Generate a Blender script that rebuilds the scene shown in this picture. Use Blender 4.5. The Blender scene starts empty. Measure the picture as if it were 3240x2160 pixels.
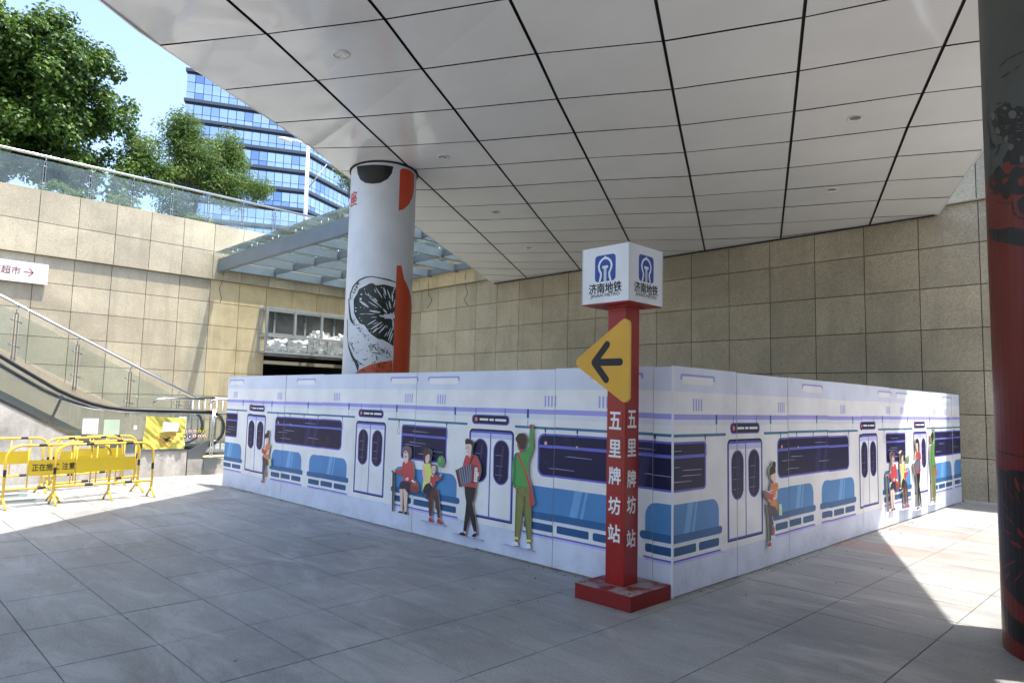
import bpy, math, random
from mathutils import Vector, Matrix
random.seed(7)
# ------------------------------------------------------------------ camera, world, sun, exposure
SC = bpy.context.scene
COL = SC.collection
cam_d = bpy.data.cameras.new("camera"); cam = bpy.data.objects.new("camera", cam_d); COL.objects.link(cam)
cam.matrix_world = Matrix(((0.703847, 0.046558, 0.708824, 3.4103), (0.709941, -0.080040, -0.699698, -5.4405),
                           (0.024158, 0.995704, -0.089390, 1.7), (0, 0, 0, 1)))
cam_d.sensor_width = 36.0; cam_d.lens = 24.066; cam_d.clip_start = 0.05; cam_d.clip_end = 2000
SC.camera = cam
SUN = Vector((0.27, 0.153, 1.0)).normalized()
world = bpy.data.worlds.new("World"); SC.world = world; world.use_nodes = True
nt = world.node_tree; nt.nodes.clear()
sky = nt.nodes.new("ShaderNodeTexSky"); sky.sky_type = 'NISHITA'; sky.sun_disc = False
sky.sun_elevation = math.asin(SUN.z); sky.sun_rotation = math.atan2(SUN.x, SUN.y)
sky.air_density = 1.0; sky.dust_density = 2.6; sky.ozone_density = 1.0
bg = nt.nodes.new("ShaderNodeBackground"); bg.inputs[1].default_value = 0.122
wo = nt.nodes.new("ShaderNodeOutputWorld"); nt.links.new(sky.outputs[0], bg.inputs[0]); nt.links.new(bg.outputs[0], wo.inputs[0])
sl = bpy.data.lights.new("sun", 'SUN'); sl.energy = 2.55; sl.angle = math.radians(0.53); sl.color = (1.0, 0.95, 0.88)
so = bpy.data.objects.new("sun", sl); COL.objects.link(so); so.rotation_euler = (-SUN).to_track_quat('-Z', 'Y').to_euler()
so.location = (20, 12, 60)
SC.view_settings.view_transform = 'Standard'; SC.view_settings.look = 'None'
SC.view_settings.exposure = 1.93; SC.view_settings.gamma = 1.0; SC.view_settings.use_curve_mapping = False
SC.cycles.max_bounces = 10; SC.cycles.diffuse_bounces = 5; SC.cycles.glossy_bounces = 4; SC.cycles.transparent_max_bounces = 16
SC.cycles.use_denoising = True; SC.cycles.sample_clamp_indirect = 6.0

# ------------------------------------------------------------------ helpers
def lin(h):
    o = []
    for i in (0, 2, 4):
        c = int(h[i:i + 2], 16) / 255.0
        o.append(c / 12.92 if c <= 0.04045 else ((c + 0.055) / 1.055) ** 2.4)
    return o
MATS = {}
def newmat(name):
    m = bpy.data.materials.new(name); m.use_nodes = True
    return m, m.node_tree, m.node_tree.nodes["Principled BSDF"]
def flat(h, rough=0.5, spec=0.5, metal=0.0, mul=1.0, bump=0.0):
    """procedural paint / print: base colour with a faint mottling"""
    key = (h, rough, spec, metal, mul, bump)
    if key in MATS: return MATS[key]
    m, t, b = newmat("paint_" + h); c = [min(0.85, v * mul) for v in lin(h)]
    n = t.nodes.new("ShaderNodeTexNoise"); n.inputs["Scale"].default_value = 2.2; n.inputs["Detail"].default_value = 5
    g = t.nodes.new("ShaderNodeNewGeometry"); t.links.new(g.outputs["Position"], n.inputs["Vector"])
    r = t.nodes.new("ShaderNodeMapRange"); r.inputs[1].default_value = 0.3; r.inputs[2].default_value = 0.7
    r.inputs[3].default_value = 0.9; r.inputs[4].default_value = 1.06
    t.links.new(n.outputs["Fac"], r.inputs[0])
    mx = t.nodes.new("ShaderNodeMix"); mx.data_type = 'RGBA'; mx.blend_type = 'MULTIPLY'; mx.inputs[0].default_value = 1.0
    mx.inputs[6].default_value = (*c, 1); t.links.new(r.outputs[0], mx.inputs[7]); t.links.new(mx.outputs[2], b.inputs["Base Color"])
    b.inputs["Roughness"].default_value = rough; b.inputs["Metallic"].default_value = metal; b.inputs["Specular IOR Level"].default_value = spec
    if bump:
        bp = t.nodes.new("ShaderNodeBump"); bp.inputs["Strength"].default_value = bump; bp.inputs["Distance"].default_value = 0.02
        n2 = t.nodes.new("ShaderNodeTexNoise"); n2.inputs["Scale"].default_value = 9; t.links.new(g.outputs["Position"], n2.inputs["Vector"])
        t.links.new(n2.outputs["Fac"], bp.inputs["Height"]); t.links.new(bp.outputs[0], b.inputs["Normal"])
    MATS[key] = m
    return m
def speckle(name, dark, mid, light, scale, rough, tint=0.25, stain=0.35, stain_scale=0.5, bump=0.06):
    """stone: fine grains, per-piece tone, large stains"""
    m, t, b = newmat(name); N = t.nodes.new; L = t.links.new
    g = N("ShaderNodeNewGeometry"); oi = N("ShaderNodeObjectInfo")
    n = N("ShaderNodeTexNoise"); n.inputs["Scale"].default_value = scale; n.inputs["Detail"].default_value = 3; n.inputs["Roughness"].default_value = 0.8
    L(g.outputs["Position"], n.inputs["Vector"])
    cr = N("ShaderNodeValToRGB"); e = cr.color_ramp.elements; e[0].position = 0.30; e[0].color = (*dark, 1); e[1].position = 0.70; e[1].color = (*light, 1)
    k = e.new(0.5); k.color = (*mid, 1); L(n.outputs["Fac"], cr.inputs[0])
    ad = N("ShaderNodeMath"); ad.operation = 'ADD'; L(oi.outputs["Random"], ad.inputs[0]); L(g.outputs["Random Per Island"], ad.inputs[1])
    fr = N("ShaderNodeMath"); fr.operation = 'FRACT'; L(ad.outputs[0], fr.inputs[0])
    mr = N("ShaderNodeMapRange"); mr.inputs[3].default_value = 1 - tint; mr.inputs[4].default_value = 1 + tint; L(fr.outputs[0], mr.inputs[0])
    s = N("ShaderNodeTexNoise"); s.inputs["Scale"].default_value = stain_scale; s.inputs["Detail"].default_value = 7; s.inputs["Roughness"].default_value = 0.62
    s.inputs["Distortion"].default_value = 0.6
    L(g.outputs["Position"], s.inputs["Vector"])
    sr = N("ShaderNodeMapRange"); sr.inputs[1].default_value = 0.33; sr.inputs[2].default_value = 0.66; sr.inputs[3].default_value = 1 - stain; sr.inputs[4].default_value = 1 + stain * 0.35
    L(s.outputs["Fac"], sr.inputs[0])
    mm = N("ShaderNodeMath"); mm.operation = 'MULTIPLY'; L(mr.outputs[0], mm.inputs[0]); L(sr.outputs[0], mm.inputs[1])
    mx = N("ShaderNodeMix"); mx.data_type = 'RGBA'; mx.blend_type = 'MULTIPLY'; mx.inputs[0].default_value = 1
    L(cr.outputs[0], mx.inputs[6]); L(mm.outputs[0], mx.inputs[7]); L(mx.outputs[2], b.inputs["Base Color"])
    rr = N("ShaderNodeMapRange"); rr.inputs[3].default_value = rough - 0.12; rr.inputs[4].default_value = rough + 0.12; L(s.outputs["Fac"], rr.inputs[0]); L(rr.outputs[0], b.inputs["Roughness"])
    bp = N("ShaderNodeBump"); bp.inputs["Strength"].default_value = bump; bp.inputs["Distance"].default_value = 0.01; L(n.outputs["Fac"], bp.inputs["Height"]); L(bp.outputs[0], b.inputs["Normal"])
    return m
def glass(name, tint, rough=0.02, alpha=0.78):
    m = bpy.data.materials.new(name); m.use_nodes = True; t = m.node_tree; t.nodes.clear(); N = t.nodes.new; L = t.links.new
    o = N("ShaderNodeOutputMaterial"); tr = N("ShaderNodeBsdfTransparent"); tr.inputs[0].default_value = (*tint, 1)
    gl = N("ShaderNodeBsdfGlossy"); gl.inputs["Roughness"].default_value = rough; gl.inputs[0].default_value = (0.9, 0.95, 0.95, 1)
    df = N("ShaderNodeBsdfDiffuse"); df.inputs[0].default_value = (0.45, 0.52, 0.50, 1)
    nz = N("ShaderNodeTexNoise"); nz.inputs["Scale"].default_value = 1.3; nz.inputs["Detail"].default_value = 6
    g = N("ShaderNodeNewGeometry"); L(g.outputs["Position"], nz.inputs["Vector"])
    dm = N("ShaderNodeMapRange"); dm.inputs[1].default_value = 0.35; dm.inputs[2].default_value = 0.75; dm.inputs[3].default_value = 0.02; dm.inputs[4].default_value = 1 - alpha
    L(nz.outputs["Fac"], dm.inputs[0])
    fr = N("ShaderNodeFresnel"); fr.inputs[0].default_value = 1.45
    m1 = N("ShaderNodeMixShader"); L(fr.outputs[0], m1.inputs[0]); L(tr.outputs[0], m1.inputs[1]); L(gl.outputs[0], m1.inputs[2])
    m2 = N("ShaderNodeMixShader"); L(dm.outputs[0], m2.inputs[0]); L(m1.outputs[0], m2.inputs[1]); L(df.outputs[0], m2.inputs[2])
    L(m2.outputs[0], o.inputs[0])
    return m
class MB:
    def __init__(s): s.v = []; s.f = []; s.m = []; s.mats = []; s.sm = []
    def mi(s, mat):
        if mat not in s.mats: s.mats.append(mat)
        return s.mats.index(mat)
    def add(s, vs, fs, mat, smooth=False):
        o = len(s.v); s.v += [tuple(v) for v in vs]; i = s.mi(mat)
        for f in fs: s.f.append(tuple(o + k for k in f)); s.m.append(i); s.sm.append(smooth)
    def box(s, a, b, mat, M=None):
        x0, y0, z0 = a; x1, y1, z1 = b
        vs = [(x0, y0, z0), (x1, y0, z0), (x1, y1, z0), (x0, y1, z0), (x0, y0, z1), (x1, y0, z1), (x1, y1, z1), (x0, y1, z1)]
        if M is not None: vs = [M @ Vector(v) for v in vs]
        s.add(vs, [(0, 3, 2, 1), (4, 5, 6, 7), (0, 1, 5, 4), (1, 2, 6, 5), (2, 3, 7, 6), (3, 0, 4, 7)], mat)
    def tube(s, pts, r, mat, seg=8, caps=True, closed=False):
        pts = [Vector(p) for p in pts]; n = len(pts); rings = []
        up = None
        for i, p in enumerate(pts):
            d = (pts[min(i + 1, n - 1)] - pts[max(i - 1, 0)]).normalized()
            if up is None or abs(up.dot(d)) > 0.98: up = Vector((0, 0, 1)) if abs(d.z) < 0.9 else Vector((1, 0, 0))
            a = d.cross(up).normalized(); b2 = a.cross(d).normalized(); up = b2
            rr = r[i] if isinstance(r, (list, tuple)) else r
            rings.append([p + (a * math.cos(2 * math.pi * k / seg) + b2 * math.sin(2 * math.pi * k / seg)) * rr for k in range(seg)])
        vs = [v for ring in rings for v in ring]; fs = []
        for i in range(n - 1):
            for k in range(seg):
                k2 = (k + 1) % seg; fs.append((i * seg + k, i * seg + k2, (i + 1) * seg + k2, (i + 1) * seg + k))
        if caps: fs += [tuple(range(seg))[::-1], tuple(range((n - 1) * seg, n * seg))]
        s.add(vs, fs, mat, True)
    def prism(s, pts, f, d0, d1, mat, side=None, back=True):
        """2-D polygon pts extruded between depths d0 (back) and d1 (front); f(u,v,d) gives world points"""
        n = len(pts); A = sum(pts[i][0] * pts[(i + 1) % n][1] - pts[(i + 1) % n][0] * pts[i][1] for i in range(n))
        if A < 0: pts = pts[::-1]
        vs = [f(u, v, d1) for u, v in pts] + [f(u, v, d0) for u, v in pts]
        s.add(vs, [tuple(range(n))], mat)
        s.add(vs, [(i, n + i, n + (i + 1) % n, (i + 1) % n) for i in range(n)], side or mat)
        if back: s.add(vs, [tuple(range(n, 2 * n))[::-1]], side or mat)
    def build(s, name, parent=None):
        me = bpy.data.meshes.new(name); me.from_pydata(s.v, [], s.f); 
        for m in s.mats: me.materials.append(m)
        me.polygons.foreach_set("material_index", s.m); me.polygons.foreach_set("use_smooth", s.sm); me.update()
        return link(name, me, parent)
ORG = {}
def link(name, data, parent=None):
    o = bpy.data.objects.new(name, data); COL.objects.link(o)
    if parent is not None:
        o.parent = parent
        if parent.name in ORG: o.matrix_parent_inverse = Matrix.Translation(-Vector(ORG[parent.name]))
    return o
def thing(name, label, cat, loc=(0, 0, 0), group=None):
    o = bpy.data.objects.new(name, None); COL.objects.link(o); o.location = loc; o["label"] = label; o["category"] = cat
    ORG[o.name] = tuple(loc); o.empty_display_size = 0.2
    if group: o["group"] = group
    return o
def tag(o, label, cat, group=None):
    o["label"] = label; o["category"] = cat
    if group: o["group"] = group
    return o
def struct(o): o["kind"] = "structure"; return o
def copy_tree(root, loc, rotz=0.0, label=None):
    r = root.copy(); COL.objects.link(r); r.location = loc; r.rotation_euler = (0, 0, rotz)
    if label: r["label"] = label
    def rec(a, b):
        for ch in list(a.children):
            c = ch.copy(); COL.objects.link(c); c.parent = b; rec(ch, c)
    rec(root, r)
    return r
def boxpart(name, a, b, mat, parent):
    m = MB(); m.box(a, b, mat); return m.build(name, parent)
def tubepart(name, pts, r, mat, parent, seg=8):
    m = MB(); m.tube(pts, r, mat, seg); return m.build(name, parent)
def text_polys(body, size, bold=0.0, spacing=1.0):
    """text outline as a flat mesh (verts 2-D, faces), centred"""
    cu = bpy.data.curves.new("txt", 'FONT'); cu.body = body; cu.size = size; cu.offset = bold; cu.align_x = 'CENTER'; cu.align_y = 'CENTER'; cu.resolution_u = 3
    cu.space_character = spacing
    ob = bpy.data.objects.new("txt", cu); COL.objects.link(ob)
    dg = bpy.context.evaluated_depsgraph_get(); me = bpy.data.meshes.new_from_object(ob.evaluated_get(dg))
    v = [(p.co.x, p.co.y) for p in me.vertices]; f = [tuple(p.vertices) for p in me.polygons]
    bpy.data.objects.remove(ob); bpy.data.curves.remove(cu); bpy.data.meshes.remove(me)
    if v:
        x0 = min(p[0] for p in v); x1 = max(p[0] for p in v); y0 = min(p[1] for p in v); y1 = max(p[1] for p in v)
        v = [(p[0] - (x0 + x1) / 2, p[1] - (y0 + y1) / 2) for p in v]
    return v, f
def text_part(name, body, size, f, mat, parent, bold=0.0, spacing=1.0, width=None, height=None):
    """flat lettering; bold repeats the glyphs with small shifts, each a hair further out"""
    v, fs = text_polys(body, size, 0.0, spacing)
    if width and v:
        w = max(p[0] for p in v) - min(p[0] for p in v); h = max(p[1] for p in v) - min(p[1] for p in v)
        sx = width / w; sy = (height / h) if height else sx
        v = [(p[0] * sx, p[1] * sy) for p in v]
    o0 = Vector(f(0, 0)); nn = (Vector(f(1e-3, 0)) - o0).cross(Vector(f(0, 1e-3)) - o0).normalized()
    m = MB()
    for k, (du, dv) in enumerate([(0, 0)] if not bold else [(0, 0), (bold, 0), (-bold, 0), (0, bold), (0, -bold)]):
        m.add([Vector(f(a + du, b + dv)) + nn * 0.00015 * k for a, b in v], fs, mat)
    return m.build(name, parent)

# ------------------------------------------------------------------ materials
def pavemat(name, dark, mid, light):
    """worn grey granite slabs: grain, streaky dirt, pale scuffs, dark drips"""
    m = speckle(name, dark, mid, light, 60, 0.46, 0.045, 0.36, 0.35, 0.05); t = m.node_tree; N = t.nodes.new; L = t.links.new; b = t.nodes["Principled BSDF"]
    src = b.inputs["Base Color"].links[0].from_socket; g = N("ShaderNodeNewGeometry")
    mp = N("ShaderNodeMapping"); mp.inputs["Scale"].default_value = (0.5, 1.5, 1); mp.inputs["Rotation"].default_value = (0, 0, 0.5); L(g.outputs["Position"], mp.inputs[0])
    n = N("ShaderNodeTexNoise"); n.inputs["Scale"].default_value = 1.7; n.inputs["Detail"].default_value = 9; n.inputs["Roughness"].default_value = 0.72; n.inputs["Distortion"].default_value = 0.9; L(mp.outputs[0], n.inputs["Vector"])
    r = N("ShaderNodeMapRange"); r.inputs[1].default_value = 0.50; r.inputs[2].default_value = 0.68; r.inputs[3].default_value = 0; r.inputs[4].default_value = 0.62; L(n.outputs["Fac"], r.inputs[0])
    mx = N("ShaderNodeMix"); mx.data_type = 'RGBA'; mx.inputs[7].default_value = (0.50, 0.50, 0.475, 1); L(r.outputs[0], mx.inputs[0]); L(src, mx.inputs[6])
    r2 = N("ShaderNodeMapRange"); r2.inputs[1].default_value = 0.46; r2.inputs[2].default_value = 0.30; r2.inputs[3].default_value = 0; r2.inputs[4].default_value = 0.60; L(n.outputs["Fac"], r2.inputs[0])
    m2 = N("ShaderNodeMix"); m2.data_type = 'RGBA'; m2.inputs[7].default_value = (0.165, 0.162, 0.152, 1); L(r2.outputs[0], m2.inputs[0]); L(mx.outputs[2], m2.inputs[6])
    v = N("ShaderNodeTexVoronoi"); v.inputs["Scale"].default_value = 1.9; L(g.outputs["Position"], v.inputs["Vector"])
    r3 = N("ShaderNodeMapRange"); r3.inputs[1].default_value = 0.034; r3.inputs[2].default_value = 0.022; r3.inputs[3].default_value = 0; r3.inputs[4].default_value = 0.75; L(v.outputs["Distance"], r3.inputs[0])
    m3 = N("ShaderNodeMix"); m3.data_type = 'RGBA'; m3.inputs[7].default_value = (0.05, 0.05, 0.05, 1); L(r3.outputs[0], m3.inputs[0]); L(m2.outputs[2], m3.inputs[6]); L(m3.outputs[2], b.inputs["Base Color"]); b.inputs["Specular IOR Level"].default_value = 0.35
    return m
M_PAVE = pavemat("granite_paving", (0.25, 0.253, 0.245), (0.34, 0.343, 0.33), (0.42, 0.42, 0.405))
M_PAVEPINK = speckle("pink_paving", (0.30, 0.22, 0.19), (0.38, 0.29, 0.26), (0.46, 0.36, 0.33), 70, 0.5, 0.08, 0.25, 0.9, 0.03)
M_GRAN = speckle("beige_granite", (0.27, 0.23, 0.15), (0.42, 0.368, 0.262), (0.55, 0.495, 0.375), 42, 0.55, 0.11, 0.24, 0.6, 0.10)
def streak(m, amt, tone):
    """rain streaks running down the face"""
    t = m.node_tree; N = t.nodes.new; L = t.links.new; b = t.nodes["Principled BSDF"]; src = b.inputs["Base Color"].links[0].from_socket; g = N("ShaderNodeNewGeometry")
    mp = N("ShaderNodeMapping"); mp.inputs["Scale"].default_value = (2.6, 2.6, 0.16); L(g.outputs["Position"], mp.inputs[0])
    n = N("ShaderNodeTexNoise"); n.inputs["Scale"].default_value = 1.5; n.inputs["Detail"].default_value = 7; n.inputs["Roughness"].default_value = 0.65; L(mp.outputs[0], n.inputs["Vector"])
    r = N("ShaderNodeMapRange"); r.inputs[1].default_value = 0.52; r.inputs[2].default_value = 0.72; r.inputs[3].default_value = 0; r.inputs[4].default_value = amt; L(n.outputs["Fac"], r.inputs[0])
    mx = N("ShaderNodeMix"); mx.data_type = 'RGBA'; mx.inputs[7].default_value = (*tone, 1); L(r.outputs[0], mx.inputs[0]); L(src, mx.inputs[6]); L(mx.outputs[2], b.inputs["Base Color"])
    return m
streak(M_GRAN, 0.55, (0.27, 0.245, 0.19))
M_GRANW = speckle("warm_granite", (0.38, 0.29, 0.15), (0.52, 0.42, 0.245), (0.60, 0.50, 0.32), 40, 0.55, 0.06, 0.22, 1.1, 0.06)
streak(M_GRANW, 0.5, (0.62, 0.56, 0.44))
M_CONC = speckle("pale_concrete", (0.36, 0.345, 0.32), (0.43, 0.415, 0.385), (0.48, 0.465, 0.435), 25, 0.7, 0.05, 0.42, 1.6, 0.05)
streak(M_CONC, 0.6, (0.24, 0.22, 0.19))
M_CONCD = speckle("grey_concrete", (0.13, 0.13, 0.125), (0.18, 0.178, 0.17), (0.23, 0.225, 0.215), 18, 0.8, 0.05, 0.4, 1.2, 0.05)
M_JOINT = flat('38352d', 0.9); M_BLACK = flat('0a0a0b', 0.5); M_DARK = flat('1a1a1b', 0.7)
M_STEEL = flat('c6c8c8', 0.22, 0.5, 1.0); M_STEELD = flat('8b8f92', 0.35, 0.5, 0.8); M_GREYST = flat('707d88', 0.42, 0.5, 0.25)
M_ALU = flat('b4b9bc', 0.38, 0.5, 0.55); M_RUBBER = flat('121214', 0.38)
M_GLASS = glass("rail_glass", (0.89, 0.93, 0.91), 0.02, 0.84); M_GLASSE = glass("escalator_glass", (0.95, 0.965, 0.96), 0.02, 0.92)
M_GLASSC = glass("canopy_glass", (0.92, 0.95, 0.96), 0.03, 0.93)
M_RED = flat('97110f', 0.34); M_YEL = flat('d9a326', 0.4); M_FENCE = flat('d6b23e', 0.42, 0.5); M_FPLATE = flat('a8931f', 0.5)
M_WHITE = flat('e9ebef', 0.4); M_BLUE = flat('0b3f9c', 0.4); M_INK = flat('17181c', 0.6)
# traced print outlines: (part, colour, flat list of coordinate pairs in metres / radians)
TR_OLD=[
('leg','d8b3a6',[5.837,0.542,5.883,0.254,5.920,0.255,5.911,0.528,5.896,0.548]),
('leg','d8b3a6',[5.917,0.550,5.966,0.261,6.008,0.266,6.017,0.511,5.992,0.552]),
('shoe','1e1416',[5.819,0.233,5.845,0.255,5.888,0.259,5.915,0.258,5.932,0.235,5.873,0.234]),
('shoe','1e1416',[5.959,0.232,5.970,0.262,6.000,0.256,6.020,0.271,6.038,0.233,5.996,0.231]),
('handbag','7d3a34',[6.059,0.645,6.099,0.680,6.139,0.702,6.187,0.670,6.235,0.644,6.253,0.555,6.231,0.534,6.181,0.526,6.077,0.527]),
('skirt','1b1838',[5.895,0.648,5.858,0.632,5.834,0.585,5.829,0.547,5.848,0.540,5.907,0.549,5.965,0.552,5.999,0.521,6.057,0.522,6.077,0.530,6.075,0.641,6.048,0.656]),
('bag_flap','a34a3c',[6.101,0.649,6.188,0.655,6.235,0.644,6.237,0.614,6.119,0.608]),
('bag_lining','e6dcd8',[6.099,0.680,6.119,0.691,6.183,0.660,6.181,0.651,6.106,0.656]),
('sweater','ad3c42',[5.921,0.910,5.895,0.886,5.878,0.816,5.853,0.788,5.728,0.781,5.730,0.752,5.753,0.739,5.841,0.718,5.905,0.743,5.916,0.650,6.069,0.652,6.098,0.692,6.144,0.703,6.148,0.764,6.124,0.861,6.095,0.908,6.052,0.926,6.010,0.920,5.971,0.880]),
('hand','dcb6ab',[5.962,0.682,6.003,0.708,6.037,0.702,6.036,0.677,5.995,0.661]),
('hair','6a4c5c',[5.899,0.993,5.879,1.005,5.873,1.067,5.893,1.091,5.946,1.105,5.999,1.104,6.042,1.084,6.060,1.048,6.063,1.005,6.050,0.960,6.020,0.933,6.007,0.970,6.011,1.001,5.971,1.036,5.918,1.026]),
('face','dcb6ab',[5.904,1.006,5.901,0.968,5.923,0.929,5.929,0.901,5.960,0.879,5.986,0.887,6.011,0.914,6.016,0.964,6.011,1.001,5.962,1.020]),
('headband','dcd2e6',[5.906,1.016,5.944,1.044,5.976,1.040,6.011,1.001,6.006,0.995,5.972,1.027,5.945,1.033,5.914,1.012]),
('hand','dcb6ab',[5.668,0.766,5.695,0.781,5.728,0.778,5.730,0.749,5.691,0.746]),
('cane','23222c',[5.674,0.754,5.705,0.754,5.719,0.236,5.694,0.235]),
('cane_handle','15141c',[5.652,0.752,5.662,0.764,5.690,0.767,5.691,0.749,5.658,0.743]),
('face_detail','4a3436',[5.913,0.976,5.977,0.978,5.977,0.974,5.913,0.972]),
('face_detail','4a3436',[5.943,0.971,5.977,0.973,5.974,0.958,5.950,0.954,5.955,0.960,5.968,0.962,5.971,0.968,5.944,0.968]),
]
TR_MOM=[
('leg','4b2c2f',[6.534,0.626,6.488,0.580,6.456,0.541,6.454,0.487,6.472,0.340,6.484,0.274,6.530,0.274,6.543,0.379,6.545,0.515,6.558,0.540,6.597,0.444,6.637,0.332,6.649,0.272,6.695,0.278,6.687,0.367,6.660,0.510,6.642,0.590,6.616,0.617,6.573,0.630]),
('shoe','a8322f',[6.475,0.210,6.481,0.253,6.507,0.265,6.556,0.229,6.536,0.210]),
('shoe','a8322f',[6.642,0.212,6.648,0.259,6.681,0.269,6.750,0.227,6.730,0.211]),
('blouse','d3d46a',[6.345,0.912,6.321,0.895,6.318,0.779,6.343,0.703,6.333,0.612,6.340,0.576,6.358,0.608,6.395,0.651,6.472,0.686,6.515,0.791,6.498,0.843,6.469,0.913,6.449,0.923,6.410,0.908]),
('arm','dcb6ab',[6.323,0.895,6.319,0.828,6.329,0.756,6.343,0.703,6.472,0.686,6.524,0.643,6.537,0.653,6.517,0.678,6.481,0.698,6.401,0.727,6.374,0.772,6.367,0.832,6.346,0.900]),
('child_trousers','141c2c',[6.395,0.654,6.463,0.682,6.533,0.644,6.543,0.633,6.507,0.588,6.471,0.542,6.449,0.498,6.435,0.479,6.432,0.538,6.382,0.533,6.346,0.565,6.358,0.614]),
('child_shoe','101014',[6.313,0.531,6.342,0.540,6.378,0.523,6.374,0.511]),
('child_shoe','101014',[6.390,0.485,6.434,0.496,6.452,0.487,6.451,0.470]),
('child_sweater','ad3c42',[6.488,0.753,6.525,0.789,6.573,0.796,6.633,0.760,6.679,0.785,6.702,0.784,6.690,0.754,6.635,0.716,6.592,0.721,6.588,0.691,6.558,0.638,6.538,0.650,6.512,0.678,6.482,0.692]),
('hair','3e2b2c',[6.324,1.029,6.326,1.066,6.365,1.096,6.419,1.105,6.469,1.090,6.489,1.058,6.483,1.016,6.475,0.979,6.468,0.943,6.434,0.922,6.380,0.918,6.350,0.912,6.330,0.956]),
('face','dcb6ab',[6.383,1.009,6.374,0.972,6.380,0.924,6.415,0.909,6.434,0.925,6.452,0.951,6.465,0.991,6.455,1.039,6.414,1.023]),
('child_face','dcb6ab',[6.510,0.892,6.507,0.844,6.524,0.810,6.559,0.798,6.586,0.821,6.593,0.863,6.582,0.904,6.547,0.910]),
('child_hair','1a1414',[6.514,0.894,6.518,0.911,6.547,0.920,6.565,0.911,6.577,0.901,6.548,0.901]),
('hand','dcb6ab',[6.674,0.793,6.692,0.807,6.708,0.800,6.698,0.781,6.681,0.779]),
('collar','ecd2ca',[6.519,0.784,6.559,0.794,6.541,0.761,6.527,0.762]),
('face_detail','3a2626',[6.407,1.000,6.419,1.002,6.419,0.995,6.410,0.993]),
('face_detail','3a2626',[6.441,0.997,6.453,0.997,6.451,0.991,6.443,0.991]),
('face_detail','3a2626',[6.539,0.854,6.549,0.856,6.549,0.849,6.539,0.848]),
('face_detail','3a2626',[6.570,0.858,6.579,0.857,6.578,0.851,6.570,0.851]),
('balloon','3f8f4c',[6.742,0.963,6.739,0.937,6.729,0.915,6.713,0.898,6.693,0.890,6.671,0.890,6.651,0.900,6.636,0.918,6.627,0.941,6.625,0.967,6.632,0.991,6.645,1.011,6.664,1.024,6.686,1.028,6.707,1.022,6.724,1.008,6.737,0.987]),
('balloon_shine','62a868',[6.700,0.984,6.697,0.967,6.688,0.955,6.674,0.952,6.661,0.958,6.653,0.972,6.652,0.989,6.659,1.004,6.671,1.012,6.685,1.011,6.696,1.000]),
('balloon_string','8a94a8',[6.690,0.886,6.695,0.887,6.700,0.805,6.694,0.804]),
]
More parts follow.
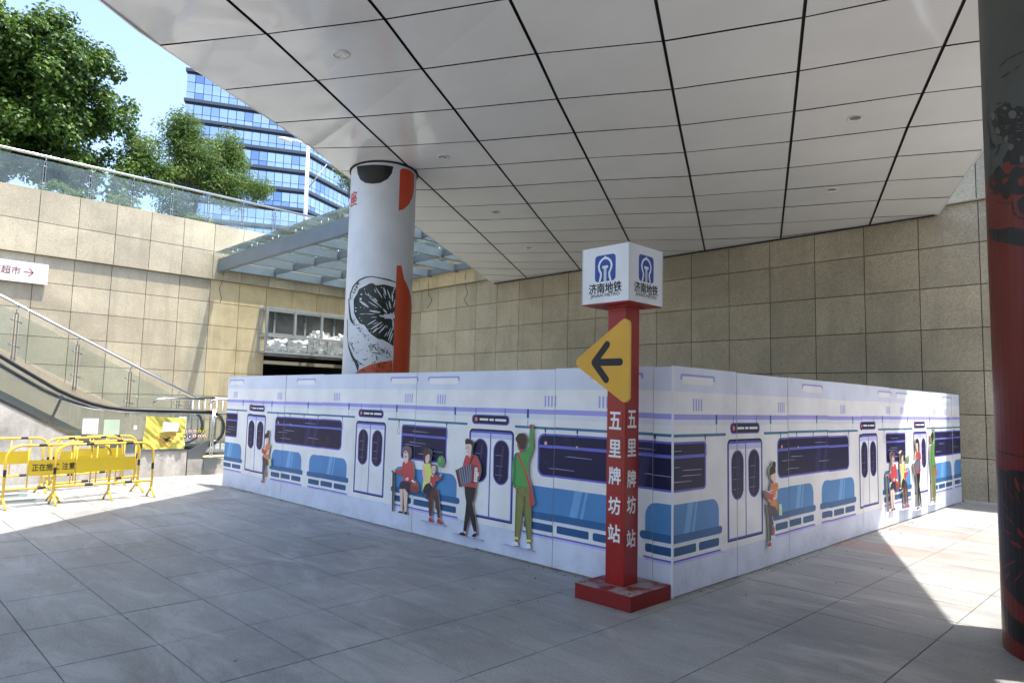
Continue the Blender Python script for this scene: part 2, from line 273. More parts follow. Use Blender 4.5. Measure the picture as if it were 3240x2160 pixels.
TR_ACC=[
('trousers','18181e',[7.136,0.707,7.151,0.610,7.176,0.523,7.166,0.407,7.147,0.274,7.139,0.187,7.183,0.182,7.211,0.259,7.239,0.327,7.249,0.377,7.285,0.285,7.325,0.211,7.374,0.210,7.372,0.258,7.342,0.381,7.294,0.488,7.283,0.527,7.315,0.587,7.336,0.662,7.340,0.715,7.222,0.711]),
('ankle','dcb6ab',[7.145,0.188,7.183,0.186,7.181,0.165,7.152,0.169]),
('ankle','dcb6ab',[7.325,0.207,7.368,0.209,7.374,0.201,7.339,0.181]),
('shoe','221214',[7.057,0.143,7.082,0.159,7.133,0.174,7.152,0.168,7.181,0.165,7.181,0.137,7.122,0.136]),
('shoe','221214',[7.291,0.154,7.308,0.168,7.332,0.196,7.357,0.184,7.380,0.211,7.395,0.197,7.346,0.150,7.309,0.148]),
('shirt','b03a40',[7.148,1.071,7.119,1.011,7.097,0.947,7.126,0.730,7.133,0.706,7.340,0.711,7.350,0.769,7.402,0.846,7.418,0.896,7.409,0.952,7.376,1.014,7.337,1.072,7.293,1.081,7.237,1.081,7.213,1.047,7.187,1.074]),
('hair','1a1612',[7.133,1.203,7.128,1.244,7.133,1.257,7.153,1.250,7.150,1.271,7.172,1.263,7.210,1.259,7.248,1.251,7.274,1.228,7.269,1.190,7.252,1.157,7.232,1.176,7.150,1.171]),
('face','dcb6ab',[7.136,1.199,7.144,1.162,7.159,1.117,7.186,1.094,7.193,1.066,7.213,1.047,7.243,1.082,7.247,1.127,7.251,1.185,7.227,1.207]),
('strap','2a1618',[7.268,1.075,7.293,1.073,7.242,0.971,7.213,0.973]),
('bellows','3c3c50',[7.006,0.894,7.084,0.929,7.160,0.952,7.267,0.973,7.264,0.760,7.158,0.725,7.083,0.697,7.031,0.821]),
('bellows_fold','7f8298',[7.027,0.905,7.045,0.909,7.113,0.713,7.095,0.709]),
('bellows_fold','7f8298',[7.065,0.922,7.083,0.926,7.150,0.725,7.133,0.721]),
('bellows_fold','7f8298',[7.110,0.937,7.128,0.941,7.182,0.737,7.164,0.733]),
('bellows_fold','7f8298',[7.158,0.949,7.176,0.953,7.215,0.748,7.198,0.744]),
('bellows_fold','7f8298',[7.201,0.959,7.218,0.963,7.244,0.758,7.226,0.753]),
('bellows_fold','7f8298',[7.238,0.967,7.255,0.970,7.272,0.765,7.255,0.761]),
('accordion_end','6e2028',[6.972,0.882,7.006,0.892,7.089,0.702,7.051,0.686]),
('accordion_body','7d1e26',[7.267,0.973,7.347,0.971,7.356,0.777,7.320,0.754,7.264,0.756]),
('keyboard','e4e2ea',[7.321,0.945,7.371,0.941,7.368,0.779,7.313,0.777]),
('key','1a1a22',[7.334,0.930,7.342,0.940,7.351,0.932,7.343,0.922]),
('key','1a1a22',[7.333,0.899,7.341,0.909,7.350,0.901,7.342,0.891]),
('key','1a1a22',[7.332,0.869,7.340,0.879,7.349,0.871,7.341,0.861]),
('key','1a1a22',[7.331,0.837,7.339,0.847,7.348,0.839,7.340,0.829]),
('key','1a1a22',[7.330,0.806,7.338,0.815,7.347,0.807,7.339,0.798]),
('hand','dcb6ab',[7.373,0.892,7.400,0.887,7.407,0.863,7.390,0.845,7.368,0.839]),
('face_detail','2a1c1c',[7.148,1.157,7.158,1.159,7.159,1.148,7.149,1.147]),
('face_detail','2a1c1c',[7.189,1.163,7.199,1.165,7.199,1.154,7.189,1.153]),
('face_detail','2a1c1c',[7.179,1.178,7.208,1.179,7.209,1.174,7.181,1.174]),
('face_detail','7a4a46',[7.168,1.107,7.201,1.114,7.201,1.111,7.171,1.104]),
]
TR_GREEN=[
('trousers','787a42',[7.985,0.774,8.033,0.792,8.202,0.805,8.221,0.768,8.223,0.637,8.230,0.465,8.235,0.233,8.183,0.224,8.160,0.368,8.123,0.538,8.112,0.624,8.099,0.517,8.085,0.375,8.051,0.247,7.994,0.247,7.994,0.433,7.999,0.611,7.997,0.735]),
('trouser_shade','5d6038',[7.997,0.735,8.016,0.737,8.017,0.524,8.010,0.347,8.007,0.249,7.994,0.247,7.994,0.433]),
('trouser_shade','5d6038',[8.110,0.685,8.147,0.703,8.148,0.541,8.178,0.371,8.194,0.252,8.178,0.250,8.153,0.385,8.119,0.555]),
('cuff','d6d660',[7.991,0.254,8.051,0.254,8.049,0.230,7.988,0.229]),
('cuff','d6d660',[8.176,0.251,8.239,0.259,8.237,0.233,8.174,0.227]),
('ankle','7e4a40',[7.995,0.226,8.039,0.228,8.038,0.201,8.000,0.200]),
('ankle','7e4a40',[8.186,0.227,8.229,0.232,8.226,0.205,8.189,0.204]),
('shoe','e6e6ec',[7.943,0.151,7.965,0.181,8.002,0.205,8.046,0.203,8.056,0.165,7.997,0.156]),
('shoe','e6e6ec',[8.169,0.157,8.183,0.198,8.207,0.220,8.236,0.203,8.242,0.165]),
('sleeve','3d8a40',[8.189,1.430,8.232,1.432,8.250,1.243,8.233,1.181,8.187,1.080,8.155,1.131,8.135,1.170,8.188,1.248]),
('hand','8a5246',[8.182,1.466,8.200,1.475,8.231,1.472,8.236,1.430,8.189,1.428]),
('sweater','409044',[7.970,1.145,8.008,1.161,8.109,1.172,8.141,1.170,8.191,1.142,8.181,1.071,8.181,0.948,8.197,0.844,8.202,0.805,8.033,0.792,7.995,0.806,7.976,0.773,7.963,0.785,7.942,0.855,7.932,0.953,7.941,1.053]),
('sweater_shade','2d6b48',[7.970,1.145,8.009,1.157,8.000,1.039,7.997,0.931,7.988,0.805,7.976,0.773,7.963,0.785,7.954,0.874,7.970,0.965,7.955,1.036]),
('neck','8a5246',[8.005,1.273,8.006,1.237,8.026,1.194,8.046,1.181,8.047,1.159,8.110,1.167,8.108,1.208,8.069,1.241]),
('hair','33221f',[7.996,1.336,7.978,1.312,7.985,1.290,8.011,1.265,8.031,1.257,8.038,1.221,8.071,1.197,8.102,1.199,8.133,1.218,8.144,1.263,8.158,1.309,8.141,1.352,8.097,1.377,8.027,1.369]),
('shoulder_bag','ae3c42',[8.005,1.147,8.034,1.160,8.219,0.855,8.252,0.745,8.279,0.653,8.277,0.626,8.238,0.603,8.216,0.602,8.209,0.766,8.188,0.834,8.102,1.003]),
('pocket_seam','55582f',[8.024,0.778,8.030,0.778,8.032,0.732,8.086,0.737,8.086,0.733,8.025,0.726]),
('pocket_seam','55582f',[8.141,0.790,8.146,0.791,8.148,0.744,8.203,0.745,8.204,0.741,8.143,0.739]),
('pocket_seam','4a4c2c',[8.068,0.703,8.112,0.690,8.161,0.713,8.115,0.696]),
]
TR_READ=[
('rear_leg','2a233c',[1.917,0.547,1.952,0.460,1.959,0.440,1.930,0.449,1.905,0.497,1.902,0.549]),
('ankle','dcb6ab',[1.934,0.449,1.959,0.446,1.959,0.427,1.937,0.429]),
('shoe','a83a3c',[1.934,0.430,1.959,0.436,1.981,0.405,1.972,0.341,1.942,0.332,1.923,0.360]),
('leg','2c2542',[1.795,0.674,1.824,0.675,1.897,0.646,1.986,0.632,2.038,0.601,2.056,0.544,1.999,0.536,1.924,0.543,1.900,0.452,1.882,0.281,1.848,0.285,1.841,0.427,1.829,0.556,1.808,0.603]),
('shoe','a83a3c',[1.794,0.232,1.816,0.258,1.852,0.279,1.889,0.261,1.888,0.229,1.837,0.230]),
('top','c4723e',[1.925,0.903,1.887,0.847,1.871,0.810,1.892,0.743,1.875,0.661,2.001,0.630,2.045,0.587,2.062,0.550,2.033,0.706,2.050,0.797,2.074,0.861,2.052,0.889,2.000,0.902,1.954,0.876]),
('arm','dcb6ab',[2.012,0.806,2.050,0.800,2.041,0.732,1.995,0.716,1.935,0.717,1.936,0.740,1.991,0.742]),
('hair','16130f',[1.853,0.986,1.858,1.044,1.891,1.075,1.944,1.089,1.996,1.070,2.007,1.030,1.997,0.991,1.957,0.996,1.889,0.987]),
('hair_bun','16130f',[1.929,1.093,1.944,1.125,1.982,1.130,2.009,1.115,2.011,1.063,1.988,1.074,1.959,1.088]),
('face','dcb6ab',[1.889,0.984,1.896,0.951,1.918,0.927,1.947,0.918,1.954,0.876,1.995,0.906,2.000,0.932,2.000,0.997,1.964,1.002]),
('book','a43b42',[1.762,0.824,1.842,0.802,1.938,0.824,1.935,0.714,1.861,0.704,1.796,0.732,1.768,0.753]),
('book_pages','ece6e6',[1.762,0.832,1.842,0.810,1.931,0.829,1.936,0.821,1.841,0.801,1.762,0.823]),
('book_label','ece6e6',[1.863,0.791,1.927,0.802,1.927,0.796,1.863,0.783]),
('hand','dcb6ab',[1.825,0.733,1.854,0.724,1.866,0.697,1.839,0.703]),
('shopping_bag','8fc48a',[2.065,0.654,2.138,0.656,2.151,0.533,2.071,0.536]),
('bag_side','bfe6b8',[2.100,0.653,2.135,0.654,2.145,0.533,2.108,0.534]),
]
TR_COLFAR=[
('black_disc','0c0b0a',[-1.540,6.033,-1.478,5.883,-1.346,5.757,-1.154,5.680,-0.916,5.653,-0.680,5.674,-0.474,5.761,-0.362,5.874,-0.316,6.011,-0.575,6.016,-0.897,6.019,-1.182,6.022]),
('orange_shape','c2401c',[-0.108,5.975,-0.005,6.023,0.263,6.039,0.540,6.011,0.584,5.742,0.482,5.552,0.292,5.377,0.082,5.254,-0.098,5.200]),
('orange_band','bf431d',[-0.090,4.169,0.073,4.185,0.209,3.947,0.442,3.798,0.663,3.646,0.939,3.413,0.939,3.059,0.939,2.653,0.939,2.236,-0.091,2.200,-0.080,2.565,-0.097,2.862,-0.089,3.200]),
('rind_line','17211c',[-1.611,3.527,-1.587,3.644,-1.458,3.768,-1.225,3.875,-1.015,3.922,-0.822,3.935,-0.556,3.913,-0.306,3.896,-0.093,3.860,-0.092,3.843,-0.283,3.863,-0.554,3.892,-0.821,3.918,-0.991,3.901,-1.198,3.853,-1.409,3.752,-1.528,3.627,-1.557,3.511]),
('rind_line','17211c',[-1.679,3.531,-1.626,3.541,-1.546,3.340,-1.477,3.207,-1.371,3.099,-1.397,3.061,-1.541,3.157,-1.610,3.317]),
('rind_line','1c2a22',[-1.689,3.164,-1.656,3.162,-1.584,2.768,-1.476,2.636,-1.309,2.479,-1.095,2.325,-1.106,2.173,-1.146,2.223,-1.244,2.351,-1.394,2.467,-1.547,2.638,-1.642,2.848]),
('slice','14201a',[-1.395,3.477,-1.385,3.529,-1.267,3.615,-1.210,3.698,-1.046,3.740,-0.876,3.798,-0.793,3.808,-0.688,3.768,-0.587,3.778,-0.466,3.792,-0.298,3.779,-0.095,3.751,-0.080,3.539,-0.092,3.252,-0.099,2.991,-0.093,2.678,-0.271,2.738,-0.421,2.784,-0.563,2.792,-0.729,2.859,-0.835,2.915,-0.971,3.036,-1.132,3.069,-1.252,3.161,-1.359,3.267]),
('orange_base','c05027',[-1.227,2.159,-1.000,2.256,-0.773,2.322,-0.495,2.372,-0.107,2.423,-0.091,2.200]),
('slice_fibre','c4c8d0',[-0.729,3.695,-0.712,3.660,-0.681,3.631,-0.668,3.635,-0.687,3.668,-0.719,3.698]),
('slice_fibre','c4c8d0',[-0.696,3.727,-0.603,3.630,-0.497,3.539,-0.485,3.544,-0.579,3.640,-0.687,3.731]),
('slice_fibre','c4c8d0',[-1.005,3.614,-0.892,3.574,-0.778,3.543,-0.772,3.550,-0.881,3.588,-1.001,3.619]),
('slice_fibre','c4c8d0',[-0.873,3.549,-0.765,3.485,-0.650,3.429,-0.641,3.436,-0.747,3.499,-0.865,3.554]),
('slice_fibre','c4c8d0',[-0.750,3.529,-0.701,3.491,-0.636,3.466,-0.620,3.478,-0.670,3.515,-0.737,3.539]),
('slice_fibre','c4c8d0',[-1.176,3.476,-1.037,3.405,-0.887,3.355,-0.867,3.373,-0.995,3.440,-1.157,3.490]),
('slice_fibre','c4c8d0',[-0.887,3.462,-0.747,3.405,-0.604,3.359,-0.597,3.367,-0.734,3.421,-0.881,3.468]),
('slice_fibre','c4c8d0',[-0.797,3.518,-0.649,3.433,-0.493,3.357,-0.485,3.364,-0.633,3.445,-0.791,3.523]),
('slice_fibre','c4c8d0',[-0.842,3.293,-0.690,3.267,-0.536,3.265,-0.532,3.285,-0.683,3.306,-0.839,3.308]),
('slice_fibre','c4c8d0',[-1.141,3.236,-1.044,3.234,-0.953,3.240,-0.954,3.246,-1.046,3.247,-1.142,3.242]),
('slice_fibre','c4c8d0',[-0.943,3.242,-0.816,3.234,-0.693,3.235,-0.693,3.241,-0.816,3.247,-0.943,3.247]),
('slice_fibre','c4c8d0',[-0.801,3.176,-0.709,3.177,-0.619,3.185,-0.620,3.192,-0.711,3.189,-0.802,3.181]),
('slice_fibre','c4c8d0',[-0.877,3.039,-0.752,3.079,-0.641,3.131,-0.651,3.141,-0.772,3.099,-0.885,3.046]),
('slice_fibre','c4c8d0',[-0.729,3.049,-0.652,3.069,-0.581,3.097,-0.585,3.102,-0.662,3.081,-0.733,3.053]),
('slice_fibre','c4c8d0',[-0.781,2.956,-0.616,3.019,-0.466,3.097,-0.479,3.109,-0.642,3.042,-0.792,2.965]),
('slice_fibre','c4c8d0',[-0.714,2.899,-0.636,2.936,-0.577,2.985,-0.595,2.996,-0.671,2.958,-0.728,2.908]),
('slice_fibre','c4c8d0',[-0.581,2.962,-0.498,3.010,-0.425,3.063,-0.433,3.069,-0.516,3.020,-0.588,2.967]),
('slice_fibre','c4c8d0',[-0.543,2.892,-0.433,2.964,-0.337,3.046,-0.353,3.054,-0.464,2.980,-0.556,2.898]),
('slice_fibre','c4c8d0',[-0.378,2.841,-0.332,2.878,-0.299,2.921,-0.311,2.925,-0.357,2.887,-0.388,2.844]),
('slice_fibre','c4c8d0',[-0.295,2.845,-0.240,2.926,-0.197,3.011,-0.209,3.013,-0.264,2.931,-0.305,2.847]),
('slice_fibre','c4c8d0',[-0.255,2.775,-0.185,2.885,-0.135,3.000,-0.157,3.003,-0.227,2.892,-0.271,2.778]),
('slice_fibre','c4c8d0',[-0.210,2.739,-0.154,2.823,-0.119,2.911,-0.138,2.913,-0.193,2.829,-0.225,2.741]),
('slice_fibre','c4c8d0',[-0.473,3.735,-0.453,3.662,-0.405,3.595,-0.379,3.601,-0.402,3.674,-0.453,3.740]),
('slice_fibre','c4c8d0',[-0.364,3.702,-0.322,3.618,-0.259,3.539,-0.241,3.544,-0.286,3.627,-0.350,3.706]),
('slice_fibre','c4c8d0',[-0.214,3.661,-0.218,3.575,-0.194,3.492,-0.167,3.495,-0.165,3.580,-0.193,3.662]),
('slice_fibre','c4c8d0',[-0.301,3.498,-0.286,3.425,-0.241,3.358,-0.213,3.363,-0.232,3.435,-0.280,3.502]),
('slice_fibre','c4c8d0',[-0.387,3.474,-0.349,3.404,-0.300,3.336,-0.290,3.339,-0.330,3.409,-0.380,3.476]),
('slice_fibre','c4c8d0',[-0.461,3.337,-0.417,3.295,-0.349,3.267,-0.329,3.281,-0.376,3.321,-0.445,3.348]),
('slice_fibre','c4c8d0',[-0.132,3.379,-0.103,3.458,-0.091,3.538,-0.107,3.538,-0.135,3.459,-0.145,3.379]),
('slice_fibre','c4c8d0',[-0.159,3.195,-0.161,3.091,-0.135,2.989,-0.110,2.991,-0.110,3.095,-0.139,3.197]),
('slice_fibre','c4c8d0',[-0.469,3.626,-0.441,3.577,-0.403,3.531,-0.393,3.534,-0.422,3.583,-0.462,3.628]),
('slice_fibre','c4c8d0',[-0.180,3.702,-0.183,3.675,-0.167,3.650,-0.149,3.653,-0.147,3.680,-0.165,3.704]),
('slice_fibre','c4c8d0',[-0.327,2.998,-0.307,3.020,-0.298,3.045,-0.308,3.047,-0.327,3.025,-0.335,3.000]),
('slice_core','c4c8d0',[-0.571,3.229,-0.429,3.227,-0.420,3.250,-0.242,3.256,-0.244,3.288,-0.176,3.266,-0.116,3.322,-0.119,3.263,-0.088,3.252,-0.088,3.193,-0.136,3.184,-0.168,3.156,-0.214,3.177,-0.425,3.169,-0.386,3.190,-0.509,3.198]),
('seed_spot','c4c8d0',[-1.086,3.601,-1.093,3.590,-1.113,3.586,-1.133,3.590,-1.142,3.602,-1.135,3.613,-1.115,3.617,-1.095,3.612]),
('seed_spot','c4c8d0',[-1.093,3.516,-1.103,3.501,-1.131,3.495,-1.161,3.502,-1.174,3.518,-1.163,3.533,-1.135,3.539,-1.106,3.532]),
('seed_spot','c4c8d0',[-1.004,3.694,-1.008,3.688,-1.019,3.685,-1.031,3.688,-1.036,3.695,-1.032,3.701,-1.021,3.704,-1.009,3.701]),
('seed_spot','c4c8d0',[-0.873,3.607,-0.877,3.600,-0.889,3.597,-0.901,3.600,-0.907,3.607,-0.902,3.615,-0.890,3.618,-0.878,3.615]),
('seed_spot','c4c8d0',[-1.270,3.356,-1.277,3.347,-1.296,3.343,-1.316,3.348,-1.325,3.357,-1.317,3.366,-1.298,3.369,-1.279,3.365]),
('seed_spot','c4c8d0',[-1.259,3.297,-1.268,3.286,-1.290,3.282,-1.314,3.287,-1.325,3.299,-1.316,3.310,-1.293,3.313,-1.270,3.308]),
('seed_spot','c4c8d0',[-1.119,3.165,-1.123,3.159,-1.135,3.156,-1.147,3.159,-1.152,3.166,-1.148,3.172,-1.136,3.174,-1.124,3.172]),
('seed_spot','c4c8d0',[-1.057,3.119,-1.061,3.113,-1.072,3.111,-1.084,3.113,-1.089,3.120,-1.085,3.126,-1.074,3.129,-1.062,3.126]),
('seed_spot','c4c8d0',[-0.507,3.732,-0.511,3.724,-0.523,3.721,-0.534,3.723,-0.540,3.730,-0.535,3.738,-0.524,3.741,-0.512,3.739]),
('seed_spot','c4c8d0',[-0.115,3.729,-0.123,3.717,-0.143,3.710,-0.165,3.714,-0.174,3.725,-0.166,3.738,-0.146,3.744,-0.124,3.741]),
('seed_spot','c4c8d0',[-0.761,2.912,-0.764,2.906,-0.772,2.904,-0.781,2.906,-0.785,2.911,-0.782,2.917,-0.773,2.919,-0.765,2.917]),
('seed_spot','c4c8d0',[-0.849,2.966,-0.853,2.959,-0.863,2.957,-0.873,2.959,-0.878,2.966,-0.874,2.972,-0.864,2.975,-0.853,2.972]),
('seed_spot','c4c8d0',[-0.988,3.351,-0.991,3.346,-1.000,3.344,-1.010,3.346,-1.014,3.351,-1.011,3.357,-1.001,3.359,-0.992,3.357]),
('seed_spot','c4c8d0',[-0.676,3.351,-0.679,3.346,-0.686,3.344,-0.693,3.346,-0.697,3.350,-0.694,3.355,-0.687,3.357,-0.680,3.355]),
('seed_spot','c4c8d0',[-0.972,3.642,-0.975,3.638,-0.982,3.636,-0.990,3.638,-0.994,3.642,-0.991,3.647,-0.983,3.649,-0.975,3.647]),
('seed_spot','c4c8d0',[-1.104,3.363,-1.108,3.356,-1.120,3.354,-1.132,3.357,-1.137,3.363,-1.133,3.369,-1.121,3.372,-1.109,3.369]),
('rind_mark','1b261f',[-1.325,3.791,-1.302,3.781,-1.274,3.776,-1.270,3.781,-1.293,3.790,-1.321,3.795]),
('rind_mark','1b261f',[-1.439,3.668,-1.423,3.646,-1.395,3.626,-1.384,3.628,-1.401,3.649,-1.430,3.669]),
('rind_mark','1b261f',[-1.369,3.754,-1.323,3.732,-1.272,3.714,-1.266,3.718,-1.310,3.739,-1.363,3.757]),
('rind_mark','1b261f',[-1.294,3.817,-1.259,3.806,-1.222,3.801,-1.219,3.806,-1.253,3.816,-1.292,3.821]),
('rind_mark','1b261f',[-1.365,3.709,-1.350,3.692,-1.325,3.677,-1.315,3.679,-1.331,3.696,-1.357,3.711]),
('rind_mark','1b261f',[-1.312,3.812,-1.270,3.801,-1.227,3.797,-1.225,3.802,-1.265,3.811,-1.310,3.816]),
('rind_mark','1b261f',[-1.329,3.756,-1.301,3.744,-1.269,3.737,-1.264,3.741,-1.291,3.753,-1.325,3.759]),
('rind_mark','1b261f',[-1.470,3.659,-1.449,3.641,-1.418,3.626,-1.408,3.628,-1.428,3.646,-1.461,3.661]),
('rind_mark','1b261f',[-1.397,3.706,-1.372,3.686,-1.338,3.669,-1.329,3.672,-1.354,3.691,-1.389,3.708]),
('rind_mark','1b261f',[-1.392,3.725,-1.378,3.704,-1.353,3.686,-1.342,3.687,-1.357,3.708,-1.383,3.726]),
('rind_mark','1b261f',[-1.549,3.551,-1.492,3.534,-1.433,3.523,-1.428,3.527,-1.480,3.543,-1.544,3.555]),
('rind_mark','1b261f',[-1.244,3.818,-1.210,3.800,-1.170,3.786,-1.165,3.789,-1.198,3.807,-1.239,3.821]),
('rind_mark','1b261f',[-1.322,3.757,-1.288,3.746,-1.250,3.740,-1.247,3.745,-1.281,3.755,-1.319,3.761]),
('rind_mark','1b261f',[-1.330,3.751,-1.291,3.738,-1.249,3.731,-1.245,3.736,-1.283,3.748,-1.327,3.754]),
('rind_mark','1b261f',[-1.419,3.654,-1.379,3.636,-1.334,3.622,-1.327,3.626,-1.365,3.644,-1.413,3.657]),
('rind_mark','1b261f',[-1.287,3.850,-1.248,3.838,-1.208,3.832,-1.205,3.836,-1.242,3.848,-1.284,3.854]),
('rind_mark','1b261f',[-1.347,3.752,-1.316,3.736,-1.278,3.724,-1.272,3.728,-1.303,3.743,-1.342,3.755]),
('rind_mark','1b261f',[-1.283,3.841,-1.271,3.828,-1.250,3.817,-1.241,3.820,-1.254,3.833,-1.276,3.843]),
('rind_mark','1b261f',[-1.331,3.739,-1.307,3.717,-1.275,3.698,-1.266,3.701,-1.289,3.722,-1.323,3.741]),
('rind_mark','1b261f',[-1.495,3.589,-1.462,3.578,-1.425,3.573,-1.420,3.577,-1.452,3.587,-1.491,3.593]),
('rind_mark','1b261f',[-1.297,3.801,-1.267,3.788,-1.233,3.780,-1.228,3.784,-1.257,3.797,-1.293,3.804]),
('rind_mark','1b261f',[-1.386,3.712,-1.342,3.698,-1.295,3.689,-1.291,3.694,-1.333,3.707,-1.382,3.716]),
('rind_mark','1b261f',[-1.390,3.673,-1.369,3.660,-1.341,3.650,-1.333,3.654,-1.354,3.667,-1.384,3.676]),
('rind_mark','1b261f',[-1.268,3.809,-1.242,3.791,-1.209,3.777,-1.202,3.780,-1.228,3.797,-1.262,3.811]),
('rind_mark','1b261f',[-1.309,3.800,-1.283,3.783,-1.251,3.770,-1.244,3.774,-1.269,3.790,-1.303,3.803]),
('rind_mark','1b261f',[-1.320,3.758,-1.283,3.748,-1.245,3.744,-1.243,3.749,-1.278,3.758,-1.318,3.762]),
('rind_mark','1b261f',[-1.350,3.069,-1.325,3.085,-1.314,3.103,-1.326,3.106,-1.349,3.090,-1.359,3.072]),
('rind_mark','1b261f',[-1.257,3.035,-1.233,3.037,-1.217,3.045,-1.222,3.050,-1.245,3.048,-1.261,3.040]),
('rind_mark','1b261f',[-1.162,2.972,-1.130,2.973,-1.103,2.981,-1.106,2.986,-1.137,2.984,-1.165,2.977]),
('rind_mark','1b261f',[-1.019,2.888,-1.008,2.872,-0.987,2.859,-0.979,2.862,-0.991,2.878,-1.012,2.891]),
('rind_mark','1b261f',[-1.190,2.971,-1.171,2.968,-1.153,2.971,-1.154,2.976,-1.173,2.979,-1.191,2.976]),
('rind_mark','1b261f',[-1.371,3.090,-1.349,3.074,-1.319,3.063,-1.310,3.066,-1.331,3.082,-1.363,3.093]),
('rind_mark','1b261f',[-1.345,3.078,-1.321,3.066,-1.289,3.059,-1.283,3.063,-1.307,3.075,-1.339,3.082]),
('rind_mark','1b261f',[-1.152,2.971,-1.125,2.977,-1.106,2.989,-1.113,2.994,-1.139,2.987,-1.158,2.974]),
('rind_mark','1b261f',[-1.149,2.932,-1.120,2.919,-1.087,2.912,-1.082,2.917,-1.110,2.929,-1.145,2.935]),
('rind_mark','1b261f',[-0.966,2.834,-0.947,2.850,-0.937,2.869,-0.946,2.871,-0.965,2.855,-0.973,2.836]),
('rind_mark','1b261f',[-1.322,3.047,-1.309,3.037,-1.287,3.031,-1.279,3.035,-1.293,3.045,-1.316,3.050]),
('rind_mark','1b261f',[-1.252,3.050,-1.224,3.046,-1.198,3.048,-1.199,3.054,-1.225,3.057,-1.252,3.054]),
('rind_mark','1b261f',[-1.105,2.943,-1.088,2.925,-1.062,2.910,-1.054,2.914,-1.072,2.932,-1.098,2.946]),
('rind_mark','1b261f',[-1.231,3.042,-1.210,3.046,-1.198,3.055,-1.206,3.060,-1.225,3.055,-1.237,3.046]),
('rind_mark','1b261f',[-1.352,3.117,-1.329,3.135,-1.318,3.155,-1.330,3.158,-1.353,3.140,-1.362,3.119]),
('rind_mark','1b261f',[-1.386,3.069,-1.362,3.047,-1.327,3.030,-1.317,3.033,-1.341,3.053,-1.378,3.071]),
('rind_mark','1b261f',[-0.944,2.828,-0.914,2.841,-0.893,2.859,-0.900,2.863,-0.928,2.849,-0.949,2.831]),
('rind_mark','1b261f',[-1.007,2.874,-0.992,2.866,-0.973,2.864,-0.969,2.869,-0.984,2.876,-1.004,2.878]),
('rind_mark','1b261f',[-1.079,2.965,-1.052,2.962,-1.027,2.966,-1.028,2.971,-1.054,2.974,-1.080,2.970]),
('rind_mark','1b261f',[-1.171,3.037,-1.140,3.037,-1.113,3.043,-1.116,3.048,-1.145,3.048,-1.173,3.042]),
('rind_mark','1b261f',[-1.227,2.976,-1.204,2.984,-1.192,2.996,-1.200,3.000,-1.222,2.992,-1.234,2.979]),
('rind_mark','1b261f',[-1.362,3.067,-1.341,3.078,-1.334,3.092,-1.346,3.095,-1.365,3.084,-1.372,3.069]),
('rind_mark','1b261f',[-0.979,2.829,-0.964,2.815,-0.942,2.805,-0.935,2.809,-0.950,2.823,-0.973,2.832]),
('rind_mark','1b261f',[-1.413,3.108,-1.377,3.114,-1.351,3.125,-1.359,3.130,-1.393,3.124,-1.420,3.112]),
('rind_mark','1b261f',[-1.192,2.967,-1.158,2.981,-1.133,2.999,-1.141,3.004,-1.174,2.989,-1.199,2.971]),
('rind_mark','1b261f',[-1.132,2.951,-1.108,2.940,-1.080,2.934,-1.075,2.939,-1.099,2.950,-1.128,2.955]),
('peel_spot','151a1a',[-1.207,2.718,-1.212,2.713,-1.224,2.711,-1.234,2.715,-1.234,2.722,-1.225,2.726,-1.213,2.724]),
('peel_spot','151a1a',[-0.726,2.470,-0.729,2.465,-0.738,2.464,-0.745,2.467,-0.745,2.473,-0.739,2.477,-0.730,2.476]),
('peel_spot','151a1a',[-1.337,2.701,-1.346,2.691,-1.367,2.689,-1.385,2.696,-1.386,2.707,-1.369,2.713,-1.348,2.711]),
('peel_spot','151a1a',[-0.840,2.569,-0.844,2.560,-0.855,2.558,-0.865,2.564,-0.865,2.573,-0.857,2.579,-0.845,2.577]),
('peel_spot','151a1a',[-1.128,2.727,-1.135,2.717,-1.151,2.715,-1.166,2.722,-1.166,2.732,-1.153,2.738,-1.136,2.736]),
('peel_spot','151a1a',[-0.648,2.645,-0.652,2.637,-0.662,2.635,-0.670,2.640,-0.671,2.649,-0.663,2.654,-0.653,2.653]),
('peel_spot','151a1a',[-1.267,2.618,-1.271,2.614,-1.281,2.613,-1.289,2.616,-1.290,2.621,-1.282,2.624,-1.271,2.623]),
('peel_spot','151a1a',[-0.618,2.687,-0.623,2.680,-0.636,2.678,-0.647,2.683,-0.648,2.689,-0.637,2.694,-0.624,2.693]),
('peel_spot','151a1a',[-0.442,2.385,-0.447,2.379,-0.459,2.377,-0.469,2.381,-0.469,2.388,-0.460,2.393,-0.448,2.392]),
('peel_spot','151a1a',[-0.770,2.798,-0.774,2.794,-0.783,2.792,-0.790,2.795,-0.790,2.800,-0.783,2.803,-0.774,2.802]),
('peel_spot','151a1a',[-1.359,2.817,-1.363,2.812,-1.373,2.811,-1.381,2.815,-1.382,2.821,-1.374,2.824,-1.364,2.823]),
('peel_spot','151a1a',[-1.133,2.447,-1.136,2.444,-1.142,2.443,-1.147,2.445,-1.147,2.448,-1.143,2.450,-1.136,2.449]),
('peel_spot','151a1a',[-1.317,2.389,-1.324,2.382,-1.343,2.381,-1.359,2.386,-1.360,2.393,-1.345,2.397,-1.326,2.395]),
('peel_spot','151a1a',[-1.121,2.579,-1.124,2.573,-1.132,2.572,-1.139,2.576,-1.140,2.582,-1.133,2.586,-1.125,2.585]),
('peel_spot','151a1a',[-1.016,2.586,-1.021,2.580,-1.033,2.579,-1.043,2.583,-1.044,2.590,-1.034,2.594,-1.022,2.593]),
('peel_spot','151a1a',[-0.670,2.360,-0.675,2.354,-0.686,2.353,-0.695,2.356,-0.695,2.362,-0.687,2.366,-0.675,2.365]),
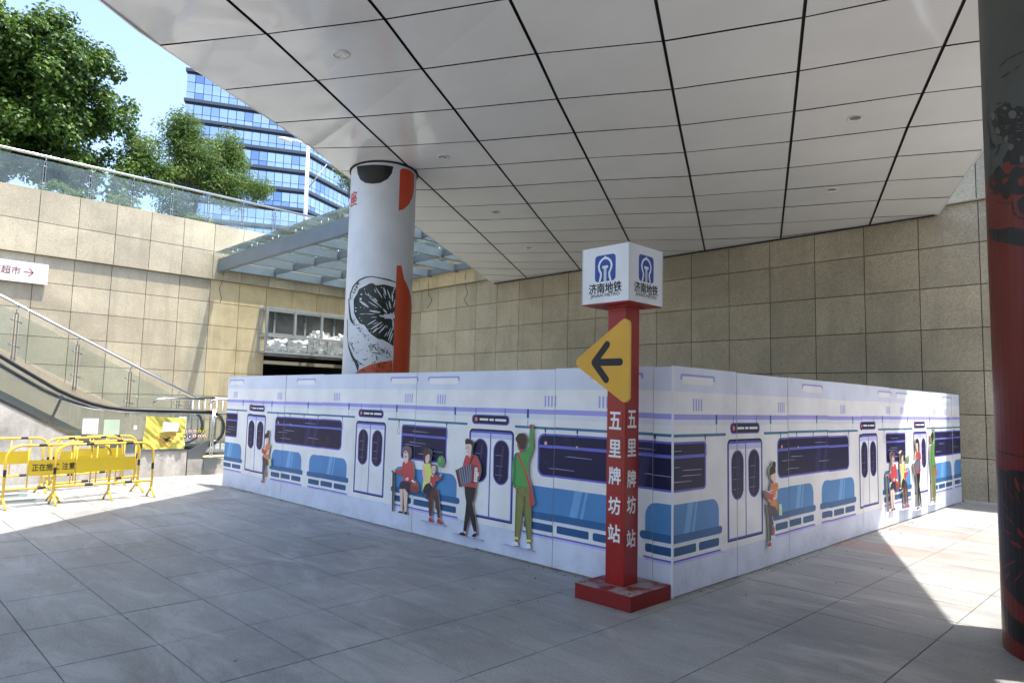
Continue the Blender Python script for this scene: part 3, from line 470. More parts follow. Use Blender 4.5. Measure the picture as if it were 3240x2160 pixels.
('peel_spot','151a1a',[-0.620,2.539,-0.624,2.532,-0.634,2.530,-0.642,2.535,-0.643,2.543,-0.635,2.548,-0.625,2.546]),
('peel_spot','151a1a',[-1.132,2.734,-1.137,2.728,-1.149,2.727,-1.160,2.731,-1.160,2.737,-1.150,2.740,-1.138,2.739]),
('peel_spot','151a1a',[-0.832,2.801,-0.835,2.795,-0.843,2.794,-0.850,2.798,-0.850,2.805,-0.844,2.809,-0.836,2.807]),
('peel_spot','151a1a',[-0.825,2.768,-0.829,2.758,-0.842,2.755,-0.852,2.762,-0.853,2.773,-0.844,2.780,-0.831,2.778]),
('peel_spot','151a1a',[-0.540,2.469,-0.543,2.463,-0.552,2.461,-0.559,2.465,-0.559,2.471,-0.553,2.475,-0.544,2.474]),
('peel_spot','151a1a',[-0.833,2.853,-0.838,2.845,-0.851,2.843,-0.861,2.848,-0.862,2.857,-0.852,2.863,-0.839,2.861]),
('peel_spot','151a1a',[-0.872,2.496,-0.875,2.493,-0.881,2.492,-0.886,2.494,-0.886,2.498,-0.881,2.500,-0.875,2.500]),
('peel_spot','151a1a',[-1.152,2.862,-1.156,2.856,-1.166,2.855,-1.174,2.859,-1.175,2.865,-1.167,2.869,-1.157,2.867]),
('peel_spot','151a1a',[-1.389,2.745,-1.394,2.741,-1.406,2.740,-1.415,2.743,-1.416,2.748,-1.407,2.750,-1.395,2.749]),
('peel_spot','151a1a',[-0.618,2.377,-0.624,2.368,-0.638,2.366,-0.650,2.372,-0.650,2.382,-0.639,2.388,-0.625,2.386]),
('peel_spot','151a1a',[-1.347,2.711,-1.353,2.705,-1.368,2.703,-1.381,2.708,-1.381,2.715,-1.369,2.719,-1.354,2.717]),
('peel_spot','151a1a',[-0.678,2.496,-0.684,2.487,-0.698,2.484,-0.710,2.490,-0.711,2.500,-0.700,2.507,-0.685,2.505]),
('peel_spot','151a1a',[-1.123,2.400,-1.130,2.392,-1.146,2.390,-1.160,2.395,-1.161,2.404,-1.148,2.409,-1.131,2.407]),
('peel_spot','151a1a',[-1.163,2.538,-1.169,2.527,-1.186,2.524,-1.200,2.532,-1.201,2.544,-1.188,2.551,-1.171,2.548]),
('peel_spot','151a1a',[-1.416,2.801,-1.422,2.795,-1.436,2.794,-1.449,2.798,-1.450,2.805,-1.438,2.809,-1.423,2.807]),
('peel_mark','171c1c',[-0.309,2.562,-0.312,2.544,-0.303,2.526,-0.293,2.527,-0.291,2.545,-0.300,2.563]),
('peel_mark','171c1c',[-0.396,2.553,-0.383,2.541,-0.363,2.534,-0.356,2.539,-0.369,2.550,-0.390,2.557]),
('peel_mark','171c1c',[-0.603,2.613,-0.608,2.633,-0.622,2.652,-0.632,2.650,-0.627,2.629,-0.611,2.611]),
('peel_mark','171c1c',[-0.814,2.672,-0.828,2.658,-0.831,2.643,-0.821,2.640,-0.808,2.654,-0.806,2.670]),
('peel_mark','171c1c',[-0.549,2.539,-0.534,2.547,-0.529,2.559,-0.538,2.563,-0.551,2.554,-0.556,2.541]),
('peel_mark','171c1c',[-0.697,2.661,-0.664,2.666,-0.636,2.677,-0.640,2.683,-0.672,2.678,-0.700,2.666]),
('peel_mark','171c1c',[-0.241,2.559,-0.265,2.552,-0.281,2.539,-0.274,2.534,-0.251,2.542,-0.235,2.556]),
('peel_mark','171c1c',[-0.741,2.683,-0.733,2.661,-0.714,2.641,-0.705,2.644,-0.714,2.665,-0.733,2.685]),
('peel_mark','171c1c',[-0.463,2.599,-0.473,2.591,-0.472,2.582,-0.462,2.580,-0.453,2.588,-0.455,2.598]),
('peel_mark','171c1c',[-0.626,2.635,-0.636,2.616,-0.636,2.597,-0.626,2.596,-0.616,2.614,-0.618,2.634]),
('peel_mark','171c1c',[-0.521,2.681,-0.556,2.688,-0.593,2.689,-0.594,2.683,-0.559,2.676,-0.523,2.676]),
('peel_mark','171c1c',[-0.665,2.669,-0.684,2.682,-0.708,2.689,-0.714,2.683,-0.695,2.671,-0.670,2.665]),
('peel_mark','171c1c',[-0.405,2.560,-0.373,2.558,-0.343,2.564,-0.344,2.570,-0.376,2.571,-0.406,2.565]),
('peel_mark','171c1c',[-0.469,2.565,-0.450,2.562,-0.432,2.565,-0.432,2.571,-0.450,2.574,-0.469,2.571]),
('peel_mark','171c1c',[-0.151,2.566,-0.166,2.571,-0.184,2.569,-0.186,2.563,-0.170,2.558,-0.153,2.561]),
('peel_mark','171c1c',[-0.440,2.523,-0.476,2.523,-0.510,2.516,-0.508,2.510,-0.473,2.510,-0.439,2.518]),
('peel_mark','171c1c',[-0.759,2.607,-0.769,2.628,-0.789,2.646,-0.798,2.643,-0.787,2.622,-0.766,2.605]),
('peel_mark','171c1c',[-0.650,2.635,-0.679,2.643,-0.711,2.644,-0.713,2.637,-0.683,2.630,-0.652,2.630]),
('peel_mark','171c1c',[-0.741,2.608,-0.765,2.594,-0.779,2.576,-0.771,2.572,-0.748,2.586,-0.734,2.605]),
('peel_mark','171c1c',[-0.508,2.590,-0.496,2.597,-0.495,2.608,-0.504,2.610,-0.515,2.603,-0.515,2.592]),
('peel_mark','171c1c',[-0.581,2.609,-0.601,2.605,-0.613,2.595,-0.607,2.590,-0.589,2.594,-0.577,2.605]),
('peel_mark','171c1c',[-0.515,2.560,-0.518,2.540,-0.511,2.522,-0.501,2.522,-0.498,2.542,-0.507,2.560]),
('peel_mark','171c1c',[-0.305,2.483,-0.293,2.463,-0.271,2.447,-0.262,2.450,-0.275,2.470,-0.297,2.486]),
('peel_mark','171c1c',[-0.548,2.597,-0.559,2.587,-0.560,2.575,-0.550,2.573,-0.540,2.583,-0.540,2.595]),
('peel_mark','171c1c',[-0.550,2.732,-0.576,2.723,-0.596,2.709,-0.589,2.704,-0.563,2.713,-0.545,2.728]),
('peel_mark','171c1c',[-0.777,2.666,-0.802,2.664,-0.823,2.656,-0.819,2.650,-0.794,2.652,-0.774,2.661]),
('peel_mark','171c1c',[-0.641,2.625,-0.625,2.614,-0.604,2.609,-0.599,2.615,-0.615,2.625,-0.636,2.629]),
('peel_mark','171c1c',[-0.512,2.520,-0.495,2.525,-0.485,2.535,-0.492,2.539,-0.508,2.534,-0.517,2.524]),
('peel_mark','171c1c',[-0.341,2.635,-0.343,2.645,-0.354,2.652,-0.364,2.649,-0.361,2.639,-0.348,2.633]),
('peel_mark','171c1c',[-0.503,2.623,-0.489,2.620,-0.475,2.623,-0.475,2.630,-0.489,2.633,-0.504,2.628]),
('peel_mark','171c1c',[-0.443,2.556,-0.429,2.544,-0.409,2.538,-0.402,2.543,-0.417,2.554,-0.438,2.560]),
('peel_mark','171c1c',[-0.325,2.554,-0.302,2.551,-0.279,2.555,-0.280,2.561,-0.303,2.564,-0.325,2.559]),
('peel_mark','171c1c',[-0.454,2.585,-0.440,2.602,-0.437,2.621,-0.446,2.622,-0.459,2.605,-0.462,2.586]),
('peel_mark','171c1c',[-0.736,2.634,-0.749,2.645,-0.768,2.650,-0.774,2.644,-0.760,2.634,-0.741,2.630]),
('peel_mark','171c1c',[-0.220,2.483,-0.237,2.485,-0.253,2.481,-0.252,2.474,-0.235,2.472,-0.219,2.477]),
('peel_mark','171c1c',[-0.288,2.572,-0.270,2.586,-0.262,2.602,-0.272,2.605,-0.289,2.591,-0.295,2.575]),
('peel_mark','171c1c',[-0.220,2.554,-0.222,2.533,-0.213,2.513,-0.202,2.514,-0.201,2.535,-0.211,2.555]),
('peel_mark','171c1c',[-0.773,2.689,-0.761,2.699,-0.759,2.712,-0.768,2.714,-0.780,2.703,-0.781,2.690]),
('peel_mark','171c1c',[-0.581,2.623,-0.555,2.619,-0.528,2.621,-0.527,2.628,-0.554,2.631,-0.581,2.628]),
('peel_mark','171c1c',[-0.392,2.604,-0.420,2.605,-0.447,2.600,-0.446,2.594,-0.418,2.593,-0.391,2.599]),
('peel_mark','171c1c',[-0.390,2.599,-0.415,2.593,-0.433,2.581,-0.427,2.576,-0.403,2.582,-0.385,2.595]),
('peel_mark','171c1c',[-0.711,2.632,-0.710,2.648,-0.720,2.662,-0.729,2.661,-0.729,2.646,-0.718,2.631]),
('peel_mark','171c1c',[-0.432,2.579,-0.406,2.574,-0.378,2.577,-0.378,2.583,-0.404,2.587,-0.432,2.584]),
('peel_mark','171c1c',[-0.151,2.478,-0.162,2.493,-0.183,2.504,-0.192,2.500,-0.180,2.485,-0.158,2.475]),
('peel_mark','171c1c',[-0.727,2.683,-0.710,2.674,-0.688,2.671,-0.684,2.677,-0.702,2.685,-0.724,2.687]),
('peel_mark','171c1c',[-0.688,2.683,-0.685,2.660,-0.671,2.639,-0.661,2.641,-0.665,2.663,-0.681,2.685]),
('peel_mark','171c1c',[-0.544,2.616,-0.533,2.636,-0.533,2.657,-0.543,2.658,-0.553,2.638,-0.552,2.617]),
('peel_mark','171c1c',[-0.232,2.530,-0.211,2.515,-0.182,2.505,-0.175,2.510,-0.197,2.524,-0.226,2.534]),
('peel_mark','171c1c',[-0.760,2.675,-0.772,2.687,-0.792,2.693,-0.799,2.688,-0.786,2.677,-0.766,2.671]),
('peel_mark','171c1c',[-0.392,2.593,-0.367,2.601,-0.348,2.614,-0.354,2.619,-0.379,2.611,-0.397,2.597]),
('peel_mark','171c1c',[-0.434,2.629,-0.447,2.621,-0.450,2.610,-0.441,2.607,-0.429,2.615,-0.427,2.626]),
('peel_mark','171c1c',[-0.654,2.665,-0.651,2.685,-0.659,2.704,-0.669,2.704,-0.671,2.684,-0.662,2.664]),
('peel_mark','171c1c',[-0.733,2.587,-0.715,2.598,-0.706,2.613,-0.715,2.617,-0.732,2.605,-0.740,2.590]),
('peel_mark','171c1c',[-0.426,2.605,-0.440,2.616,-0.460,2.621,-0.466,2.616,-0.452,2.605,-0.430,2.601]),
('peel_mark','171c1c',[-0.400,2.514,-0.419,2.514,-0.433,2.508,-0.430,2.502,-0.412,2.502,-0.398,2.509]),
('peel_mark','171c1c',[-0.609,2.601,-0.582,2.588,-0.550,2.580,-0.545,2.586,-0.573,2.599,-0.605,2.606]),
('peel_mark','171c1c',[-0.300,2.585,-0.295,2.571,-0.279,2.561,-0.270,2.564,-0.276,2.578,-0.293,2.588]),
('peel_mark','171c1c',[-0.377,2.584,-0.363,2.578,-0.347,2.579,-0.345,2.585,-0.359,2.590,-0.375,2.589]),
('peel_mark','171c1c',[-0.297,2.565,-0.286,2.573,-0.286,2.583,-0.296,2.585,-0.306,2.577,-0.305,2.567]),
('peel_mark','171c1c',[-0.259,2.562,-0.280,2.563,-0.299,2.558,-0.297,2.552,-0.276,2.551,-0.258,2.557]),
('peel_mark','2c1a14',[-0.193,2.333,-0.148,2.341,-0.105,2.354,-0.109,2.359,-0.155,2.351,-0.196,2.338]),
('peel_mark','2c1a14',[-0.533,2.284,-0.514,2.280,-0.495,2.282,-0.495,2.287,-0.514,2.291,-0.533,2.288]),
('peel_mark','2c1a14',[-0.973,2.199,-0.930,2.190,-0.885,2.187,-0.883,2.193,-0.926,2.201,-0.972,2.204]),
('peel_mark','2c1a14',[-0.550,2.330,-0.511,2.338,-0.476,2.352,-0.479,2.357,-0.518,2.348,-0.553,2.334]),
('peel_mark','2c1a14',[-1.083,2.320,-1.037,2.321,-0.994,2.329,-0.996,2.335,-1.041,2.333,-1.085,2.324]),
('peel_mark','2c1a14',[-0.192,2.303,-0.146,2.310,-0.103,2.323,-0.107,2.328,-0.153,2.321,-0.195,2.308]),
('peel_mark','2c1a14',[-0.793,2.265,-0.776,2.262,-0.761,2.265,-0.761,2.271,-0.778,2.273,-0.794,2.269]),
('peel_mark','2c1a14',[-0.986,2.323,-0.955,2.313,-0.922,2.309,-0.919,2.314,-0.949,2.324,-0.984,2.327]),
('peel_mark','2c1a14',[-0.436,2.298,-0.381,2.296,-0.326,2.300,-0.326,2.306,-0.382,2.307,-0.437,2.302]),
('peel_mark','2c1a14',[-0.708,2.349,-0.694,2.344,-0.678,2.345,-0.676,2.350,-0.691,2.355,-0.707,2.353]),
('peel_mark','2c1a14',[-0.591,2.307,-0.544,2.307,-0.497,2.314,-0.498,2.319,-0.546,2.318,-0.592,2.311]),
('peel_mark','2c1a14',[-0.280,2.216,-0.228,2.203,-0.173,2.197,-0.170,2.202,-0.223,2.214,-0.278,2.221]),
('peel_mark','2c1a14',[-0.186,2.315,-0.168,2.314,-0.153,2.319,-0.155,2.325,-0.173,2.325,-0.188,2.319]),
('peel_mark','2c1a14',[-0.651,2.357,-0.619,2.362,-0.590,2.372,-0.593,2.377,-0.626,2.372,-0.654,2.361]),
('peel_mark','2c1a14',[-0.684,2.239,-0.637,2.238,-0.591,2.243,-0.592,2.249,-0.639,2.250,-0.684,2.244]),
('peel_mark','2c1a14',[-1.065,2.232,-1.051,2.226,-1.033,2.226,-1.031,2.231,-1.045,2.236,-1.063,2.236]),
('peel_mark','2c1a14',[-0.740,2.246,-0.692,2.257,-0.648,2.275,-0.652,2.280,-0.700,2.268,-0.743,2.250]),
('peel_mark','2c1a14',[-0.146,2.250,-0.125,2.243,-0.101,2.241,-0.098,2.247,-0.119,2.254,-0.144,2.254]),
('peel_mark','2c1a14',[-0.178,2.220,-0.136,2.224,-0.097,2.233,-0.100,2.239,-0.142,2.235,-0.180,2.225]),
('peel_mark','2c1a14',[-0.986,2.208,-0.958,2.214,-0.936,2.225,-0.941,2.230,-0.968,2.223,-0.990,2.212]),
('peel_mark','2c1a14',[-0.539,2.332,-0.509,2.331,-0.479,2.336,-0.480,2.342,-0.511,2.342,-0.540,2.336]),
('peel_mark','2c1a14',[-0.451,2.285,-0.412,2.273,-0.369,2.266,-0.366,2.271,-0.405,2.284,-0.448,2.290]),
('peel_mark','2c1a14',[-0.404,2.370,-0.348,2.360,-0.290,2.357,-0.288,2.363,-0.345,2.372,-0.403,2.374]),
('peel_mark','2c1a14',[-0.948,2.225,-0.932,2.218,-0.912,2.217,-0.910,2.222,-0.926,2.229,-0.946,2.229]),
('peel_mark','2c1a14',[-0.499,2.318,-0.439,2.322,-0.380,2.333,-0.382,2.338,-0.443,2.334,-0.501,2.323]),
('peel_mark','2c1a14',[-0.541,2.290,-0.512,2.280,-0.480,2.277,-0.477,2.282,-0.506,2.291,-0.538,2.294]),
('peel_mark','2c1a14',[-0.950,2.200,-0.895,2.211,-0.845,2.228,-0.849,2.233,-0.903,2.221,-0.953,2.204]),
('peel_mark','2c1a14',[-0.142,2.303,-0.118,2.311,-0.102,2.324,-0.109,2.328,-0.132,2.319,-0.147,2.306]),
('peel_mark','2c1a14',[-0.563,2.239,-0.545,2.227,-0.521,2.221,-0.516,2.226,-0.535,2.237,-0.560,2.243]),
('peel_mark','2c1a14',[-1.047,2.199,-0.991,2.217,-0.944,2.241,-0.949,2.246,-1.003,2.227,-1.052,2.203]),
('peel_mark','2c1a14',[-0.225,2.228,-0.199,2.227,-0.174,2.232,-0.176,2.238,-0.202,2.238,-0.226,2.233]),
('peel_mark','2c1a14',[-0.515,2.298,-0.494,2.291,-0.470,2.291,-0.469,2.297,-0.490,2.303,-0.514,2.302]),
('peel_mark','2c1a14',[-0.628,2.216,-0.572,2.210,-0.515,2.210,-0.514,2.216,-0.571,2.221,-0.628,2.221]),
('peel_mark','2c1a14',[-0.374,2.351,-0.352,2.346,-0.328,2.347,-0.327,2.352,-0.350,2.357,-0.373,2.355]),
('peel_mark','171c1c',[-0.748,2.542,-0.628,2.527,-0.506,2.521,-0.504,2.529,-0.625,2.542,-0.747,2.548]),
('peel_mark','171c1c',[-0.924,2.413,-0.870,2.420,-0.820,2.433,-0.824,2.439,-0.877,2.432,-0.927,2.418]),
('peel_mark','171c1c',[-0.993,2.426,-0.946,2.407,-0.894,2.394,-0.890,2.400,-0.936,2.418,-0.989,2.430]),
('peel_mark','171c1c',[-0.610,2.503,-0.600,2.454,-0.575,2.408,-0.561,2.410,-0.572,2.458,-0.599,2.504]),
('peel_mark','171c1c',[-0.576,2.406,-0.549,2.410,-0.527,2.419,-0.531,2.425,-0.557,2.421,-0.580,2.411]),
('peel_mark','171c1c',[-1.496,2.738,-1.434,2.689,-1.361,2.645,-1.347,2.649,-1.403,2.697,-1.482,2.741]),
('peel_mark','171c1c',[-1.393,2.672,-1.348,2.617,-1.285,2.567,-1.269,2.570,-1.312,2.624,-1.378,2.674]),
('peel_mark','171c1c',[-1.326,2.451,-1.230,2.401,-1.128,2.360,-1.116,2.367,-1.204,2.416,-1.315,2.457]),
('peel_mark','171c1c',[-1.127,2.373,-1.060,2.341,-0.987,2.316,-0.978,2.323,-1.042,2.355,-1.119,2.379]),
]
TR_COLNEAR=[
('red_wrap','64150e',[-2.722,3.177,-2.083,3.074,-2.132,2.399,-2.761,2.448]),
('red_wrap','64150e',[-2.617,2.488,-2.129,2.448,-2.326,0.034,-2.962,-0.012,-2.962,0.275,-2.782,0.913,-2.766,1.370]),
('red_wrap','64150e',[-2.692,3.502,-2.348,3.517,-2.199,3.519,-2.053,3.497,-2.090,2.988,-2.738,3.085]),
('black_print','08080a',[-2.533,3.948,-2.479,3.988,-2.378,3.994,-2.266,3.993,-2.204,3.986,-2.167,3.937,-2.130,3.921,-2.107,3.938,-2.026,3.904,-2.055,3.491,-2.097,3.490,-2.183,3.508,-2.251,3.557,-2.330,3.555,-2.341,3.587,-2.298,3.603,-2.270,3.629,-2.172,3.657,-2.251,3.702,-2.317,3.704,-2.333,3.760,-2.429,3.796,-2.458,3.850,-2.528,3.907]),
('black_print','08080a',[-2.658,3.516,-2.534,3.524,-2.404,3.555,-2.309,3.483,-2.208,3.481,-2.150,3.495,-2.057,3.463,-2.070,3.273,-2.155,3.282,-2.222,3.307,-2.287,3.275,-2.354,3.293,-2.394,3.346,-2.478,3.342,-2.572,3.400,-2.672,3.438]),
('black_print','08080a',[-2.159,3.233,-2.070,3.267,-2.080,3.133,-2.123,3.140,-2.141,3.186]),
('grey_cell','50534f',[-2.114,3.872,-2.120,3.860,-2.135,3.852,-2.156,3.851,-2.180,3.857,-2.201,3.869,-2.216,3.884,-2.221,3.900,-2.214,3.913,-2.197,3.920,-2.175,3.921,-2.151,3.914,-2.131,3.903,-2.118,3.888]),
('grey_cell','50534f',[-2.436,3.943,-2.441,3.931,-2.452,3.924,-2.468,3.922,-2.486,3.926,-2.502,3.936,-2.512,3.950,-2.515,3.964,-2.509,3.976,-2.496,3.983,-2.479,3.984,-2.462,3.980,-2.447,3.970,-2.438,3.957]),
('grey_cell','50534f',[-2.234,3.952,-2.237,3.947,-2.247,3.945,-2.261,3.946,-2.277,3.951,-2.291,3.957,-2.301,3.964,-2.304,3.971,-2.300,3.975,-2.290,3.977,-2.275,3.975,-2.259,3.971,-2.246,3.965,-2.236,3.958]),
('grey_cell','50534f',[-2.052,3.525,-2.055,3.513,-2.062,3.505,-2.071,3.501,-2.081,3.503,-2.089,3.510,-2.095,3.521,-2.096,3.534,-2.093,3.545,-2.086,3.554,-2.077,3.557,-2.067,3.555,-2.059,3.548,-2.054,3.537]),
('grey_cell','50534f',[-2.307,3.740,-2.247,3.752,-2.231,3.722,-2.264,3.698,-2.303,3.710]),
('grey_cell','50534f',[-2.235,3.672,-2.171,3.667,-2.167,3.637,-2.209,3.621,-2.237,3.647]),
('grey_cell','50534f',[-2.440,3.852,-2.392,3.846,-2.350,3.809,-2.367,3.788,-2.436,3.811]),
('red_cell','64150e',[-2.198,3.492,-2.206,3.474,-2.226,3.463,-2.255,3.460,-2.287,3.467,-2.317,3.482,-2.338,3.502,-2.344,3.523,-2.334,3.540,-2.311,3.551,-2.280,3.553,-2.248,3.546,-2.221,3.531,-2.203,3.512]),
('red_cell','64150e',[-2.572,3.485,-2.476,3.440,-2.488,3.416,-2.567,3.441]),
('red_cell','64150e',[-2.355,3.441,-2.254,3.434,-2.257,3.409,-2.352,3.396]),
('red_cell','64150e',[-2.136,3.391,-2.061,3.405,-2.066,3.334,-2.118,3.344]),
('grey_streak','50534f',[-2.279,3.823,-2.236,3.815,-2.196,3.812,-2.197,3.815,-2.238,3.822,-2.280,3.826]),
('grey_streak','50534f',[-2.280,3.807,-2.251,3.801,-2.224,3.799,-2.225,3.803,-2.253,3.808,-2.281,3.810]),
('grey_streak','50534f',[-2.116,3.805,-2.080,3.797,-2.045,3.792,-2.046,3.795,-2.081,3.803,-2.117,3.808]),
('grey_streak','50534f',[-2.131,3.751,-2.094,3.742,-2.059,3.737,-2.059,3.741,-2.095,3.750,-2.131,3.754]),
('grey_streak','50534f',[-2.113,3.845,-2.091,3.840,-2.071,3.840,-2.073,3.846,-2.094,3.850,-2.114,3.849]),
('grey_streak','50534f',[-2.058,3.877,-2.062,3.865,-2.056,3.851,-2.047,3.850,-2.044,3.862,-2.051,3.876]),
('grey_streak','50534f',[-2.126,3.689,-2.102,3.676,-2.075,3.670,-2.073,3.676,-2.097,3.688,-2.124,3.693]),
('grey_streak','50534f',[-2.113,3.778,-2.099,3.773,-2.087,3.775,-2.088,3.780,-2.101,3.784,-2.114,3.782]),
('grey_streak','50534f',[-2.222,3.708,-2.215,3.701,-2.205,3.700,-2.201,3.705,-2.207,3.712,-2.218,3.712]),
('grey_streak','50534f',[-2.212,3.732,-2.198,3.726,-2.183,3.725,-2.183,3.729,-2.197,3.735,-2.212,3.736]),
('grey_streak','50534f',[-2.334,3.847,-2.328,3.837,-2.316,3.826,-2.310,3.826,-2.316,3.837,-2.330,3.847]),
('grey_streak','50534f',[-2.424,3.960,-2.416,3.927,-2.399,3.894,-2.391,3.892,-2.400,3.925,-2.418,3.958]),
('grey_streak','50534f',[-2.354,3.940,-2.314,3.919,-2.274,3.900,-2.272,3.901,-2.309,3.922,-2.351,3.942]),
('grey_streak','50534f',[-2.078,3.761,-2.062,3.753,-2.044,3.747,-2.043,3.749,-2.059,3.757,-2.077,3.763]),
('ink_line','0a0a0a',[-2.625,4.058,-2.571,4.042,-2.523,4.031,-2.523,4.035,-2.570,4.049,-2.624,4.061]),
('ink_line','0a0a0a',[-2.618,4.051,-2.636,4.033,-2.640,4.010,-2.626,4.006,-2.610,4.025,-2.608,4.049]),
('ink_line','0a0a0a',[-2.629,3.980,-2.651,3.945,-2.657,3.906,-2.643,3.902,-2.624,3.938,-2.619,3.977]),
('ink_line','0a0a0a',[-2.579,3.900,-2.604,3.866,-2.615,3.828,-2.601,3.824,-2.576,3.859,-2.568,3.897]),
('ink_line','0a0a0a',[-2.585,3.814,-2.593,3.765,-2.568,3.709,-2.540,3.704,-2.536,3.753,-2.562,3.809]),
('ink_line','0a0a0a',[-2.516,3.750,-2.514,3.728,-2.486,3.703,-2.463,3.700,-2.468,3.723,-2.497,3.748]),
('ink_line','0a0a0a',[-2.419,3.701,-2.379,3.702,-2.348,3.710,-2.355,3.715,-2.392,3.712,-2.425,3.705]),
('ink_line','0a0a0a',[-2.362,3.709,-2.417,3.680,-2.467,3.648,-2.458,3.644,-2.400,3.673,-2.356,3.706]),
('ink_line','0a0a0a',[-2.628,3.643,-2.606,3.617,-2.574,3.591,-2.564,3.590,-2.584,3.615,-2.618,3.642]),
('ink_line','0a0a0a',[-2.554,3.581,-2.575,3.577,-2.580,3.567,-2.565,3.563,-2.546,3.568,-2.543,3.578]),
('ink_line','0a0a0a',[-2.490,3.533,-2.432,3.535,-2.387,3.543,-2.393,3.548,-2.446,3.545,-2.496,3.537]),
('ink_line','0a0a0a',[-2.404,4.025,-2.356,4.015,-2.315,4.013,-2.319,4.020,-2.363,4.028,-2.407,4.030]),
('ink_line','0a0a0a',[-2.303,3.998,-2.261,3.994,-2.226,3.996,-2.229,4.001,-2.269,4.004,-2.306,4.002]),
('ink_line','0a0a0a',[-2.714,4.076,-2.660,4.071,-2.620,4.071,-2.625,4.074,-2.672,4.077,-2.720,4.078]),
('ink_line','0a0a0a',[-2.347,4.291,-2.266,4.300,-2.199,4.317,-2.205,4.322,-2.278,4.311,-2.352,4.295]),
('ink_line','0a0a0a',[-2.201,4.318,-2.125,4.311,-2.058,4.312,-2.061,4.317,-2.131,4.321,-2.203,4.322]),
('ink_line','0a0a0a',[-2.058,4.312,-2.024,4.311,-1.995,4.316,-1.999,4.321,-2.031,4.322,-2.061,4.317]),
('ink_line','0a0a0a',[-2.298,4.199,-2.228,4.198,-2.172,4.207,-2.179,4.215,-2.243,4.214,-2.304,4.206]),
('ink_line','0a0a0a',[-2.123,4.210,-2.076,4.211,-2.034,4.219,-2.038,4.224,-2.083,4.221,-2.126,4.214]),
('ink_line','0a0a0a',[-2.686,4.168,-2.604,4.198,-2.547,4.235,-2.555,4.238,-2.623,4.205,-2.696,4.171]),
('ink_line','0a0a0a',[-2.515,4.242,-2.491,4.246,-2.474,4.253,-2.480,4.257,-2.504,4.252,-2.521,4.245]),
('ink_line','0a0a0a',[-2.494,3.298,-2.434,3.274,-2.374,3.256,-2.369,3.260,-2.423,3.282,-2.490,3.301]),
('ink_line','0a0a0a',[-2.343,3.248,-2.288,3.240,-2.239,3.238,-2.240,3.243,-2.291,3.250,-2.344,3.252]),
('ink_line','0a0a0a',[-2.232,3.252,-2.231,3.210,-2.216,3.167,-2.203,3.166,-2.205,3.207,-2.221,3.251]),
('ink_line','0a0a0a',[-2.214,3.165,-2.192,3.140,-2.161,3.119,-2.152,3.122,-2.173,3.146,-2.205,3.167]),
('ink_line','0a0a0a',[-2.158,3.118,-2.123,3.101,-2.085,3.090,-2.081,3.096,-2.115,3.112,-2.155,3.122]),
('ink_line','0a0a0a',[-2.681,3.391,-2.536,3.358,-2.427,3.337,-2.426,3.341,-2.532,3.367,-2.679,3.395]),
('black_band','0a0a0a',[-2.728,3.128,-2.421,3.068,-2.242,3.059,-2.088,3.017,-2.090,2.988,-2.738,3.085]),
('black_band','0a0a0a',[-2.755,3.118,-2.313,3.050,-2.088,3.001,-2.096,2.893,-2.354,2.958,-2.637,3.022]),
('black_print','08080a',[-2.743,1.330,-2.643,1.308,-2.503,1.290,-2.445,1.309,-2.325,1.311,-2.217,1.307,-2.295,0.372,-2.412,0.400,-2.517,0.432,-2.634,0.464,-2.703,0.514,-2.774,0.678,-2.782,0.913,-2.769,1.172]),
('ink_line','0a0a0a',[-2.736,1.431,-2.410,1.414,-2.211,1.402,-2.207,1.409,-2.400,1.428,-2.726,1.437]),
('black_print','08080a',[-2.755,0.355,-2.602,0.290,-2.451,0.268,-2.306,0.256,-2.319,0.111,-2.496,0.114,-2.710,0.172]),
('red_streak','6e1f17',[-2.617,1.237,-2.490,1.159,-2.383,1.083,-2.377,1.085,-2.474,1.163,-2.609,1.239]),
('red_streak','6e1f17',[-2.363,1.257,-2.345,1.206,-2.298,1.163,-2.272,1.169,-2.291,1.219,-2.340,1.262]),
('red_streak','6e1f17',[-2.353,1.160,-2.323,1.117,-2.286,1.077,-2.279,1.079,-2.307,1.121,-2.346,1.162]),
('red_streak','6e1f17',[-2.644,1.077,-2.579,1.045,-2.511,1.017,-2.500,1.020,-2.554,1.052,-2.632,1.080]),
('red_streak','6e1f17',[-2.637,0.996,-2.502,0.956,-2.389,0.919,-2.379,0.923,-2.479,0.964,-2.624,0.999]),
('red_streak','6e1f17',[-2.350,0.902,-2.320,0.868,-2.266,0.843,-2.244,0.853,-2.273,0.886,-2.330,0.910]),
('red_streak','6e1f17',[-2.480,0.798,-2.388,0.779,-2.295,0.771,-2.282,0.782,-2.359,0.801,-2.466,0.807]),
('red_streak','6e1f17',[-2.659,0.871,-2.548,0.854,-2.447,0.843,-2.435,0.849,-2.519,0.868,-2.643,0.877]),
('red_streak','6e1f17',[-2.671,0.586,-2.503,0.629,-2.392,0.672,-2.401,0.677,-2.526,0.640,-2.686,0.589]),
('red_streak','6e1f17',[-2.634,0.511,-2.550,0.545,-2.503,0.579,-2.525,0.581,-2.601,0.548,-2.660,0.512]),
('red_streak','6e1f17',[-2.447,0.510,-2.353,0.561,-2.279,0.612,-2.286,0.614,-2.369,0.565,-2.455,0.511]),
('red_streak','6e1f17',[-2.710,0.664,-2.630,0.687,-2.574,0.710,-2.581,0.711,-2.648,0.689,-2.719,0.664]),
('red_streak','6e1f17',[-2.244,1.227,-2.243,1.202,-2.232,1.179,-2.222,1.181,-2.224,1.205,-2.236,1.228]),
('red_streak','6e1f17',[-2.672,0.759,-2.610,0.760,-2.555,0.764,-2.552,0.767,-2.604,0.767,-2.669,0.762]),
]
ARROW_TRI = [(-0.800, 2.094), (-0.152, 1.690), (-0.152, 2.515)]
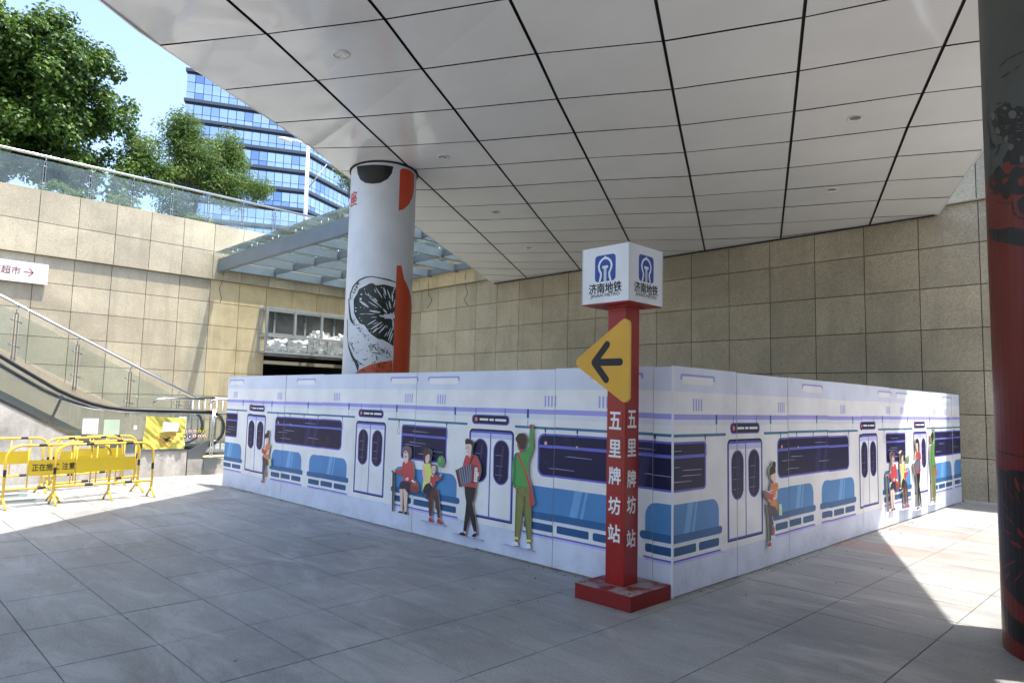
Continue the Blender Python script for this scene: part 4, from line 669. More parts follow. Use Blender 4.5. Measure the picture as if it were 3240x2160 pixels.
ARROW_BARS = [((-0.535, 2.090), (-0.250, 2.088)), ((-0.540, 2.092), (-0.395, 2.250)), ((-0.540, 2.088), (-0.402, 1.932))]
CHZF = (1.565, 1.318, 1.078, 0.818, 0.576); CHZR = (1.583, 1.330, 1.055, 0.828, 0.536)
# ================================================================== SETTING
# ---- plaza floor: joint bed, slabs 0.9 x 0.62 m
g = MB(); g.add([(-60, -70, -0.014), (60, -70, -0.014), (60, 60, -0.014), (-60, 60, -0.014)], [(0, 1, 2, 3)], flat('7c7a74', 0.9))
ground = struct(g.build("plaza_ground"))
g = MB()
for a, b in (((-60, -70), (60, -6.82)), ((-60, -6.82), (-13.41, 60)), ((6.40, -6.82), (60, 60))): g.add([(a[0], a[1], -0.002), (b[0], a[1], -0.002), (b[0], b[1], -0.002), (a[0], b[1], -0.002)], [(0, 1, 2, 3)], M_PAVE)
g.build("outer_paving", ground)
SX, SY, J = 0.90, 0.62, 0.0035
slab_me = {}
def slab_mesh(kind):
    if kind not in slab_me:
        m = MB(); c = 0.003; x0, x1, y0, y1 = J / 2, SX - J / 2, J / 2, SY - J / 2
        vs = [(x0, y0, -0.012), (x1, y0, -0.012), (x1, y1, -0.012), (x0, y1, -0.012), (x0 + c, y0 + c, 0), (x1 - c, y0 + c, 0), (x1 - c, y1 - c, 0), (x0 + c, y1 - c, 0)]
        m.add(vs, [(4, 5, 6, 7), (0, 1, 5, 4), (1, 2, 6, 5), (2, 3, 7, 6), (3, 0, 4, 7)], M_PAVEPINK if kind else M_PAVE)
        me = bpy.data.meshes.new("paving_slab"); me.from_pydata(m.v, [], m.f); me.materials.append(m.mats[0]); me.update(); slab_me[kind] = me
    return slab_me[kind]
cells = []
camp = Vector((3.41, -5.44)); fwd = Vector((-0.711, 0.703))
for i in range(-14, 8):
    for j in range(-10, 24):
        x = -0.80 + SX * i; y = -0.61 + SY * j
        if y + SY > 10.6: continue
        d = Vector((x + SX / 2, y + SY / 2)) - camp; dep = d.dot(fwd); lat = d.dot(Vector((fwd.y, -fwd.x)))
        hid = x < -0.9 and y > 0.05 or x < -12.2                      # behind the hoarding
        score = 0 if (dep < 1.2 or abs(lat) > 0.80 * dep + 1.0 or hid) else 1.0 / dep ** 3
        cells.append((score, x, y, 1 if (x > -0.9 and j in (7, 10)) else 0))
cells.sort(reverse=True)
rest = MB()
for n, (sc_, x, y, pk) in enumerate(cells):
    dz = random.uniform(-0.0012, 0.0012)
    if n < 290 and sc_ > 0:
        o = link("paving_slab", slab_mesh(pk), ground); o.location = (x, y, dz)
    else:
        me = slab_mesh(pk); rest.add([(v.co.x + x, v.co.y + y, v.co.z + dz) for v in me.vertices], [tuple(p.vertices) for p in me.polygons], M_PAVEPINK if pk else M_PAVE)
r_ = rest.build("paving_field", ground); r_["kind"] = "stuff"
# ---- upper street level behind the walls
t = MB(); M_TERR = flat('6f6c66', 0.9)
t.box((-400, -300, 7.2), (-22.35, 300, 7.93), M_TERR); t.box((-22.35, 10.8, 7.2), (300, 300, 7.93), M_TERR)
struct(t.build("street_terrace"))
# ---- granite walls
tile_cache = {}
def tile_obj(parent, w, h, mat, M, name="granite_tile"):
    key = (round(w, 3), round(h, 3), mat.name)
    if key not in tile_cache:
        m = MB(); c = 0.004; a, b = 0.005, 0.005
        vs = [(a, b, 0), (w - a, b, 0), (w - a, h - b, 0), (a, h - b, 0), (a + c, b + c, 0.03), (w - a - c, b + c, 0.03), (w - a - c, h - b - c, 0.03), (a + c, h - b - c, 0.03)]
        m.add(vs, [(4, 5, 6, 7), (0, 1, 5, 4), (1, 2, 6, 5), (2, 3, 7, 6), (3, 0, 4, 7)], mat)
        me = bpy.data.meshes.new(name); me.from_pydata(m.v, [], m.f); me.materials.append(mat); me.update(); tile_cache[key] = me
    o = link(name, tile_cache[key], parent); o.matrix_basis = M
    return o
ROWS = [0, 0.845, 1.69, 2.545, 3.395, 4.25, 5.09, 5.92]; UP = [5.92, 6.94, 7.96]
# left wall: plane x=-21.9 facing +x, u=+y, v=+z
wl = thing("granite_retaining_wall", "sunlit beige granite tiled retaining wall behind the escalator", "wall", (-22.1, 0, 0))
XL = -21.9; OPY = 6.17
b = MB()
b.box((-22.35, -40, 0), (XL - 0.03, OPY, 7.9), M_JOINT); b.box((-22.35, OPY, 5.1), (XL - 0.03, 10.45, 7.9), M_JOINT)
b.box((XL - 0.03, -40, 0), (XL - 0.002, -7.73, 7.9), M_GRAN)
b.build("wall_core", wl)
def ML(y, z, x): return Matrix(((0, 0, 1, x), (1, 0, 0, y), (0, 1, 0, z), (0, 0, 0, 1)))
ys = [-1.31 + 1.072 * k for k in range(-6, 11)]
ys = [y for y in ys if y < OPY - 0.2] + [OPY]
for a, c in zip(ys[:-1], ys[1:]):
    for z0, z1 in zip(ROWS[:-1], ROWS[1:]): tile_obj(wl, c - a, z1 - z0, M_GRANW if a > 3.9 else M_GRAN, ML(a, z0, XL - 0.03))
yo = [OPY, 7.24, 8.31, 9.38, 10.42]
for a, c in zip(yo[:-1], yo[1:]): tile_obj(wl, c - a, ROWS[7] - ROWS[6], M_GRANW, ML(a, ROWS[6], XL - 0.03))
yu = [-1.31 + 1.072 * k for k in range(-6, 11)] + [10.42]
for a, c in zip(yu[:-1], yu[1:]):
    for z0, z1 in zip(UP[:-1], UP[1:]): tile_obj(wl, c - a, z1 - z0, M_GRAN, ML(a, z0, XL + 0.075))
boxpart("coping", (-22.35, -40, 7.90), (XL + 0.075, 10.42, 7.955), M_GRAN, wl)
boxpart("ledge_core", (XL - 0.03, -40, 5.95), (XL + 0.073, 10.42, 7.90), M_JOINT, wl)
boxpart("ledge_soffit", (XL - 0.002, -40, 5.925), (XL + 0.10, 10.42, 5.949), M_GRAN, wl)
boxpart("portal_jamb", (-22.4, OPY + 0.001, 0), (XL - 0.032, OPY + 0.04, 5.09), M_GRANW, wl)
# right wall: plane y=10.42 facing -y, u=+x, v=+z
wr = thing("granite_retaining_wall", "shaded grey beige granite tiled retaining wall running behind the hoarding", "wall", (-8, 10.6, 0))
YR = 10.42
b = MB(); b.box((-22.35, YR + 0.03, 0), (60, 10.8, 7.9), M_JOINT); b.box((5.75, YR + 0.002, 0), (60, YR + 0.03, 7.9), M_GRAN); b.build("wall_core", wr)
def MR(x, z, y): return Matrix(((1, 0, 0, x), (0, 0, -1, y), (0, 1, 0, z), (0, 0, 0, 1)))
xs = [-0.655 + 1.065 * k for k in range(-19, 7)]; xs = [-21.9] + [x for x in xs if x > -21.7]
for a, c in zip(xs[:-1], xs[1:]):
    for z0, z1 in zip(ROWS[:-1], ROWS[1:]): tile_obj(wr, c - a, z1 - z0, M_GRAN, MR(a, z0, YR + 0.03))
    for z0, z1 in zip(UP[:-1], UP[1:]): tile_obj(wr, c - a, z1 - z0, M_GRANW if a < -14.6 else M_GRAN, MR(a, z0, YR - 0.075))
boxpart("coping", (-21.8, YR - 0.075, 7.90), (60, 10.8, 7.955), M_GRAN, wr)
boxpart("ledge_core", (-21.8, YR - 0.073, 5.95), (60, YR + 0.03, 7.90), M_JOINT, wr)
boxpart("ledge_soffit", (-21.8, YR - 0.10, 5.925), (60, YR + 0.002, 5.949), M_GRAN, wr)
boxpart("skirting_strip", (0.02, YR - 0.045, 0.001), (5.7, YR - 0.003, 0.035), flat('c9c7c0', 0.6), wr)
# dark passage behind the portal
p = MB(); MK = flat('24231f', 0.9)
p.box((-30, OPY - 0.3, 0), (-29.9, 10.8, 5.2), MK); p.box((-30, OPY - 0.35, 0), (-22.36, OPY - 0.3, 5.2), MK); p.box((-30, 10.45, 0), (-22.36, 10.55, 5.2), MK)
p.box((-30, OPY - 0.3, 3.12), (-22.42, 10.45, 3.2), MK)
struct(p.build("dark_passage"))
# unseen wall with dark panes, added right of the camera to cut light
q = MB(); MQ = flat('6b6964', 0.4); q.box((8.2, -9.0, 0), (8.8, 4.5, 12), MQ)
for k in range(6): q.box((8.16, -8.6 + 2.1 * k, 0.3), (8.19, -6.7 + 2.1 * k, 3.4), flat('20262a', 0.08))
struct(q.build("light_block_wall"))
# ---- soffit of the big canopy (warped surface, panels one by one)
def interp(tab, w):
    for (w0, x0), (w1, x1) in zip(tab[:-1], tab[1:]):
        if w <= w1: break
    return x0 + (x1 - x0) * (w - w0) / (w1 - w0)
def soff(x, y):
    w = 10.42 - y; xl = -13.6 + 0.63 * w; xr = -0.3 + 0.47 * w; s = 0.034 if w < 10 else max(0.034 - 0.009 * (w - 10), 0.0)
    return 5.75 + w * (s + (0.100 - s) * (x - xl) / (xr - xl))
# joint lines of the ceiling in plan: x as a function of the distance w from the wall, and their shift along the slope
CX = [([(0, -13.59), (4.89, -10.67), (9.13, -8.16), (12.36, -5.89), (14.2, -4.49), (26, 3.2)], -0.93), ([(0, -12.0), (4.6, -9.25), (7.35, -7.64), (9.27, -6.51), (10.31, -5.86), (12.5, -4.31), (13.11, -3.87), (26, 4.3)], 0.0),
      ([(0, -9.75), (3.65, -7.76), (8.31, -5.19), (10.37, -4.02), (11.86, -3.07), (26, 5.5)], 0.98), ([(0, -7.63), (1.81, -6.69), (8.45, -3.25), (10.6, -2.08), (26, 6.4)], 1.86), ([(0, -5.58), (6.54, -2.33), (9.38, -0.90), (26, 7.5)], 2.78),
      ([(0, -3.58), (5.92, -0.73), (8.2, 0.36), (26, 8.9)], 3.50), ([(0, -1.60), (4.24, 0.33), (7.02, 1.68), (26, 10.9)], 4.10), ([(0, -0.30), (26, 12.1)], 4.60)]
W0 = [12.5, 11.41, 10.31, 9.27, 8.33, 7.35, 6.39, 5.5, 4.6, 3.7, 2.83, 1.93, 1.17, 0.36, -0.6, -1.5]
W0 = [12.5 + 1.0 * k for k in range(12, 0, -1)] + W0
canopy = thing("canopy_roof", "big sloping canopy with glossy white ceiling panels overhead", "canopy", (-4, 4, 6))
def soffit_mat():
    m, t, b = newmat("white_aluminium_panel"); N = t.nodes.new; L = t.links.new
    g = N("ShaderNodeNewGeometry"); oi = N("ShaderNodeObjectInfo")
    n = N("ShaderNodeTexNoise"); n.inputs["Scale"].default_value = 0.9; n.inputs["Detail"].default_value = 6; L(g.outputs["Position"], n.inputs["Vector"])
    r = N("ShaderNodeMapRange"); r.inputs[1].default_value = 0.3; r.inputs[2].default_value = 0.7; r.inputs[3].default_value = 0.76; r.inputs[4].default_value = 0.83; L(n.outputs["Fac"], r.inputs[0])
    r2 = N("ShaderNodeMapRange"); r2.inputs[3].default_value = 0.96; r2.inputs[4].default_value = 1.03; L(oi.outputs["Random"], r2.inputs[0])
    mu = N("ShaderNodeMath"); mu.operation = 'MULTIPLY'; L(r.outputs[0], mu.inputs[0]); L(r2.outputs[0], mu.inputs[1])
    cc = N("ShaderNodeCombineColor"); mb_ = N("ShaderNodeMath"); mb_.operation = 'MULTIPLY'; mb_.inputs[1].default_value = 0.99; L(mu.outputs[0], mb_.inputs[0])
    L(mu.outputs[0], cc.inputs[0]); L(mu.outputs[0], cc.inputs[1]); L(mb_.outputs[0], cc.inputs[2]); L(cc.outputs[0], b.inputs["Base Color"])
    b.inputs["Roughness"].default_value = 0.09; b.inputs["Specular IOR Level"].default_value = 0.5; b.inputs["Coat Weight"].default_value = 0.6; b.inputs["Coat Roughness"].default_value = 0.05
    w = N("ShaderNodeTexNoise"); w.inputs["Scale"].default_value = 1.6; w.inputs["Detail"].default_value = 2; L(g.outputs["Position"], w.inputs["Vector"])
    bp = N("ShaderNodeBump"); bp.inputs["Strength"].default_value = 0.22; bp.inputs["Distance"].default_value = 0.008; L(w.outputs["Fac"], bp.inputs["Height"]); L(bp.outputs[0], b.inputs["Normal"])
    return m
M_SOF = soffit_mat()
def cpt(i, w):
    x = interp(CX[i][0], w); y = 10.42 - w
    return Vector((x, y, soff(x, y)))
for i in range(len(CX) - 1):
    for j in range(len(W0) - 1):
        wa, wb = W0[j] - CX[i][1], W0[j + 1] - CX[i][1]; wc, wd = W0[j] - CX[i + 1][1], W0[j + 1] - CX[i + 1][1]
        if max(wa, wc) <= 0.12: continue
        q = [cpt(i, max(wa, 0.03)), cpt(i + 1, max(wc, 0.03)), cpt(i + 1, max(wd, 0.03)), cpt(i, max(wb, 0.03))]
        if (q[0] - q[3]).length < 0.02 and (q[1] - q[2]).length < 0.02: continue
        ga = 0.0 if i == 0 else 0.021; gb = 0.0 if i == len(CX) - 2 else 0.021; gv = 0.015
        def lerp(a, b2, t_): return a + (b2 - a) * t_
        wdt = max((q[1] - q[0]).length, 0.05); ln0 = max((q[3] - q[0]).length, 0.03); ln1 = max((q[2] - q[1]).length, 0.03)
        A = lerp(q[0], q[1], ga / wdt); B = lerp(q[0], q[1], 1 - gb / wdt); Cc = lerp(q[3], q[2], 1 - gb / wdt); D = lerp(q[3], q[2], ga / wdt)
        A2, D2 = lerp(A, D, gv / ln0), lerp(A, D, 1 - gv / ln0); B2, C2 = lerp(B, Cc, gv / ln1), lerp(B, Cc, 1 - gv / ln1)
        up = Vector((0, 0, 0.03)); m = MB(); A2, B2, C2, D2 = [v_ + Vector((0, 0, random.uniform(-0.003, 0.003))) for v_ in (A2, B2, C2, D2)]
        vs = [A2, B2, C2, D2, A2 + up, B2 + up, C2 + up, D2 + up]
        m.add(vs, [(3, 2, 1, 0)], M_SOF); m.add(vs, [(0, 1, 5, 4), (1, 2, 6, 5), (2, 3, 7, 6), (3, 0, 4, 7)], M_BLACK if 0 < i < len(CX) - 2 else M_BLACK)
        m.build("ceiling_panel", canopy)
m = MB(); n = 50; L0 = []; R0 = []
for k_ in range(n):
    w = 24.0 * k_ / (n - 1)
    L0.append(cpt(0, w)); R0.append(cpt(len(CX) - 1, w))
vs = []; NC = 12
for a, c in zip(L0, R0):
    for d_ in (0.032, 0.20):
        for q_ in range(NC + 1):
            x = a.x + 0.02 + (c.x - a.x - 0.04) * q_ / NC; vs.append(Vector((x, a.y, soff(x, a.y) + d_)))
fs = []; R1 = NC + 1; R2 = 2 * R1
for k_ in range(n - 1):
    o = R2 * k_
    for c in range(NC): fs += [(o + c, o + c + R2, o + c + R2 + 1, o + c + 1), (o + R1 + c, o + R1 + c + 1, o + R1 + R2 + c + 1, o + R1 + R2 + c)]
    fs += [(o, o + R1, o + R1 + R2, o + R2), (o + NC, o + NC + R2, o + NC + R2 + R1, o + NC + R1)]
m.add(vs, fs, M_BLACK); m.build("roof_deck", canopy)
for ln, nm in ((L0, -1), (R0, 1)):
    m = MB(); vs = []
    for p_ in ln: vs += [p_ + Vector((nm * 0.004, 0, -0.004)), p_ + Vector((nm * 0.03, 0, -0.004)), p_ + Vector((nm * 0.03, 0, 0.22)), p_ + Vector((nm * 0.004, 0, 0.22))]
    fs = []
    for k_ in range(n - 1):
        o = 4 * k_
        for c in range(4): fs.append((o + c, o + (c + 1) % 4, o + 4 + (c + 1) % 4, o + 4 + c))
    m.add(vs, fs, M_SOF); m.build("edge_trim", canopy)
tubepart("wall_trim", [(-13.5, 10.33, 5.735), (-0.32, 10.33, 5.735)], 0.018, M_BLACK, canopy, 6)
# downlights
dl_names = ["nearest downlight, high at the left of the ceiling", "downlight just right of the tall white column", "downlight above and left of the red metro sign, second from the far end", "small farthest downlight near the far tip of the ceiling", "downlight at the right of the ceiling, nearer the camera", "downlight at the right of the ceiling, close to the granite wall"]
for (x, y), lb in zip([(-4.28, -1.10), (-6.16, 2.13), (-7.74, 4.94), (-9.26, 7.62), (-0.18, 5.41), (-1.49, 8.02)], dl_names):
    z = soff(x, y)
    d = thing("downlight", "round recessed " + lb, "light", (x, y, z), "downlights in the canopy ceiling")
    m = MB(); seg = 24; R_ = [(0.115, -0.002), (0.115, -0.012), (0.085, -0.012), (0.078, 0.0)]
    vs = [(x + r * math.cos(2 * math.pi * k / seg), y + r * math.sin(2 * math.pi * k / seg), soff(x + r * math.cos(2 * math.pi * k / seg), y + r * math.sin(2 * math.pi * k / seg)) + h) for r, h in R_ for k in range(seg)]
    m.add(vs, [(a * seg + k, a * seg + (k + 1) % seg, (a + 1) * seg + (k + 1) % seg, (a + 1) * seg + k) for a in range(3) for k in range(seg)], flat('e2e2de', 0.3), True); m.build("trim_ring", d)
    m = MB(); vs = [(x + r * math.cos(2 * math.pi * k / seg), y + r * math.sin(2 * math.pi * k / seg), soff(x, y) + h) for r, h in [(0.08, -0.006), (0.05, -0.003), (0.02, -0.005)] for k in range(seg)]
    m.add(vs, [(a * seg + k, a * seg + (k + 1) % seg, (a + 1) * seg + (k + 1) % seg, (a + 1) * seg + k) for a in range(2) for k in range(seg)] + [tuple(range(2 * seg, 3 * seg))], flat('a9aaa6', 0.12, 0.6, 0.6), True); m.build("reflector", d)

# ================================================================== COLUMNS
def column(c, r, ztop, data, name_label, cat, base_mat, collar, zred=None, turns=(0.0,)):
    cx, cy = c
    o = thing("round_column", name_label, cat, (cx, cy, 0))
    m = MB(); seg = 64; zs = [0.0, zred or ztop * 0.34, ztop * 0.8, ztop]; vs = []
    for z in zs: vs += [(cx + r * math.cos(2 * math.pi * k / seg), cy + r * math.sin(2 * math.pi * k / seg), z) for k in range(seg)]
    m.add(vs, [(a * seg + k, a * seg + (k + 1) % seg, (a + 1) * seg + (k + 1) % seg, (a + 1) * seg + k) for a in range(1, 3) for k in range(seg)], base_mat, True)
    m.add(vs, [(k, (k + 1) % seg, seg + (k + 1) % seg, seg + k) for k in range(seg)], flat('64150e', 0.38, 0.5, 0, 1.1) if zred else base_mat, True)
    m.build("wrap", o)
    if collar:
        m = MB(); vs = []
        for rr, dz in ((r + 0.03, 0.05), (r + 0.03, -0.03), (r - 0.01, -0.03)):
            for k in range(seg):
                a = 2 * math.pi * k / seg; x, y = cx + rr * math.cos(a), cy + rr * math.sin(a); vs.append((x, y, soff(x, y) + dz))
        m.add(vs, [(a * seg + k, a * seg + (k + 1) % seg, (a + 1) * seg + (k + 1) % seg, (a + 1) * seg + k) for a in range(2) for k in range(seg)], M_DARK); m.build("shadow_gap_collar", o)
    groups = {}
    for lv, (part, colr, fl) in enumerate(data):
        groups.setdefault((part if part in ("black_disc", "orange_shape", "orange_band", "slice", "orange_base", "red_wrap", "black_print", "black_band") else "ink_detail") , []).append((lv, colr, fl))
    cnt = {}
    for part, items in groups.items():
        m = MB()
        for lv, colr, fl in items:
            pts = [(fl[i], fl[i + 1]) for i in range(0, len(fl), 2)]
            lay = 0.0015 + {"red_wrap": 0, "orange_band": 0.0004, "black_disc": 0, "orange_shape": 0, "slice": 0.0004, "orange_base": 0.0006, "black_print": 0.0008, "black_band": 0.001}.get(part, 0.0016)
            lay += 0.00001 * lv
            for rot_, tri_pts in [(q_, t_) for t_ in cyl_strips(pts) for q_ in turns]:
                m.add([(cx + (r + lay) * math.cos(a + rot_), cy + (r + lay) * math.sin(a + rot_), z) for a, z in tri_pts], [tuple(range(len(tri_pts)))], flat(colr, 0.38, 0.5, 0, 1.1), False)
        m.build(part, o)
    return o
def clip_u(poly, lo, hi):
    for s, lim in ((1, lo), (-1, hi)):
        out = []; n = len(poly)
        for i in range(n):
            a, b = poly[i], poly[(i + 1) % n]; ia = s * (a[0] - lim) >= 0; ib = s * (b[0] - lim) >= 0
            if ia: out.append(a)
            if ia != ib:
                t = (lim - a[0]) / (b[0] - a[0]); out.append((lim, a[1] + t * (b[1] - a[1])))
        poly = out
        if len(poly) < 3: return []
    return poly
from mathutils.geometry import tessellate_polygon
def cyl_strips(pts):
    """cut a polygon given in (angle, height) into triangles, then into narrow angular strips that follow the cylinder"""
    tris = tessellate_polygon([[Vector((a, z, 0)) for a, z in pts]]); res = []
    step = 0.1
    for t in tris:
        tp = [pts[i] for i in t]
        ar = (tp[1][0] - tp[0][0]) * (tp[2][1] - tp[0][1]) - (tp[2][0] - tp[0][0]) * (tp[1][1] - tp[0][1])
        if abs(ar) < 1e-7: continue
        if ar < 0: tp = tp[::-1]
        a0 = min(p[0] for p in tp); a1 = max(p[0] for p in tp); k = math.floor(a0 / step)
        while k * step < a1:
            c = clip_u(tp, k * step, (k + 1) * step)
            if len(c) >= 3: res.append(c)
            k += 1
    return res
M_COLW = flat('d3d7dd', 0.33, 0.5, 0, 1.0, 0.10)
colf = column((-7.587, 1.825), 0.623, 6.10, TR_COLFAR, "tall white round column printed with a sliced orange, behind the hoarding", "column", M_COLW, True)
def on_col(c, r, a0): return lambda u, v: (c[0] + r * math.cos(a0 + u / r), c[1] + r * math.sin(a0 + u / r), v)
fz = on_col((-7.587, 1.825), 0.6280, -1.645)
text_part("red_lettering", "座", 0.42, lambda u, v: fz(u, v + 5.43), flat('c23a30', 0.4), colf, 0.006, 1.0, 0.24, 0.28)
for zz in (4.41, 5.371):
    m = MB(); seg = 64; vs = [(-7.587 + (0.623 + d) * math.cos(2 * math.pi * k / seg), 1.825 + (0.623 + d) * math.sin(2 * math.pi * k / seg), zz + h + 0.015 * math.sin(3 * k)) for d, h in ((0.0, -0.012), (0.0012, 0), (0.0, 0.012)) for k in range(seg)]
    m.add(vs, [(a * seg + k, a * seg + (k + 1) % seg, (a + 1) * seg + (k + 1) % seg, (a + 1) * seg + k) for a in range(2) for k in range(seg)], M_COLW, True); m.build("wrap_seam", colf)
coln = column((2.857, 1.03), 0.607, 6.72, TR_COLNEAR, "red and black printed round column at the right edge", "column", flat('4a4d4a', 0.5, 0.4, 0, 1.0, 0.2), True, 3.48, (0.0, 1.15, 2.3, 3.45, 4.6))
# ================================================================== HOARDING with printed train interior
PR = 1.34
HM = {}
def C_(h):
    """printed vinyl: satin, faint ripples, hand smudges, splashed dirt low down"""
    if h in HM: return HM[h]
    m = flat(h, 0.46, 0.32, 0, PR, 0.09).copy(); m.name = "vinyl_" + h; HM[h] = m; t = m.node_tree; N = t.nodes.new; L = t.links.new; b = t.nodes["Principled BSDF"]
    src = b.inputs["Base Color"].links[0].from_socket; g = N("ShaderNodeNewGeometry"); n = N("ShaderNodeTexNoise"); n.inputs["Scale"].default_value = 3.4; n.inputs["Detail"].default_value = 8; n.inputs["Roughness"].default_value = 0.7; L(g.outputs["Position"], n.inputs["Vector"])
    sp = N("ShaderNodeSeparateXYZ"); L(g.outputs["Position"], sp.inputs[0]); zr = N("ShaderNodeMapRange"); zr.inputs[1].default_value = 0.0; zr.inputs[2].default_value = 0.42; zr.inputs[3].default_value = 0.16; zr.inputs[4].default_value = 0.0; L(sp.outputs["Z"], zr.inputs[0])
    ad = N("ShaderNodeMath"); ad.operation = 'ADD'; L(n.outputs["Fac"], ad.inputs[0]); L(zr.outputs[0], ad.inputs[1])
    r = N("ShaderNodeMapRange"); r.inputs[1].default_value = 0.58; r.inputs[2].default_value = 0.80; r.inputs[3].default_value = 0; r.inputs[4].default_value = 0.24; L(ad.outputs[0], r.inputs[0])
    mx = N("ShaderNodeMix"); mx.data_type = 'RGBA'; mx.inputs[7].default_value = (0.22, 0.21, 0.20, 1); L(r.outputs[0], mx.inputs[0]); L(src, mx.inputs[6]); L(mx.outputs[2], b.inputs["Base Color"])
    return m
def rrect(u0, v0, u1, v1, r=0.0, n=4, r2=None):
    """rounded rectangle, convex; r bottom corners radius / r2 top corners radius (u, v aspect 1)"""
    rt = r if r2 is None else r2; p = []
    for (cx, cy, a0, rr) in ((u1 - r, v0 + r, -90, r), (u1 - rt, v1 - rt, 0, rt), (u0 + rt, v1 - rt, 90, rt), (u0 + r, v0 + r, 180, r)):
        if rr <= 0: p.append((cx, cy)); continue
        for k in range(n + 1):
            a = math.radians(a0 + 90 * k / n); p.append((cx + rr * math.cos(a), cy + rr * math.sin(a)))
    return p
def oval(u0, v0, u1, v1, n=20):
    r = (u1 - u0) / 2
    return [((u0 + u1) / 2 + r * math.cos(a), (v1 - r if math.sin(a) >= 0 else v0 + r) + r * math.sin(a)) for a in [2 * math.pi * k / n for k in range(n)]]
MUR = []                                   # (colour, convex polygon, level)
def P(h, pts, lv): MUR.append((h, pts, lv))
END = 10.30
def Rc(h, u0, v0, u1, v1, lv, r=0.0, r2=None): P(h, rrect(u0, v0, u1, v1, r, 4, r2), lv)
Rc('bfc4e4', 0, 1.845, END, 2.2, 1); Rc('dcdfee', 0, 1.635, END, 1.845, 1); Rc('e2e5f1', 0, 1.80, END, 1.845, 2)
Rc('918fc8', 0, 1.585, END, 1.635, 1); Rc('c5c8e4', 0, 1.53, END, 1.585, 1); Rc('dbdfee', 0, 0.305, END, 1.53, 1); Rc('bcc2e0', 0, -0.1, END, 0.305, 1)
for u in (0.13, 2.80, 5.49, 6.32, 9.0):
    Rc('8f90c2', u, 1.955, u + 0.63, 2.012, 2, 0.0, 0.025); Rc('e4e8ee', u + 0.03, 1.915, u + 0.60, 1.99, 3, 0.035, 0.02)
for u in (0.35, 2.16, 4.02, 5.85, 6.53, 8.37, 9.1):
    for k in range(4): Rc('9092c4', u + 0.047 * k, 1.665, u + 0.047 * k + 0.022, 1.785, 2, 0.010)
for u in (0.77, 1.95, 3.21, 4.44, 5.65, 6.87, 8.11, 9.35):
    Rc('24506f', u, 1.54, u + 0.032, 1.635, 3); Rc('6fa6b8', u + 0.010, 1.445, u + 0.022, 1.54, 2)
for a, b in ((0, 0.97), (1.80, 4.63), (5.47, 7.12), (7.93, END)): Rc('3b6d88', a, 1.425, b, 1.452, 4)
for u in (0.56, 2.2, 2.62, 3.1, 3.55, 4.28, 5.72, 6.72, 8.38, 8.82, 9.75):
    Rc('1e4762', u, 1.40, u + 0.022, 1.445, 6); c = u + 0.011
    for (a, b, c2, d) in ((c, 1.40, c - 0.03, 1.28), (c, 1.40, c + 0.03, 1.28), (c - 0.03, 1.28, c - 0.018, 1.25), (c + 0.03, 1.28, c + 0.018, 1.25), (c - 0.018, 1.25, c + 0.018, 1.25)):
        dx, dy = c2 - a, d - b; l = math.hypot(dx, dy); nx, ny = -dy / l * 0.0025, dx / l * 0.0025
        P('26304a', [(a + nx, b + ny), (a - nx, b - ny), (c2 - nx, d - ny), (c2 + nx, d + ny)], 6)
for u in (1.06, 4.72, 7.20):
    for k in (0.06, 0.56): Rc('5c5fae', u + k, 1.55, u + k + 0.014, 1.635, 3)
    Rc('5658a6', u, 1.442, u + 0.64, 1.555, 4, 0.05); Rc('17173a', u + 0.018, 1.454, u + 0.622, 1.543, 5, 0.042)
    P('d4706c', [(u + 0.075 + 0.026 * math.cos(a), 1.50 + 0.026 * math.sin(a)) for a in [math.pi * k / 7 for k in range(14)]], 6)
    for a, b in ((0.14, 0.29), (0.31, 0.385), (0.405, 0.59)): Rc('dfeae2', u + a, 1.486, u + b, 1.512, 6, 0.010)
for u in (1.0, 4.67, 7.16):
    Rc('17163c', u, 0.37, u + 0.76, 1.388, 2, 0.0, 0.06); Rc('5254a8', u + 0.016, 0.385, u + 0.744, 1.366, 3, 0.0, 0.05)
    for a in (u + 0.034, u + 0.390):
        Rc('dde1f0', a, 0.402, a + 0.336, 1.342, 4); Rc('aeb1e0', a, 1.285, a + 0.336, 1.342, 5)
        P('5658a8', oval(a + 0.042, 0.772, a + 0.302, 1.278), 6); P('19173a', oval(a + 0.055, 0.786, a + 0.289, 1.264), 7)
        for v in (1.10, 0.98, 0.88): Rc('8c8fb8', a + 0.08, v, a + 0.20, v + 0.004, 8)
        P('35305a', [(a + 0.13, 0.82), (a + 0.17, 0.82), (a + 0.22, 1.20), (a + 0.19, 1.22)], 8)
    for a in (u - 0.075, u + 0.80):
        Rc('c9cde6', a, 0.29, a + 0.004, 1.425, 3); Rc('c9cde6', a + 0.022, 0.29, a + 0.026, 1.425, 3); Rc('9aa0c4', a - 0.03, 0.282, a + 0.05, 0.288, 3)
